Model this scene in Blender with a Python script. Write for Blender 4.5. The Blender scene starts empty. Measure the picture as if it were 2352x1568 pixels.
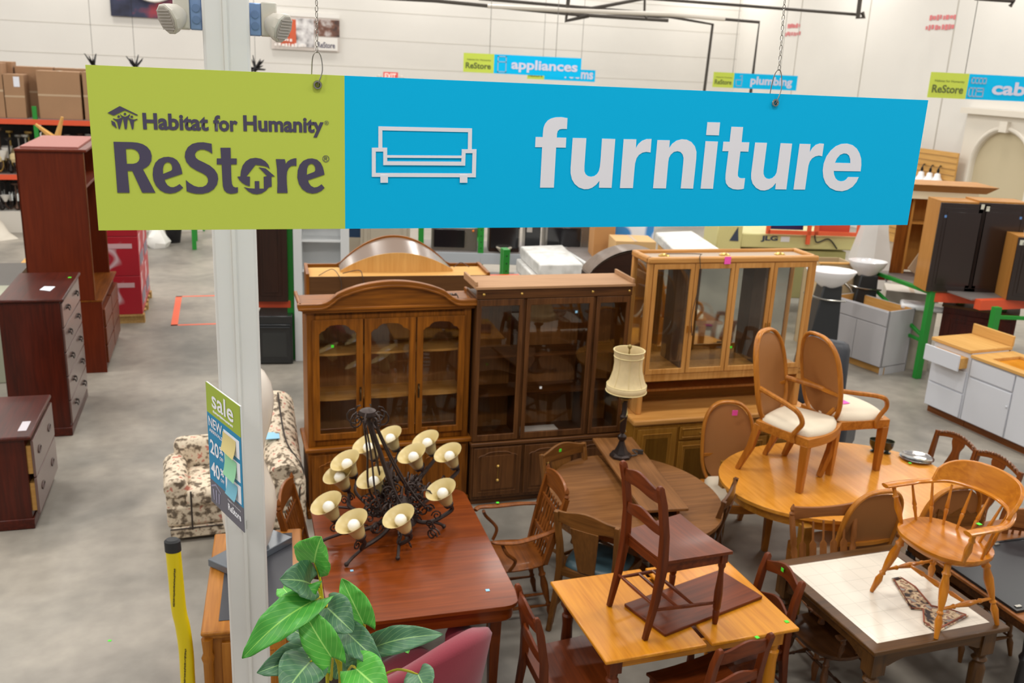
import bpy, math, random
from mathutils import Vector, Matrix, Euler
from mathutils.geometry import tessellate_polygon
random.seed(7)
SC = bpy.context.scene
COL = SC.collection
PI = math.pi
# ------------------------------------------------------------ camera
FPX = 2140.0; PITCH = math.radians(16.5); ROLL = math.radians(2.75); CAMH = 3.65
cp, sp, ct, st = math.cos(PITCH), math.sin(PITCH), math.cos(ROLL), math.sin(ROLL)
FW = Vector((0, cp, -sp)); _R = Vector((1, 0, 0)); _U = Vector((0, sp, cp))
CR = ct * _R + st * _U; CU = -st * _R + ct * _U
cd = bpy.data.cameras.new('camera'); cam = bpy.data.objects.new('camera', cd); COL.objects.link(cam)
cam.matrix_world = Matrix(((CR.x, CU.x, -FW.x, 0), (CR.y, CU.y, -FW.y, 0), (CR.z, CU.z, -FW.z, CAMH), (0, 0, 0, 1)))
cd.sensor_width = 36.0; cd.lens = FPX / 2352 * 36; cd.clip_end = 200
cd.dof.use_dof = True; cd.dof.focus_distance = 2.9; cd.dof.aperture_fstop = 5.0
SC.camera = cam
# ------------------------------------------------------------ world, lights, exposure
wd = bpy.data.worlds.new('world'); SC.world = wd; wd.use_nodes = True
wd.node_tree.nodes['Background'].inputs[0].default_value = (1.0, 0.985, 0.96, 1)
wd.node_tree.nodes['Background'].inputs[1].default_value = 0.42
SC.view_settings.view_transform = 'Standard'; SC.view_settings.look = 'None'
SC.view_settings.gamma = 1.0; SC.view_settings.exposure = -0.1; SC.view_settings.use_curve_mapping = False
G = math.radians(17.5)                       # the hall's own grid is turned by this much
GX = Vector((math.cos(G), math.sin(G), 0)); GY = Vector((-math.sin(G), math.cos(G), 0))
n = 0
for i in range(-3, 4):
    for j in range(0, 6):
        ld = bpy.data.lights.new('high_bay_light', 'AREA'); ld.shape = 'RECTANGLE'; ld.size = 1.3; ld.size_y = 0.6
        ld.energy = 122; ld.color = (1.0, 0.965, 0.91)
        o = bpy.data.objects.new('high_bay_light', ld); COL.objects.link(o)
        o.location = GX * (i * 4.4 + 1.0) + GY * (j * 5.2 + 0.5) + Vector((0, 0, 7.6)); o.rotation_euler = (0, 0, G); n += 1

# ------------------------------------------------------------ pixel <-> place helpers
def ray(x, y): return FW + (x - 1176) / FPX * CR - (y - 784) / FPX * CU
def W(x, y, z=0.0):                           # point seen at that pixel on the level z
    d = ray(x, y); t = (z - CAMH) / d.z; return Vector((d.x * t, d.y * t, z))
def PD(x, y, D):                              # point seen at that pixel, D metres ahead
    d = ray(x, y); t = D / d.y; return Vector((d.x * t, D, CAMH + d.z * t))
def OP(loc, ang, x, y, dy=0.0):               # (local x, height) on the upright plane of a thing
    nx, ny = -math.sin(ang), math.cos(ang); d = ray(x, y)
    t = (loc[0] * nx + loc[1] * ny + dy) / (d.x * nx + d.y * ny)
    X, Y, Z = d.x * t, d.y * t, CAMH + d.z * t
    return ((X - loc[0]) * math.cos(ang) + (Y - loc[1]) * math.sin(ang), Z)
def HZ(p, x, y):
    D = math.hypot(p[0], p[1]); d = ray(x, y); return CAMH + d.z * D / math.hypot(d.x, d.y)

# ------------------------------------------------------------ materials
def lin(c):
    return tuple(((v / 255) / 12.92 if v / 255 <= .04045 else ((v / 255 + .055) / 1.055) ** 2.4) for v in c) + (1,)
MC = {}
def base(name):
    m = bpy.data.materials.new(name); m.use_nodes = True
    return m, m.node_tree, m.node_tree.nodes['Principled BSDF']
def mat(name, c, rough=.5, metal=0, coat=0, emit=0, bump=0, bs=60, var=0, trans=0, spec=.5):
    if name in MC: return MC[name]
    m, nt, b = base(name)
    b.inputs['Base Color'].default_value = lin(c); b.inputs['Roughness'].default_value = rough
    b.inputs['Metallic'].default_value = metal; b.inputs['Coat Weight'].default_value = coat
    b.inputs['Specular IOR Level'].default_value = spec
    b.inputs['Coat Roughness'].default_value = .15
    if trans: b.inputs['Transmission Weight'].default_value = trans
    if emit:
        b.inputs['Emission Color'].default_value = lin(c); b.inputs['Emission Strength'].default_value = emit
    tc = nt.nodes.new('ShaderNodeTexCoord'); nz = nt.nodes.new('ShaderNodeTexNoise')
    nz.inputs['Scale'].default_value = bs; nz.inputs['Detail'].default_value = 4
    nt.links.new(tc.outputs['Object'], nz.inputs['Vector'])
    if var:
        mx = nt.nodes.new('ShaderNodeMix'); mx.data_type = 'RGBA'
        mx.inputs[6].default_value = lin([v * (1 - var) for v in c]); mx.inputs[7].default_value = lin([min(255, v * (1 + var)) for v in c])
        nt.links.new(nz.outputs[0], mx.inputs[0]); nt.links.new(mx.outputs[2], b.inputs['Base Color'])
    if bump:
        bp = nt.nodes.new('ShaderNodeBump'); bp.inputs['Strength'].default_value = bump; bp.inputs['Distance'].default_value = .01
        nt.links.new(nz.outputs[0], bp.inputs['Height']); nt.links.new(bp.outputs[0], b.inputs['Normal'])
    MC[name] = m; return m
def wood(kind, axis='z'):
    key = kind + '_wood_' + axis
    if key in MC: return MC[key]
    c1, c2, rough, coat = WOODS[kind]
    m, nt, b = base(key)
    tc = nt.nodes.new('ShaderNodeTexCoord'); mp = nt.nodes.new('ShaderNodeMapping')
    s = [26, 26, 26]; s['xyz'.index(axis)] = 1.6; mp.inputs['Scale'].default_value = s
    nt.links.new(tc.outputs['Object'], mp.inputs['Vector'])
    nz = nt.nodes.new('ShaderNodeTexNoise'); nz.inputs['Scale'].default_value = 1.5; nz.inputs['Detail'].default_value = 7; nz.inputs['Distortion'].default_value = .6
    nt.links.new(mp.outputs[0], nz.inputs['Vector'])
    mp2 = nt.nodes.new('ShaderNodeMapping'); s2 = [5, 5, 5]; s2['xyz'.index(axis)] = .8; mp2.inputs['Scale'].default_value = s2
    nt.links.new(tc.outputs['Object'], mp2.inputs['Vector'])
    n2 = nt.nodes.new('ShaderNodeTexNoise'); n2.inputs['Scale'].default_value = 1.0; n2.inputs['Detail'].default_value = 3
    nt.links.new(mp2.outputs[0], n2.inputs['Vector'])
    ad = nt.nodes.new('ShaderNodeMath'); ad.operation = 'MULTIPLY_ADD'; ad.inputs[1].default_value = .6
    mu = nt.nodes.new('ShaderNodeMath'); mu.operation = 'MULTIPLY'; mu.inputs[1].default_value = .4
    nt.links.new(n2.outputs[0], mu.inputs[0]); nt.links.new(nz.outputs[0], ad.inputs[0]); nt.links.new(mu.outputs[0], ad.inputs[2])
    cr = nt.nodes.new('ShaderNodeValToRGB'); cr.color_ramp.elements[0].position = .32; cr.color_ramp.elements[1].position = .66
    cr.color_ramp.elements[0].color = lin(c1); cr.color_ramp.elements[1].color = lin(c2)
    nt.links.new(ad.outputs[0], cr.inputs[0]); nt.links.new(cr.outputs[0], b.inputs['Base Color'])
    b.inputs['Roughness'].default_value = rough; b.inputs['Coat Weight'].default_value = coat; b.inputs['Coat Roughness'].default_value = .12; b.inputs['Specular IOR Level'].default_value = .28
    MC[key] = m; return m
WOODS = {  # dark, light, roughness, coat
    'honey': ((88, 44, 0), (160, 94, 20), .45, .06), 'walnut': ((62, 34, 12), (112, 70, 34), .48, .08),
    'blond': ((176, 118, 52), (208, 152, 84), .45, .12), 'olive': ((128, 84, 20), (160, 110, 36), .5, .08),
    'mahogany': ((100, 40, 4), (138, 64, 16), .32, .12), 'roundtop': ((98, 60, 26), (136, 90, 48), .45, .08),
    'maple': ((188, 112, 10), (222, 148, 36), .3, .3), 'oval': ((196, 124, 34), (226, 156, 62), .26, .35),
    'cane': ((150, 86, 20), (194, 124, 44), .38, .1), 'ladder': ((74, 28, 4), (120, 54, 18), .38, .06),
    'dark_cherry': ((44, 10, 2), (82, 24, 8), .35, .1), 'cherry': ((86, 26, 2), (108, 38, 8), .45, .0),
    'splat': ((90, 54, 18), (134, 86, 36), .45, .1), 'press': ((92, 46, 8), (140, 78, 24), .42, .1),
    'windsor': ((162, 88, 8), (206, 130, 30), .28, .22), 'darkwindsor': ((60, 34, 14), (100, 60, 28), .38, .2),
    'tileframe': ((60, 36, 12), (98, 64, 28), .38, .12), 'oakdesk': ((142, 82, 14), (184, 120, 42), .42, .15),
    'espresso': ((34, 16, 10), (52, 28, 18), .45, .15), 'particle': ((196, 144, 74), (216, 168, 98), .7, 0),
    'brownback': ((84, 54, 26), (100, 66, 34), .6, 0), 'queen': ((86, 42, 10), (128, 70, 24), .4, .2),
    'laminate': ((196, 146, 76), (216, 168, 98), .5, .1), 'spindle': ((112, 64, 26), (154, 96, 48), .42, .12),
    'cabside': ((166, 110, 46), (186, 130, 62), .5, .1), 'pallet': ((164, 126, 72), (194, 158, 100), .8, 0),
    'inside': ((132, 88, 48), (166, 116, 68), .6, 0), 'tanboard': ((160, 120, 84), (182, 140, 102), .65, 0),  # inside: cabinet backs, lighter colour makes up for light missing in the interior
    'grayed': ((88, 70, 56), (114, 94, 78), .45, .1)}
def glass(name='glass', tint=(252, 253, 252), refl=1.0):
    if name in MC: return MC[name]
    m, nt, b = base(name); nt.nodes.remove(b); out = nt.nodes['Material Output']
    tr = nt.nodes.new('ShaderNodeBsdfTransparent'); tr.inputs[0].default_value = lin(tint)
    gl = nt.nodes.new('ShaderNodeBsdfGlossy'); gl.inputs['Roughness'].default_value = .02
    fr = nt.nodes.new('ShaderNodeMapRange'); lw = nt.nodes.new('ShaderNodeLayerWeight'); pw = nt.nodes.new('ShaderNodeMath'); pw.operation = 'POWER'; pw.inputs[1].default_value = 4; nt.links.new(lw.outputs['Facing'], pw.inputs[0]); nt.links.new(pw.outputs[0], fr.inputs[0]); fr.inputs[3].default_value = .045; fr.inputs[4].default_value = .8
    mx = nt.nodes.new('ShaderNodeMixShader'); ml = nt.nodes.new('ShaderNodeMath'); ml.operation = 'MULTIPLY'; ml.inputs[1].default_value = refl
    nt.links.new(fr.outputs[0], ml.inputs[0]); nt.links.new(ml.outputs[0], mx.inputs[0])
    nt.links.new(tr.outputs[0], mx.inputs[1]); nt.links.new(gl.outputs[0], mx.inputs[2]); nt.links.new(mx.outputs[0], out.inputs[0])
    MC[name] = m; return m
def ramp_mat(name, stops, scale, kind='noise', rough=.8, detail=3, constant=False, bump=0, rnd=1.0):
    if name in MC: return MC[name]
    m, nt, b = base(name); tc = nt.nodes.new('ShaderNodeTexCoord')
    if kind == 'voronoi':
        nz = nt.nodes.new('ShaderNodeTexVoronoi'); nz.inputs['Randomness'].default_value = rnd; src = nz.outputs['Distance']
    else:
        nz = nt.nodes.new('ShaderNodeTexNoise'); nz.inputs['Detail'].default_value = detail; src = nz.outputs[0]
    nz.inputs['Scale'].default_value = scale; nt.links.new(tc.outputs['Object'], nz.inputs['Vector'])
    cr = nt.nodes.new('ShaderNodeValToRGB'); cr.color_ramp.interpolation = 'CONSTANT' if constant else 'LINEAR'
    while len(cr.color_ramp.elements) < len(stops): cr.color_ramp.elements.new(.5)
    for e, (p, c) in zip(cr.color_ramp.elements, stops): e.position = p; e.color = lin(c)
    nt.links.new(src, cr.inputs[0]); nt.links.new(cr.outputs[0], b.inputs['Base Color']); b.inputs['Roughness'].default_value = rough
    if bump:
        bp = nt.nodes.new('ShaderNodeBump'); bp.inputs['Strength'].default_value = bump; bp.inputs['Distance'].default_value = .01
        nt.links.new(src, bp.inputs['Height']); nt.links.new(bp.outputs[0], b.inputs['Normal'])
    MC[name] = m; return m

# ------------------------------------------------------------ mesh builder
def frame_of(d):
    d = Vector(d).normalized(); a = Vector((0, 0, 1)) if abs(d.z) < .95 else Vector((1, 0, 0))
    x = a.cross(d).normalized(); y = d.cross(x); return x, y, d
class M:
    def __init__(s): s.v = []; s.f = []
    def add(s, vs, fs):
        o = len(s.v); s.v += [tuple(v) for v in vs]; s.f += [tuple(i + o for i in f) for f in fs]; return s
    def box(s, x0, x1, y0, y1, z0, z1):
        vs = [(x, y, z) for z in (z0, z1) for y in (y0, y1) for x in (x0, x1)]
        return s.add(vs, [(0, 2, 3, 1), (4, 5, 7, 6), (0, 1, 5, 4), (2, 6, 7, 3), (0, 4, 6, 2), (1, 3, 7, 5)])
    def hexa(s, b4, t4):                       # 4 bottom + 4 top corners, ccw
        return s.add(list(b4) + list(t4), [(3, 2, 1, 0), (4, 5, 6, 7), (0, 1, 5, 4), (1, 2, 6, 5), (2, 3, 7, 6), (3, 0, 4, 7)])
    def bar(s, p0, p1, w, d=None, w2=None, d2=None, up=None):
        d = w if d is None else d; w2 = w if w2 is None else w2; d2 = d if d2 is None else d2
        p0 = Vector(p0); p1 = Vector(p1); ax = (p1 - p0).normalized()
        if up is not None:
            y = Vector(up); y = (y - ax * y.dot(ax)).normalized(); x = y.cross(ax)
        else: x, y, _ = frame_of(ax)
        q = [(-1, -1), (1, -1), (1, 1), (-1, 1)]
        return s.hexa([p0 + x * a * w / 2 + y * b * d / 2 for a, b in q], [p1 + x * a * w2 / 2 + y * b * d2 / 2 for a, b in q])
    def lathe(s, prof, p=(0, 0, 0), axis=(0, 0, 1), n=16, sx=1, sy=1):
        x, y, z = frame_of(axis)
        if tuple(axis) == (0, 0, 1): x, y = Vector((1, 0, 0)), Vector((0, 1, 0))
        p = Vector(p); vs = []; fs = []
        for r, h in prof:
            for k in range(n):
                a = 2 * PI * k / n; vs.append(p + x * (r * sx * math.cos(a)) + y * (r * sy * math.sin(a)) + z * h)
        for i in range(len(prof) - 1):
            for k in range(n):
                k2 = (k + 1) % n; fs.append((i * n + k, i * n + k2, (i + 1) * n + k2, (i + 1) * n + k))
        if prof[0][0] > 1e-5: fs.append(tuple(range(n))[::-1])
        if prof[-1][0] > 1e-5: fs.append(tuple(range((len(prof) - 1) * n, len(prof) * n)))
        return s.add(vs, fs)
    def turn(s, p0, p1, prof, n=10):            # prof: (t along, radius)
        p0 = Vector(p0); p1 = Vector(p1); L = (p1 - p0).length
        return s.lathe([(r, t * L) for t, r in prof], p0, tuple((p1 - p0).normalized()), n)
    def ball(s, p, r, n=12, sz=1, sx=1, sy=1):
        return s.lathe([(max(r * math.sin(PI * i / (n // 2 + 2)), 1e-6), -r * sz * math.cos(PI * i / (n // 2 + 2))) for i in range(n // 2 + 3)], p, n=n, sx=sx, sy=sy)
    def tube(s, pts, r, n=8, closed=False, up=None, sq=False, ry=None):
        pts = [Vector(p) for p in pts]; N = len(pts); vs = []; fs = []; prev = None
        for i, p in enumerate(pts):
            a = pts[i - 1] if (i or closed) else p; b = pts[(i + 1) % N] if (i < N - 1 or closed) else p
            t = (b - a)
            t = t.normalized() if t.length > 1e-9 else Vector((0, 0, 1))
            if up is not None:
                y = Vector(up); y = (y - t * y.dot(t)); y = y.normalized() if y.length > 1e-6 else frame_of(t)[1]; x = y.cross(t)
            elif prev is None: x, y, _ = frame_of(t)
            else:
                x = prev - t * prev.dot(t); x = x.normalized(); y = t.cross(x)
            prev = x; rr = r[i] if isinstance(r, (list, tuple)) else r; r2 = rr if ry is None else (ry[i] if isinstance(ry, (list, tuple)) else ry)
            for k in range(n):
                an = 2 * PI * (k + .5) / n; c, q = math.cos(an), math.sin(an)
                if sq: m_ = max(abs(c), abs(q)); c /= m_; q /= m_
                vs.append(p + x * (rr * c) + y * (r2 * q))
        M_ = N if closed else N - 1
        for i in range(M_):
            j = (i + 1) % N
            for k in range(n):
                k2 = (k + 1) % n; fs.append((i * n + k, i * n + k2, j * n + k2, j * n + k))
        if not closed: fs.append(tuple(range(n))[::-1]); fs.append(tuple(range((N - 1) * n, N * n)))
        return s.add(vs, fs)
    def plate(s, loops, fn, t):                 # 2d loops (outer, holes) mapped by fn(a,b)->Vector, thickness vector t
        t = Vector(t); tri = tessellate_polygon([[Vector((a, b, 0)) for a, b in L] for L in loops])
        flat = [p for L in loops for p in L]; n = len(flat)
        A = [Vector(fn(*p)) for p in flat]; B = [a + t for a in A]
        fs = [tuple(f) for f in tri] + [tuple(i + n for i in f)[::-1] for f in tri]; o = 0
        for L in loops:
            m = len(L); fs += [(o + i, o + (i + 1) % m, n + o + (i + 1) % m, n + o + i) for i in range(m)]; o += m
        return s.add(A + B, fs)
    def slat(s, x0, x1, zt, zb, yf, t, n=14):   # bent board standing across a chair back
        vs = []; fs = []
        for i in range(n + 1):
            x = x0 + (x1 - x0) * i / n; u = 2 * i / n - 1; y = yf(x) if callable(yf) else yf
            a = zt(u) if callable(zt) else zt; b = zb(u) if callable(zb) else zb
            ya = y(a) if callable(y) else y; yb = y(b) if callable(y) else y
            vs += [(x, yb - t / 2, b), (x, yb + t / 2, b), (x, ya + t / 2, a), (x, ya - t / 2, a)]
        for i in range(n):
            o = i * 4
            for k in range(4): fs.append((o + k, o + (k + 1) % 4, o + 4 + (k + 1) % 4, o + 4 + k))
        fs.append((0, 3, 2, 1)); o = n * 4; fs.append((o, o + 1, o + 2, o + 3)); return s.add(vs, fs)
    def build(s, name, m, parent=None, bev=0, smooth=35, loc=None, rot=None, sub=0):
        me = bpy.data.meshes.new(name); me.from_pydata(s.v, [], s.f); me.validate()
        import bmesh
        b = bmesh.new(); b.from_mesh(me); bmesh.ops.recalc_face_normals(b, faces=b.faces); b.to_mesh(me); b.free()
        for p in me.polygons: p.use_smooth = True
        try: me.set_sharp_from_angle(angle=math.radians(smooth))
        except Exception: pass
        me.materials.append(m)
        o = bpy.data.objects.new(name, me); COL.objects.link(o)
        if parent: o.parent = parent
        if loc is not None: o.location = loc
        if rot is not None: o.rotation_euler = rot
        if bev:
            md = o.modifiers.new('bevel', 'BEVEL'); md.width = bev; md.segments = 2; md.limit_method = 'ANGLE'; md.angle_limit = math.radians(50)
        if sub:
            md = o.modifiers.new('subd', 'SUBSURF'); md.levels = sub; md.render_levels = sub
        return o
def tag(o, label, cat, group=None, kind=None):
    o['label'] = label; o['category'] = cat
    if group: o['group'] = group
    if kind: o['kind'] = kind
    return o
def T(name, label, cat, loc=(0, 0, 0), rz=0.0, group=None):
    o = bpy.data.objects.new(name, None); COL.objects.link(o); o.location = loc; o.rotation_euler = (0, 0, rz)
    o.empty_display_size = .1; return tag(o, label, cat, group)
def structure(o): o['kind'] = 'structure'; return o
def lab(o, s): o['label'] = s; return o
def copy_tree(o, parent=None):
    c = o.copy(); COL.objects.link(c)
    if parent: c.parent = parent
    for ch in [k for k in KIDS(o)]: copy_tree(ch, c)
    return c
def KIDS(o): return [k for k in list(bpy.data.objects) if k.parent is o]
def inst(o, label, loc, rz, group=None):
    c = copy_tree(o); c.location = loc; c.rotation_euler = (0, 0, rz); c['label'] = label
    if group: c['group'] = group
    return c
def to_local(root, p):
    return (Matrix.Translation(root.location) @ root.rotation_euler.to_matrix().to_4x4()).inverted() @ Vector(p)
STK = {'green': (80, 230, 50), 'pink': (250, 90, 190), 'blue': (150, 205, 235), 'orange': (240, 150, 40), 'white': (235, 235, 235)}
def sticker(root, p, c='green', s=.02, ax='z', name='price_sticker'):
    q = to_local(root, p); h = s / 2; e = .0015; m = M()
    if ax == 'z': m.box(q.x - h, q.x + h, q.y - h, q.y + h, q.z - e, q.z + e)
    elif ax == 'y': m.box(q.x - h, q.x + h, q.y - e, q.y + e, q.z - h, q.z + h)
    else: m.box(q.x - e, q.x + e, q.y - h, q.y + h, q.z - h, q.z + h)
    o = m.build(name, mat('sticker_' + c, STK[c], .6), root); o['label'] = c + ' price sticker'; return o
def lerp(a, b, t): return a + (b - a) * t
def curve(pts, n=8, closed=False):              # catmull-rom through points
    P = [Vector(p) for p in pts]; out = []; N = len(P)
    for i in range(N if closed else N - 1):
        p0 = P[(i - 1) % N] if (closed or i) else P[0]; p1 = P[i]; p2 = P[(i + 1) % N]; p3 = P[(i + 2) % N] if (closed or i + 2 < N) else P[-1]
        for k in range(n):
            t = k / n; out.append(.5 * ((2 * p1) + (p2 - p0) * t + (2 * p0 - 5 * p1 + 4 * p2 - p3) * t * t + (-p0 + 3 * p1 - 3 * p2 + p3) * t ** 3))
    if not closed: out.append(P[-1])
    return out
# ------------------------------------------------------------ the setting
def concrete():
    m, nt, b = base('polished_concrete'); tc = nt.nodes.new('ShaderNodeTexCoord')
    def nz(sc, det=5, dist=0, mp=None):
        x = nt.nodes.new('ShaderNodeTexNoise'); x.inputs['Scale'].default_value = sc; x.inputs['Detail'].default_value = det; x.inputs['Distortion'].default_value = dist
        if mp:
            q = nt.nodes.new('ShaderNodeMapping'); q.inputs['Scale'].default_value = mp; nt.links.new(tc.outputs['Object'], q.inputs['Vector']); nt.links.new(q.outputs[0], x.inputs['Vector'])
        else: nt.links.new(tc.outputs['Object'], x.inputs['Vector'])
        return x
    a = nz(.9, 6, .8); c = nz(7, 6); d = nz(.45, 4, .5)
    cr = nt.nodes.new('ShaderNodeValToRGB'); cr.color_ramp.elements[0].position = .34; cr.color_ramp.elements[1].position = .58
    cr.color_ramp.elements[0].color = lin((136, 131, 122)); cr.color_ramp.elements[1].color = lin((164, 156, 144)); nt.links.new(a.outputs[0], cr.inputs[0])
    c2 = nt.nodes.new('ShaderNodeValToRGB'); c2.color_ramp.elements[0].position = .3; c2.color_ramp.elements[1].position = .7
    c2.color_ramp.elements[0].color = lin((232, 232, 232)); c2.color_ramp.elements[1].color = lin((255, 255, 255)); nt.links.new(c.outputs[0], c2.inputs[0])
    c3 = nt.nodes.new('ShaderNodeValToRGB'); c3.color_ramp.elements[0].position = .36; c3.color_ramp.elements[1].position = .5
    c3.color_ramp.elements[0].color = lin((214, 214, 216)); c3.color_ramp.elements[1].color = lin((255, 255, 255)); nt.links.new(d.outputs[0], c3.inputs[0])
    m1 = nt.nodes.new('ShaderNodeMix'); m1.data_type = 'RGBA'; m1.blend_type = 'MULTIPLY'; m1.inputs[0].default_value = 1
    nt.links.new(cr.outputs[0], m1.inputs[6]); nt.links.new(c2.outputs[0], m1.inputs[7])
    m2 = nt.nodes.new('ShaderNodeMix'); m2.data_type = 'RGBA'; m2.blend_type = 'MULTIPLY'; m2.inputs[0].default_value = .8
    nt.links.new(m1.outputs[2], m2.inputs[6]); nt.links.new(c3.outputs[0], m2.inputs[7])
    nt.links.new(m2.outputs[2], b.inputs['Base Color']); b.inputs['Roughness'].default_value = .42
    return m
structure(M().box(-30, 34, -8, 40, -.2, 0).build('floor', concrete(), loc=(0, 0, 0), rot=(0, 0, G)))
CORN = PD(1700, 60, 31.0)                     # corner of back and right wall
cl = Vector((CORN.x * GX.x + CORN.y * GX.y, CORN.x * GY.x + CORN.y * GY.y, 0))
wallm = mat('painted_panel_wall', (220, 216, 209), .55, var=.03, bs=.6)
seam = mat('wall_seam', (180, 174, 164), .7)
def wall(name, x0, x1, y0, y1): return structure(M().box(x0, x1, y0, y1, 0, 9).build(name, wallm, rot=(0, 0, G)))
wall('wall_back', -28, cl.x + .3, cl.y, cl.y + .3)
wall('wall_right', cl.x, cl.x + .3, -4, cl.y)
m = M()
for k in range(9):
    y = cl.y - 3.3 - k * 3.05; m.box(cl.x - .008, cl.x + .01, y - .014, y + .014, 0, 9)
structure(m.build('trim_1', seam, rot=(0, 0, G)))
m = M()
for z in (3.4, 4.15, 4.9, 5.6): m.box(-28, cl.x, cl.y - .004, cl.y + .01, z, z + .02)
structure(m.build('shade_bands', mat('wall_shade_band', (204, 199, 190), .7), rot=(0, 0, G)))  # thin grey lines standing in for horizontal shading bands on the back wall
def dabs(m, x0, z0, x1, z1, y, seed, n=None):
    random.seed(seed); h = z1 - z0; x = x0
    while x < x1 - h * .3:
        w = h * random.uniform(.35, .75); a = z0 + h * random.uniform(0, .25); b = z1 - h * random.uniform(0, .3)
        m.box(x, min(x1, x + w), y, y + .002, a, b); x += w + h * random.uniform(.12, .4)
# arched niche panel on the right wall
aw = 2.3; ay = None
pA = PD(2300, 430, 19.2)
d_ = ray(2300, 400); t_ = None
# intersect ray with right wall plane
nx = GX; t_ = (cl.x - .02) / (d_.x * nx.x + d_.y * nx.y); hit = Vector((d_.x * t_, d_.y * t_, 0)); ly = hit.x * GY.x + hit.y * GY.y
def arch_pts(c, r, z0, z1, n=18): return [(c - r, z0)] + [(c - r * math.cos(PI * k / n), z1 + r * math.sin(PI * k / n)) for k in range(n + 1)] + [(c + r, z0)]
t = T('arched_niche', 'cream arched niche with a keystone on the right wall beside the tan slatted panel', 'niche', (0, 0, 0), G)
fnw = lambda a, b: Vector((cl.x - .12, a, b))
rr = .78; zt = 2.02
M().plate([[(ly - 1.15, 0), (ly - 1.15, 3.15), (ly + 1.15, 3.15), (ly + 1.15, 0)], arch_pts(ly, rr, .02, zt)[::-1]], fnw, (.1, 0, 0)).build('surround', mat('niche_paint', (222, 214, 200), .6), t)
M().plate([arch_pts(ly, rr, 0, zt)], lambda a, b: Vector((cl.x - .035, a, b)), (.02, 0, 0)).build('recess', mat('niche_recess', (196, 182, 150), .6), t)
mm = M().tube([fnw(a, b) for a, b in arch_pts(ly, rr + .06, 0, zt)], .05, 8); mm.box(cl.x - .22, cl.x - .1, ly - .1, ly + .1, zt + rr - .02, zt + rr + .2); mm.box(cl.x - .24, cl.x - .02, ly - 1.25, ly + 1.25, 3.1, 3.22)
mm.build('moulding', mat('niche_paint', (222, 214, 200), .6), t)
# red stencil marks on the right wall and the back wall
def fit_text(txt, x0, z0, x1, z1, y, m, parent, name='lettering', bold=.0, thick=.001, flip=False):
    cu = bpy.data.curves.new('t', 'FONT'); cu.body = txt; cu.offset = bold; cu.resolution_u = 3
    o = bpy.data.objects.new('t', cu); COL.objects.link(o)
    dg = bpy.context.evaluated_depsgraph_get(); me = bpy.data.meshes.new_from_object(o.evaluated_get(dg))
    bpy.data.objects.remove(o)
    xs = [v.co.x for v in me.vertices]; ys = [v.co.y for v in me.vertices]; a0, a1, b0, b1 = min(xs), max(xs), min(ys), max(ys)
    for v in me.vertices:
        u = (v.co.x - a0) / (a1 - a0); w = (v.co.y - b0) / (b1 - b0)
        v.co = Vector((lerp(x0, x1, u), y, lerp(z0, z1, w)))
    me.materials.clear(); me.materials.append(m)
    q = bpy.data.objects.new(name, me); COL.objects.link(q); q.parent = parent
    return q
redm = mat('red_stencil', (214, 120, 122), .7)
for (px, py, w_, l1, l2, lb) in ((1822, 68, .75, 'NO SMOKING', 'NO STORAGE', 'faint red stencilled two line notice on the wall near the right hanging chain'), (2163, 50, 1.0, 'NO SMOKING', 'NO STORAGE', 'faint red stencilled two line notice high on the right wall above the cabinets sign')):
    d_ = ray(px, py); t_ = (cl.x - .012) / (d_.x * GX.x + d_.y * GX.y); h = Vector((d_.x * t_, d_.y * t_, CAMH + d_.z * t_))
    t = T('stencil_notice', lb, 'sign', h, G - PI / 2)
    m = M(); dabs(m, -w_ * .42, .03, w_ * .42, .17, 0, px); m.build('stencilled_line', redm, t); m = M(); dabs(m, -w_ * .5, -.18, w_ * .5, -.05, 0, px + 1); m.build('stencilled_line', redm, t)
# dark sprinkler pipes under the roof
pm = mat('pipe_black', (72, 66, 60), .5, .4); pw = mat('pipe_white', (216, 208, 196), .5)
def pipe(pts, D, r, m_, lb, floor=False):
    P = [PD(x, y, D) for x, y in pts]
    if floor: P.append(Vector((P[-1].x, P[-1].y, 0)))
    o = M().tube(P, r, 8).build('sprinkler_pipe', m_); return tag(o, lb, 'pipe')
pipe([(700, -14), (1000, 2), (1330, 34), (1535, 47)], 24, .045, pm, 'dark sprinkler pipe sloping along the back wall, lowest of the long runs')
pipe([(1100, -3), (1300, 14), (1744, 51), (1724, 214)], 25, .04, pm, 'dark pipe running right and then dropping down beside the plumbing sign', True)
pipe([(1330, 36), (1535, 38), (1637, 56), (1617, 214)], 25.6, .04, pm, 'dark pipe dropping down the corner left of the plumbing sign', True)
pipe([(1120, 14), (1310, 24), (1540, 33), (1665, 44)], 22, .05, pw, 'pale thicker pipe running just under the dark pipes along the top')
pipe([(1480, -4), (1720, 14), (1975, 34)], 23, .035, pm, 'thin dark pipe ending in a square bracket above the plumbing sign')
pipe([(1310, 28), (1400, 12), (1482, -4)], 22.5, .04, pm, 'short diagonal dark brace pipe meeting the ceiling')
pipe([(1306, -6), (1300, 48), (1352, 36)], 22.2, .05, pm, 'hooked dark pipe bracket hanging over the appliances sign')
pipe([(1976, -6), (1970, 42), (1984, 40), (1980, 28)], 22.8, .05, pm, 'square dark pipe hanger near the top of the right wall')
pipe([(2240, -4), (2330, 2), (2320, 14)], 16, .035, pm, 'dark pipe stub hooked down at the top right corner')
pipe([(1481, -4), (1480, 34), (1487, 44)], 23.6, .03, pm, 'thin dark drop rod with a clamp above the furniture lettering')
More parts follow.
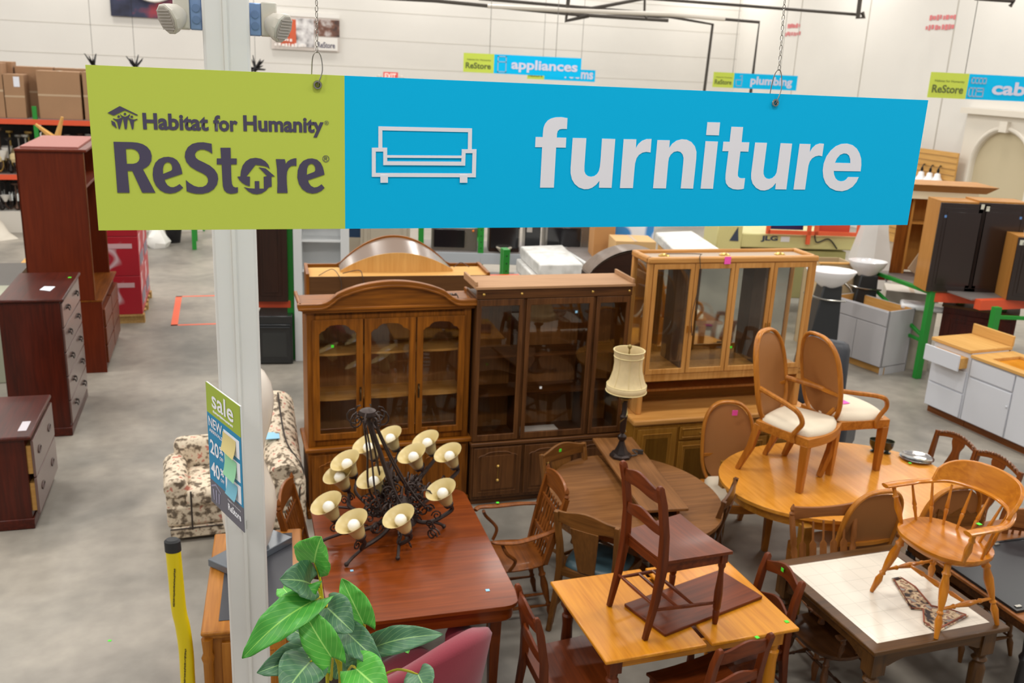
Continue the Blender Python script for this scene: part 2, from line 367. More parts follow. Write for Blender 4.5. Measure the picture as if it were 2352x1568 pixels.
# structural column with a raceway
CC = Vector((-1.09, 3.55, 0)) + GY * .085
colm = mat('column_white', (232, 230, 227), .35, coat=.2, var=.02, bs=3)
t = T('column', 'square white steel column standing behind the green end of the big furniture sign', 'column', CC, G)
M().box(-.083, .083, -.083, .083, 0, 9).build('shaft', colm, t, bev=.012)
M().box(-.012, .004, -.092, -.082, 0, 9).build('raceway', mat('raceway', (232, 230, 226), .3), t, bev=.003)
m = M(); m.box(-.014, .006, -.1, -.09, 1.72, 1.76); m.ball((-.004, -.103, 1.74), .006, 8); m.build('cable_clip', mat('clip', (200, 198, 192), .4), t)
for sx, lb in ((-1, 'left emergency light with louvred lamp head on the white column'), (1, 'right emergency light with louvred lamp head on the white column')):
    hz = 3.775 if sx < 0 else 3.765
    e = T('emergency_light', lb, 'light', CC + GX * (sx * .083) + Vector((0, 0, hz)), G)
    M().box(*sorted((0, sx * .042)), -.05, .05, -.055, .06).build('junction_box', mat('box_blue', (140, 168, 214), .35, .5), e, bev=.004)
    m = M(); m.lathe([(.014, 0), (.014, .004)], (sx * .02, -.051, .02), (0, -1, 0), 10); m.lathe([(.014, 0), (.014, .004)], (sx * .02, -.051, -.02), (0, -1, 0), 10); m.build('knockout', mat('knock', (120, 146, 190), .4, .5), e)
    M().box(*sorted((sx * .042, sx * .098)), -.06, .06, -.055, .065).build('housing', mat('beige_plastic', (206, 200, 188), .45), e, bev=.006)
    ax = Vector((sx * .75, -.55, -.35)).normalized(); p0 = Vector((sx * .095, -.07, -.015))
    h = M().lathe([(.022, -.04), (.04, -.02), (.052, .01), (.055, .03), (.05, .034)], p0, tuple(ax), 10).build('lamp_head', mat('beige_plastic', (206, 200, 188), .45), e)
    m = M(); x, y, z = frame_of(ax)
    m.lathe([(.046, 0), (.046, .003)], p0 + ax * .033, tuple(ax), 10)
    for k in range(-3, 4): m.bar(p0 + ax * .037 + y * (k * .011) - x * .034, p0 + ax * .037 + y * (k * .011) + x * .034, .004, .003)
    m.build('louvre', mat('louvre', (178, 170, 162), .5), h)
# orange tape rectangle
t = T('floor_tape', 'orange tape rectangle stuck to the bare concrete floor left of the column', 'tape', W(392, 748), G)
tm = mat('orange_tape', (238, 104, 66), .6); ln = (W(412, 680) - W(392, 748)).length
m = M(); m.box(0, .09, 0, ln, 0, .002); m.box(0, 1.6, 0, .05, 0, .002); m.box(0, 1.6, ln - .05, ln, 0, .002); m.box(1.55, 1.64, 0, ln, 0, .002); m.build('tape_outline', tm, t)
tag(M().box(-.01, .01, -.008, .008, 0, .002).build('price_sticker', mat('sticker_green', STK['green'], .6), loc=W(252, 1471)), 'stray green price sticker lying on the floor left of the yellow post', 'sticker')
# ------------------------------------------------------------ the big hanging sign
SL, SR = PD(196, 151, 2.4), PD(2132, 232, 3.2)
sa = math.atan2(SR.y - SL.y, SR.x - SL.x); SW = math.hypot(SR.x - SL.x, SR.y - SL.y)
ZT, ZB = 3.602, 3.187
sl = Vector((SL.x, SL.y, ZB))
green = mat('sign_green', (200, 217, 88), .6, spec=.2); blue = mat('sign_blue', (0, 192, 248), .6, spec=.15); ink = mat('sign_ink', (78, 72, 96), .6); white = mat('sign_white', (244, 244, 252), .5)
sg = T('hanging_sign', 'big furniture sign with a lime and a blue half hanging by two chains in front', 'sign', sl, sa)
H_ = ZT - ZB; xs = OP(sl, sa, 792, 350)[0]
M().box(0, xs, 0, .006, 0, H_).build('green_panel', green, sg)
M().box(xs, SW, 0, .006, 0, H_).build('blue_panel', blue, sg)
def s2(ox, oy, s, pts): return [(lambda q: (q[0], q[1] - ZB))(OP(sl, sa, ox + x / s, oy + y / s)) for x, y in pts]
fsg = lambda a, b: Vector((a, -.0015, b))
def glyph(loops, crop, m_, name): return M().plate([s2(*crop, L) for L in loops], fsg, (0, .001, 0)).build(name, m_, sg)
C3 = (1200, 250, 5.6); C4 = (1580, 250, 5.6); C1 = (230, 220, 6.03); C2 = (500, 220, 6.03)
glyph([[(225,1012),(252,492),(162,492),(168,360),(259,362),(262,310),(270,240),(290,190),(325,148),(370,122),(430,107),(500,105),(578,118),(570,258),(510,257),(475,263),(452,285),(442,320),(440,368),(562,370),(555,498),(431,496),(402,1012)]], C3, white, 'letter')
glyph([[(645,373),(820,376),(795,740),(795,800),(810,838),(838,862),(880,872),(925,862),(960,835),(983,795),(995,740),(1003,660),(1022,381),(1192,387),(1144,1015),(983,1013),(988,925),(945,975),(895,1012),(845,1030),(790,1032),(725,1010),(670,965),(635,905),(618,830),(618,760)]], C3, white, 'letter')
glyph([[(1252,1018),(1300,388),(1463,391),(1457,505),(1490,450),(1540,408),(1595,387),(1658,386),(1645,560),(1590,552),(1540,562),(1495,592),(1465,635),(1447,700),(1440,760),(1418,1018)]], C3, white, 'letter')
glyph([[(1678,1020),(1734,400),(1893,403),(1886,502),(1925,447),(1980,408),(2045,390),(2110,395),(2170,425),(2215,480),(2236,550),(2233,640),(2192,1025),(2034,1022),(2067,690),(2070,630),(2058,585),(2030,553),(1990,543),(1945,553),(1905,588),(1882,630),(1873,680),(1843,1022)]], C3, white, 'letter')
L_ = M(); L_.plate([s2(*C4, [(162,1025),(225,414),(384,420),(320,1027)])], fsg, (0, .001, 0)); L_.plate([s2(*C4, [(249,170),(412,174),(396,340),(232,336)])], fsg, (0, .001, 0)); L_.build('letter', white, sg)
glyph([[(557,229),(708,233),(688,428),(788,430),(775,550),(672,547),(640,820),(640,862),(660,885),(690,892),(733,890),(716,1025),(690,1033),(640,1037),(575,1030),(520,1000),(488,955),(480,900),(483,840),(520,543),(442,543),(455,421),(535,423)]], C4, white, 'letter')
glyph([[(863,432),(1015,436),(970,790),(970,835),(983,870),(1008,893),(1045,900),(1085,888),(1118,858),(1138,820),(1148,760),(1190,440),(1338,446),(1263,1035),(1121,1033),(1130,950),(1085,1003),(1035,1035),(985,1048),(930,1045),(875,1015),(830,960),(812,900),(812,830)]], C4, white, 'letter')
glyph([[(1356,1036),(1435,448),(1576,452),(1564,556),(1600,500),(1645,460),(1695,443),(1747,448),(1724,608),(1680,600),(1635,610),(1595,635),(1565,675),(1547,730),(1503,1037)]], C4, white, 'letter')
glyph([[(2218,803),(1872,797),(1877,845),(1895,890),(1925,920),(1965,930),(2005,925),(2035,905),(2058,875),(2195,876),(2165,940),(2115,1000),(2050,1040),(1980,1058),(1900,1050),(1825,1015),(1770,955),(1740,880),(1732,790),(1745,700),(1780,610),(1835,535),(1900,480),(1970,450),(2045,445),(2115,465),(2170,510),(2205,570),(2225,640),(2228,720)], [(1888,692),(2087,697),(2085,645),(2070,600),(2040,575),(2000,572),(1955,590),(1915,635)]], C4, white, 'letter')
# store lettering
def ik(*loops, crop=C1): return glyph(loops, crop, ink, 'logo_letter')
ik([(186,635),(440,640),(520,648),(590,668),(650,705),(695,760),(715,830),(710,900),(680,955),(640,990),(592,1015),(766,1340),(584,1340),(445,1038),(380,1038),(408,1340),(240,1340),(215,1000)], [(356,734),(430,730),(480,742),(520,772),(543,815),(548,860),(535,900),(505,928),(460,940),(370,940)])
ik([(1139,1078),(893,1160),(905,1195),(935,1238),(975,1262),(1015,1265),(1060,1248),(1100,1220),(1150,1270),(1105,1310),(1045,1340),(975,1352),(900,1342),(830,1305),(775,1245),(740,1170),(728,1090),(735,1000),(765,925),(815,875),(880,848),(945,843),(1010,855),(1065,890),(1105,950),(1128,1020)], [(872,1080),(985,1035),(998,1015),(998,980),(985,945),(960,922),(930,918),(900,932),(880,965),(870,1010)])
ik([(1544,662),(1553,800),(1500,765),(1440,742),(1390,742),(1345,760),(1320,790),(1313,820),(1325,855),(1360,885),(1430,918),(1520,965),(1585,1020),(1625,1085),(1635,1150),(1620,1225),(1575,1290),(1505,1335),(1420,1355),(1330,1355),(1250,1338),(1198,1318),(1188,1165),(1235,1205),(1300,1245),(1360,1262),(1420,1260),(1470,1235),(1495,1190),(1493,1145),(1470,1105),(1420,1072),(1330,1030),(1250,980),(1195,915),(1172,845),(1180,775),(1215,710),(1275,665),(1350,645),(1430,642)])
ik([(38,718),(178,718),(182,866),(264,867),(264,948),(184,948),(190,1150),(198,1220),(215,1255),(245,1268),(280,1265),(280,1335),(245,1348),(180,1355),(125,1340),(90,1305),(72,1250),(65,1150),(55,948),(-12,948),(-12,866),(48,866)], crop=C2)
L_ = M()
for P_ in ([(722,1010),(700,950),(660,905),(600,870),(525,857),(450,868),(390,905),(345,965),(322,1040),(314,1115),(273,1118),(300,1165),(340,1205),(390,1235),(445,1252),(447,1118),(398,1115),(525,953),(640,970),(685,983)],
           [(568,988),(665,1005),(790,1113),(745,1115),(748,1255),(708,1265),(670,1310),(610,1348),(545,1362),(480,1352),(420,1318),(365,1262),(430,1278),(515,1284),(513,1180),(575,1180),(577,1284),(640,1284),(637,1118),(685,1112)]):
    L_.plate([s2(*C2, P_)], fsg, (0, .001, 0))
L_.build('house_emblem', ink, sg)
ik([(806,875),(930,877),(943,942),(970,905),(1010,880),(1060,865),(1090,863),(1090,970),(1060,965),(1020,970),(985,998),(962,1045),(955,1120),(958,1220),(968,1343),(824,1343),(828,1200),(822,1020)], crop=C2)
ik([(1478,1090),(1250,1168),(1262,1205),(1290,1245),(1335,1268),(1375,1263),(1410,1245),(1438,1223),(1480,1273),(1435,1315),(1375,1343),(1310,1352),(1235,1335),(1170,1290),(1125,1220),(1102,1130),(1108,1030),(1135,955),(1185,898),(1250,870),(1310,866),(1375,882),(1425,925),(1455,985),(1470,1040)], [(1233,1092),(1340,1050),(1352,1030),(1350,990),(1335,960),(1310,940),(1280,942),(1252,965),(1238,1010)], crop=C2)
L_ = M()
circ = lambda x, y, r: [(x + r * math.cos(2 * PI * k / 12), y + r * math.sin(2 * PI * k / 12)) for k in range(12)]
for P_ in ([(104,235),(268,143),(285,147),(522,262),(520,272),(500,270),(345,200),(335,202),(200,268),(180,270)], circ(344,251,18), circ(257,287,18), circ(439,290,18),
           [(275,250),(310,278),(345,290),(375,280),(410,252),(417,262),(398,300),(383,318),(370,455),(355,463),(342,455),(318,312),(300,300)],
           [(180,310),(220,322),(260,320),(295,300),(312,316),(290,400),(275,458),(258,458),(235,360),(180,320)],
           [(388,318),(400,304),(430,322),(470,328),(515,317),(518,328),(472,350),(462,455),(450,465),(440,458),(410,345)], [(155,340),(205,365),(232,450),(165,400)]):
    L_.plate([s2(*C1, P_)], fsg, (0, .001, 0))
L_.build('people_emblem', ink, sg)
def sfit(txt, px0, py0, px1, py1, bold, m_=ink, nm='logo_text'):
    a = OP(sl, sa, px0, (py0 + py1) / 2); b = OP(sl, sa, px1, (py0 + py1) / 2); cxm = (px0 + px1) / 2
    zt_ = OP(sl, sa, cxm, py0)[1] - ZB; zb_ = OP(sl, sa, cxm, py1)[1] - ZB
    return fit_text(txt, a[0], zb_, b[0], zt_, -.0012, m_, sg, nm, bold)
sfit('Habitat', 328, 261, 478.5, 299, .035); sfit('for', 490, 265, 546, 302, .035); sfit('Humanity', 559, 267, 743.5, 314, .035)
sfit('®', 745, 277, 755, 287, 0); sfit('®', 740.5, 356.5, 756.5, 372.5, 0)
# sofa pictogram, stroked
C5 = (560, 0, 2.903)
def strokes(path, w):
    for (x0, y0), (x1, y1) in zip(path, path[1:]):
        L = math.hypot(x1 - x0, y1 - y0); ux, uy = (x1 - x0) / L * w / 2, (y1 - y0) / L * w / 2
        x0 -= ux; y0 -= uy; x1 += ux; y1 += uy
        kk = len(L_.v) // 8 * .00012; L_.plate([s2(*C5, [(x0 - uy, y0 + ux), (x1 - uy, y1 + ux), (x1 + uy, y1 - ux), (x0 + uy, y0 - ux)])], lambda a, b, kk=kk: Vector((a, -.0015 - kk, b)), (0, .001, 0))
L_ = M(); strokes([(910, 990), (910, 855), (1508, 868), (1506, 1000)], 26)
strokes([(942, 997), (866, 997), (866, 1165), (1533, 1168), (1537, 1007), (1465, 1007), (1462, 1090), (942, 1087), (942, 997)], 26)
strokes([(955, 1042), (1452, 1045)], 17); strokes([(935, 1190), (935, 1192)], 50); strokes([(1464, 1190), (1464, 1192)], 50)
L_.build('sofa_pictogram', white, sg)
steel = mat('chrome_steel', (176, 172, 164), .25, 1)
for (px, py, py_top, r1) in ((729, 195, 150, .012), (1780, 236, 175, .011)):
    a = OP(sl, sa, px, py); x, z = a[0], a[1] - ZB
    g_ = M(); g_.tube([(x + .009 * math.cos(2 * PI * k / 16), -.003, z + .009 * math.sin(2 * PI * k / 16)) for k in range(16)], .0035, 6, closed=True); g_.build('grommet', steel, sg)
# chains: one thing each
def chain(px0, py0, px1, py1, lb, hookh):
    a = OP(sl, sa, px0, py0); x, z = a[0], a[1]
    t = T('hanging_chain', lb, 'chain', sl + Vector((math.cos(sa), math.sin(sa), 0)) * x + Vector((0, 0, z - ZB)), sa, 'chains holding the big sign')
    b = OP(sl, sa, px1, py1); dx = b[0] - x; Hc = b[1] - z
    h = hookh; hw = .013
    m = M(); m.tube(curve([(0, -.002, -.002), (.004, -.006, .01), (hw, -.006, h * .45), (hw * .8, 0, h * .85), (0, 0, h), (-hw * .8, .004, h * .85), (-hw, .012, h * .4), (-hw * 1.1, .012, .0)], 5), .0016, 6); m.build('wire_hook', steel, t)
    m = M(); L = .017; k = 0; zz = h - .003
    while zz < Hc + .6:
        xo = dx * (zz - h) / (Hc - h) if Hc > h else 0; a0 = 0 if k % 2 else PI / 2
        pts = []
        for q in range(10):
            an = 2 * PI * q / 10; lx = .0042 * math.cos(an); lz = (L / 2) * math.sin(an)
            pts.append((xo + lx * math.cos(a0 + .5), lx * math.sin(a0 + .5), zz + L / 2 + lz))
        m.tube(pts, .0011, 5, closed=True); zz += L * .86; k += 1
    m.build('links', steel, t)
chain(729, 195, 727, 0, 'left chain with a long wire hook above the lime half of the sign', .085)
chain(1780, 236, 1802, 0, 'right chain with a loop hook above the blue half of the sign', .1)
# the far hanging signs
def far_sign(lb, pxl, pyt, pyb, D, wid, ang, word, wfrac, icon, gf=.26, h=None, gp=None):
    TL = PD(pxl, pyt, D); B = OP(TL, ang, pxl, pyb); h = TL.z - B[1]
    o = Vector((TL.x, TL.y, TL.z - h)); t = T('aisle_sign', lb, 'sign', o, ang); gw = wid * gf
    M().box(0, gw, 0, .012, 0, h).build('green_panel', green, t); M().box(gw, wid, 0, .012, 0, h).build('blue_panel', blue, t)
    fit_text('ReStore', gw * .08, h * .2, gw * .9, h * .52, -.006, mat('far_ink', (92, 104, 52), .6), t, 'logo_text', .02)
    fit_text('Habitat for Humanity', gw * .12, h * .6, gw * .9, h * .72, -.006, mat('far_ink', (92, 104, 52), .6), t, 'logo_text', .0)
    if word: fit_text(word, lerp(gw, wid, wfrac[0]), h * wfrac[2], lerp(gw, wid, wfrac[1]), h * wfrac[3], -.006, mat('far_white', (214, 216, 236), .5), t, 'lettering', .03)
    m = M(); fn = lambda a, b: Vector((gw + a * h, -.006, b * h)); w = .05
    for seg in icon:
        for (a, b), (c, d) in zip(seg, seg[1:]):
            L = math.hypot(c - a, d - b); ux, uy = (c - a) / L * w / 2, (d - b) / L * w / 2
            m.plate([[(a - ux - uy, b - uy + ux), (c + ux - uy, d + uy + ux), (c + ux + uy, d + uy - ux), (a - ux + uy, b - uy - ux)]], fn, (0, .002, 0))
    if icon: m.build('pictogram', mat('far_white2', (150, 186, 216), .5), t)
    m = M(); m.tube([(wid * .22, .006, h), (wid * .22, .006, h + 2.4)], .006, 5); m.tube([(wid * .78, .006, h), (wid * .78, .006, h + 2.4)], .006, 5); m.build('suspension_wire', mat('wire_grey', (120, 116, 110), .5), t)
    return t
fr = [[(.22, .1), (.22, .9), (.66, .9), (.66, .1), (.22, .1)], [(.22, .62), (.66, .62)]]
D1 = 19.3; w1 = OP(PD(1065, 121, D1), 0, 1336, 135)[0]
far_sign('appliances sign hanging over the back of the hall', 1065, 121, 165, D1, w1, 0, 'appliances', (.2, .96, .12, .78), fr)
D2 = 26.; w2 = OP(PD(1212, 155, D2), 0, 1368, 162)[0]
far_sign('farther blue sign ending in ms, mostly hidden behind the appliances sign', 1212, 154, 181, D2, w2, 0, 'rooms', (.4, .96, .2, .8), [], .25)
D3 = 23.8; a3 = .3; w3 = OP(PD(1640, 165, D3), a3, 1833, 172)[0]
far_sign('plumbing sign hanging in the far right corner', 1640, 165, 200, D3, w3, a3, 'plumbing', (.26, .92, .12, .84), [[(.15, .55), (.65, .55), (.6, .15), (.22, .15), (.15, .55)], [(.6, .55), (.62, .85), (.45, .8)]], .24)
D4 = 13.8; a4 = .27; w4 = 2.56
far_sign('cabinets sign cut off by the right edge above the arched niche', 2140, 165, 224, D4, w4, a4, 'cabinets', (.22, .96, .22, .76), [[(.15, .65), (.85, .65), (.85, .85), (.15, .85), (.15, .65)], [(.32, .65), (.32, .85)], [(.5, .65), (.5, .85)], [(.68, .65), (.68, .85)], [(.1, .12), (.8, .12), (.8, .45), (.1, .45), (.1, .12)], [(.28, .12), (.28, .45)], [(.45, .12), (.45, .45)], [(.45, .33), (.8, .33)]], .25)
# posters on the back wall and the exit sign
def poster(lb, x0, y0, x1, y1, D, build):
    d = ray(x0, y1); k = (cl.y - .06) / (d.x * GY.x + d.y * GY.y); o = Vector((d.x * k, d.y * k, CAMH + d.z * k)); w = OP(o, G, x1, y1)[0]; h = OP(o, G, x0, y0)[1] - o.z
    t = T('wall_poster', lb, 'poster', o, G); build(t, w, h); return t
def p1(t, w, h):
    M().box(0, w, 0, .03, 0, h).build('sheet', mat('poster_pale', (206, 196, 188), .5), t)
    M().box(w * .1, w * .45, -.006, 0, h * .12, h * .9).build('picture', mat('poster_orange', (206, 92, 56), .5), t)
    M().box(w * .36, w * .62, -.01, 0, h * .1, h * .95).build('picture', ramp_mat('poster_grey', [(.3, (60, 56, 56)), (.5, (200, 196, 196)), (.7, (240, 238, 236))], 4), t)
    M().box(w * .62, w, -.01, 0, h * .45, h * .95).build('picture', ramp_mat('poster_dark', [(.35, (50, 44, 46)), (.5, (120, 84, 70)), (.7, (226, 222, 220))], 3), t)
    M().box(0, w * .26, -.012, 0, h * .4, h).build('picture', ramp_mat('poster_dark2', [(.35, (66, 46, 40)), (.6, (226, 112, 70))], 3), t)
    M().box(w * .63, w * .97, -.02, -.01, .03, h * .42).build('white_box', mat('poster_white', (232, 228, 222), .5), t)
    fit_text('ReStore', w * .67, h * .1, w * .93, h * .28, -.025, ink, t, 'logo_text', .02)
    m = M(); dabs(m, w * .04, h * .24, w * .3, h * .34, -.025, 4); dabs(m, w * .04, h * .08, w * .5, h * .2, -.025, 5); m.build('blurred_lettering', mat('poster_text', (240, 232, 226), .5), t)
    M().box(0, w, -.01, .03, h, h + .1).build('header', mat('poster_white', (232, 228, 222), .5), t)
poster('orange and white picture poster on the back wall behind the left chain', 624, 34, 780, 112, 29, p1)
def p2(t, w, h):
    M().box(0, w, 0, .03, 0, h).build('sheet', ramp_mat('poster_black', [(.3, (20, 18, 20)), (.55, (56, 60, 84)), (.7, (150, 60, 70))], 1.5), t)
    M().tube(curve([(w * .2, -.02, h * .95), (w * .3, -.02, h * .5), (w * .55, -.02, h * .35), (w * .8, -.02, h * .5)], 6), .05, 6).build('white_stroke', mat('poster_white', (232, 228, 222), .5), t)
poster('black poster with a white swoosh cut off by the top edge beside the emergency light', 255, -80, 440, 36, 29, p2)
o = PD(880, 184, 24); t = T('exit_sign', 'small red lit exit sign just showing over the top edge of the big sign', 'sign', o)
M().box(0, .36, 0, .08, 0, .2).build('case', mat('exit_case', (226, 96, 92), .5), t); fit_text('EXIT', .04, .03, .32, .17, -.004, mat('exit_red', (250, 190, 180), .5, emit=.8), t, 'lettering', .03)
m = M(); m.ball((-.1, 0, .06), .07, 10); m.ball((.46, 0, .06), .07, 10); m.build('lamp_head', mat('exit_lamp', (190, 180, 168), .5), t)
black = mat('black_metal', (34, 32, 34), .5, .5)
for i, (x, y, lb) in enumerate(((215, 152, 'leftmost black starburst ornament poking above the lime sign edge'), (311, 155, 'middle black starburst ornament poking above the lime sign edge'), (587, 158, 'black starburst ornament right of the white column'))):
    t = T('starburst_ornament', lb, 'ornament', PD(x, y, 20), 0, 'black starburst ornaments'); m = M(); random.seed(i)
    for k in range(18):
        a, b = random.uniform(0, 2 * PI), random.uniform(-1.2, 1.2); d = Vector((math.cos(a) * math.cos(b), math.sin(a) * math.cos(b), math.sin(b)))
        m.tube([(0, 0, 0), d * random.uniform(.14, .3)], [.03, .008], 5)
    m.ball((0, 0, 0), .05, 8); m.build('spikes', black, t); M().tube([(0, 0, 0), (0, 0, 3.0)], .004, 5).build("hanging_wire", black, t)
# ------------------------------------------------------------ cabinets
gl = glass(); brass = mat('brass', (206, 168, 92), .3, 1); darkbrass = mat('dark_brass', (92, 70, 44), .4, .8)
def rect(a0, a1, b0, b1): return [(a0, b0), (a1, b0), (a1, b1), (a0, b1)]
FX = lambda y: (lambda a, b: Vector((a, y, b)))
def cath(a0, a1, b0, b1, rise=.07):              # cathedral arched opening outline
    w = a1 - a0; p = [(a0, b0), (a1, b0), (a1, b1 - rise)]
    p += [(a1 - w * .02, b1 - rise), (a1 - w * .06, b1 - rise * .75), (a1 - w * .16, b1 - rise * .62), (a1 - w * .2, b1 - rise * .35), (a1 - w * .3, b1 - rise * .08), (a1 - w * .5, b1), (a0 + w * .3, b1 - rise * .08), (a0 + w * .2, b1 - rise * .35), (a0 + w * .16, b1 - rise * .62), (a0 + w * .06, b1 - rise * .75), (a0 + w * .02, b1 - rise), (a0, b1 - rise)]
    return p
def gdoor(t, x0, x1, z0, z1, y, m_, fw=.055, arch=False, th=.02, glm=None, ft=None):
    ft = ft or fw; hole = cath(x0 + fw, x1 - fw, z0 + fw, z1 - fw * .8) if arch else rect(x0 + fw, x1 - fw, z0 + ft, z1 - ft)
    d = M().plate([rect(x0, x1, z0, z1), hole[::-1]], FX(y), (0, th, 0)).build('door', m_, t, bev=.003)
    M().box(x0 + fw * .8, x1 - fw * .8, y + th * .5, y + th * .5 + .003, z0 + ft * .8, z1 - ft * .6).build('glass_pane', glm or gl, d); return d
def pdoor(t, x0, x1, z0, z1, y, m_, inset=.05, raised=.008, arch=False, th=.02, name='door'):
    d = M().box(x0, x1, y, y + th, z0, z1).build(name, m_, t, bev=.003)
    if inset:
        o = cath(x0 + inset, x1 - inset, z0 + inset, z1 - inset, .04) if arch else rect(x0 + inset, x1 - inset, z0 + inset, z1 - inset)
        m = M(); m.tube([Vector((a, y - .001, b)) for a, b in o], .006, 6, closed=True); m.box(x0 + inset * 1.6, x1 - inset * 1.6, y - raised, y, z0 + inset * 1.6, z1 - inset * 1.8); m.build('raised_panel', m_, d, bev=.003)
    return d
def knob(parent, x, y, z, r=.012, m_=None): return M().lathe([(.004, 0), (.004, .012), (r, .018), (r * .9, .026), (.001, .03)], (x, y, z), (0, -1, 0), 10).build('knob', m_ or brass, parent)
# A: arched-top china cabinet --------------------------------------------------
aA = math.radians(18); lA = W(712, 1190); ox = lambda px, py, dy=0: OP(lA, aA, px, py, dy)
wA = ox(1078, 900)[0]; t = T('china_cabinet', 'tall honey oak china cabinet with arched bonnet top and three arched glass doors', 'cabinet', lA, aA)
hz = wood('honey', 'z'); hx = wood('honey', 'x')
M().box(-.005, wA + .005, 0, .45, .07, .585).build('base_body', hz, t, bev=.004); M().box(-.02, wA + .02, -.02, .46, 0, .08).build('plinth', hx, t, bev=.01)
M().box(-.03, wA + .03, -.03, .47, .585, .62).build('counter', hx, t, bev=.01)
for k in range(3):
    a = wA * k / 3 + .02; d = pdoor(t, a, a + wA / 3 - .04, .11, .56, -.018, hz, .06, arch=True); knob(d, a + .06 if k else a + wA / 3 - .1, -.02, .36, m_=darkbrass)
UH = 1.74; m = M(); UD = .36
m.box(0, .03, .03, .03 + UD, .62, UH); m.box(wA - .03, wA, .03, .03 + UD, .62, UH); m.box(0, wA, .03, .03 + UD, UH - .03, UH)
m.box(0, wA, .03, .05, UH - .07, UH); m.box(0, wA, .03, .05, .62, .68); m.box(0, .06, .02, .05, .62, UH); m.box(wA - .06, wA, .02, .05, .62, UH)
m.build('upper_body', hz, t, bev=.004)
M().box(.01, wA - .01, .03 + UD - .02, .03 + UD, .63, UH - .03).build('back_panel', wood('inside', 'z'), t); dz1 = UH - .055; dz0 = .68; e = [ox(718, 800)[0], ox(834, 800)[0], ox(838, 800)[0], ox(955, 800)[0], ox(958, 800)[0], ox(1068, 800)[0]]
for k in range(3):
    d = gdoor(t, e[2 * k], e[2 * k + 1], dz0, dz1, .005, hz, .052, True)
    if k != 1: 
        xk = e[1] - .02 if k == 0 else e[4] + .02
        m = M(); m.box(xk - .008, xk + .008, .001, .005, 1.0, 1.12); m.tube(curve([(xk, .0, 1.02), (xk, -.018, 1.04), (xk, -.018, 1.08), (xk, .0, 1.1)], 4), .003, 6); m.build('handle', darkbrass, d)
m = M()
for z in (.99, 1.37): m.plate([[(.03, .38), (wA - .03, .38)] + [(wA - .03 - (wA - .06) * k / 24, .09 - .022 * abs(math.sin(PI * 3 * k / 24))) for k in range(25)]], lambda a, b, z=z: Vector((a, b, z)), (0, 0, .018))
m.build('shelf', wood('blond', 'x'), t)
m = M(); m.box(-.03, wA + .03, 0, .4, UH, UH + .025); m.box(-.05, wA + .05, -.02, .42, UH + .025, UH + .05); m.box(-.06, -.035, -.02, .42, UH + .05, UH + .085); m.box(wA + .035, wA + .06, -.02, .42, UH + .05, UH + .085)
m.build('cornice', hx, t, bev=.006)
def archz(u):
    u = abs(u)
    if u > .78: return 0
    if u > .6:
        q = (.78 - u) / .18; return .07 * q * q
    q = u / .6; return .07 + .1 * (1 - q * q) ** .9
zt0 = UH + .085; hw = wA / 2 + .06
m = M(); m.slat(-.06, wA + .06, lambda u: zt0 + archz(u) - .035, lambda u: UH + .045, .0, .022, 40); m.build('pediment', hx, t)
m = M(); m.slat(-.07, wA + .07, lambda u: zt0 + archz(u), lambda u: zt0 + archz(u) - .035, -.012, .06, 48); m.slat(-.065, wA + .065, lambda u: zt0 + archz(u) - .03, lambda u: zt0 + archz(u) - .05, -.02, .05, 48); m.build('bonnet_moulding', hx, t, bev=.005)
sticker(t, lA + Vector((0, 0, 0)) + Vector((ox(764, 796)[0] * math.cos(aA), ox(764, 796)[0] * math.sin(aA), ox(764, 796)[1])) + Vector((math.sin(aA), -math.cos(aA), 0)) * -.01, 'green', .022, 'y')
m = M(); random.seed(3); m.tube(curve([(wA - .14 + random.uniform(-.05, .05), .12 + random.uniform(-.05, .05), UH + .055 + random.uniform(0, .05)) for _ in range(14)], 5), .005, 6)
tag(m.build('power_cord', mat('cord_brown', (70, 52, 40), .5), loc=lA, rot=(0, 0, aA)), 'bunched brown lamp cord lying on top right of the arched china cabinet', 'cord')
# B: dark oak display cabinet --------------------------------------------------
aB = math.radians(17.5); lB = PD(1085, 1018, 7.28); lB = Vector((lB.x, lB.y, 0)); ox = lambda px, py, dy=0: OP(lB, aB, px, py, dy)
wB = ox(1444, 760)[0]; zc = ox(1085, 1018)[1]; zT = HZ(lB, 1100, 684); wz = wood('walnut', 'z'); wx = wood('walnut', 'x')
t = T('display_cabinet', 'plain dark oak display cabinet with brass buttons on its fascia, between the two other cabinets', 'cabinet', lB, aB)
M().box(0, wB, 0, .42, .06, zc - .03).build('base_body', wz, t, bev=.004); M().box(.01, wB - .01, .03, .4, 0, .06).build('plinth', wx, t); M().box(-.015, wB + .015, -.02, .43, zc - .03, zc).build('counter', wx, t, bev=.006)
for k in range(3):
    a = wB * k / 3 + .015; b = a + wB / 3 - .03; d = pdoor(t, a, b, .09, zc - .045, -.018, wz, .04, arch=True)
    m = M()
    for zz in (.24, .37): m.lathe([(.012, 0), (.012, .006), (.003, .01), (.014, .014), (.001, .026)], ((a + b) / 2, -.024, zz), (0, -1, 0), 10)
    m.tube([((a + b) / 2, -.034, .24), ((a + b) / 2, -.034, .37)], .003, 6); m.build('handle', brass, d)
m = M(); m.box(0, .02, .02, .36, zc, zT); m.box(wB - .02, wB, .02, .36, zc, zT); M().box(.01, wB - .01, .34, .36, zc + .01, zT - .03).build('back_panel', wood('inside', 'z'), t); m.box(0, wB, .02, .04, zT - .02, zT); m.box(0, wB, .02, .36, zT - .03, zT - .01); m.box(0, wB, .02, .36, zc, zc + .01)
for px in (1200, 1357): x = ox(px, 850)[0]; m.box(x - .012, x + .012, .02, .34, zc, zT)
m.build('upper_body', wz, t, bev=.003)
zd = ox(1200, 686)[1]; zf = HZ(lB, 1100, 665)
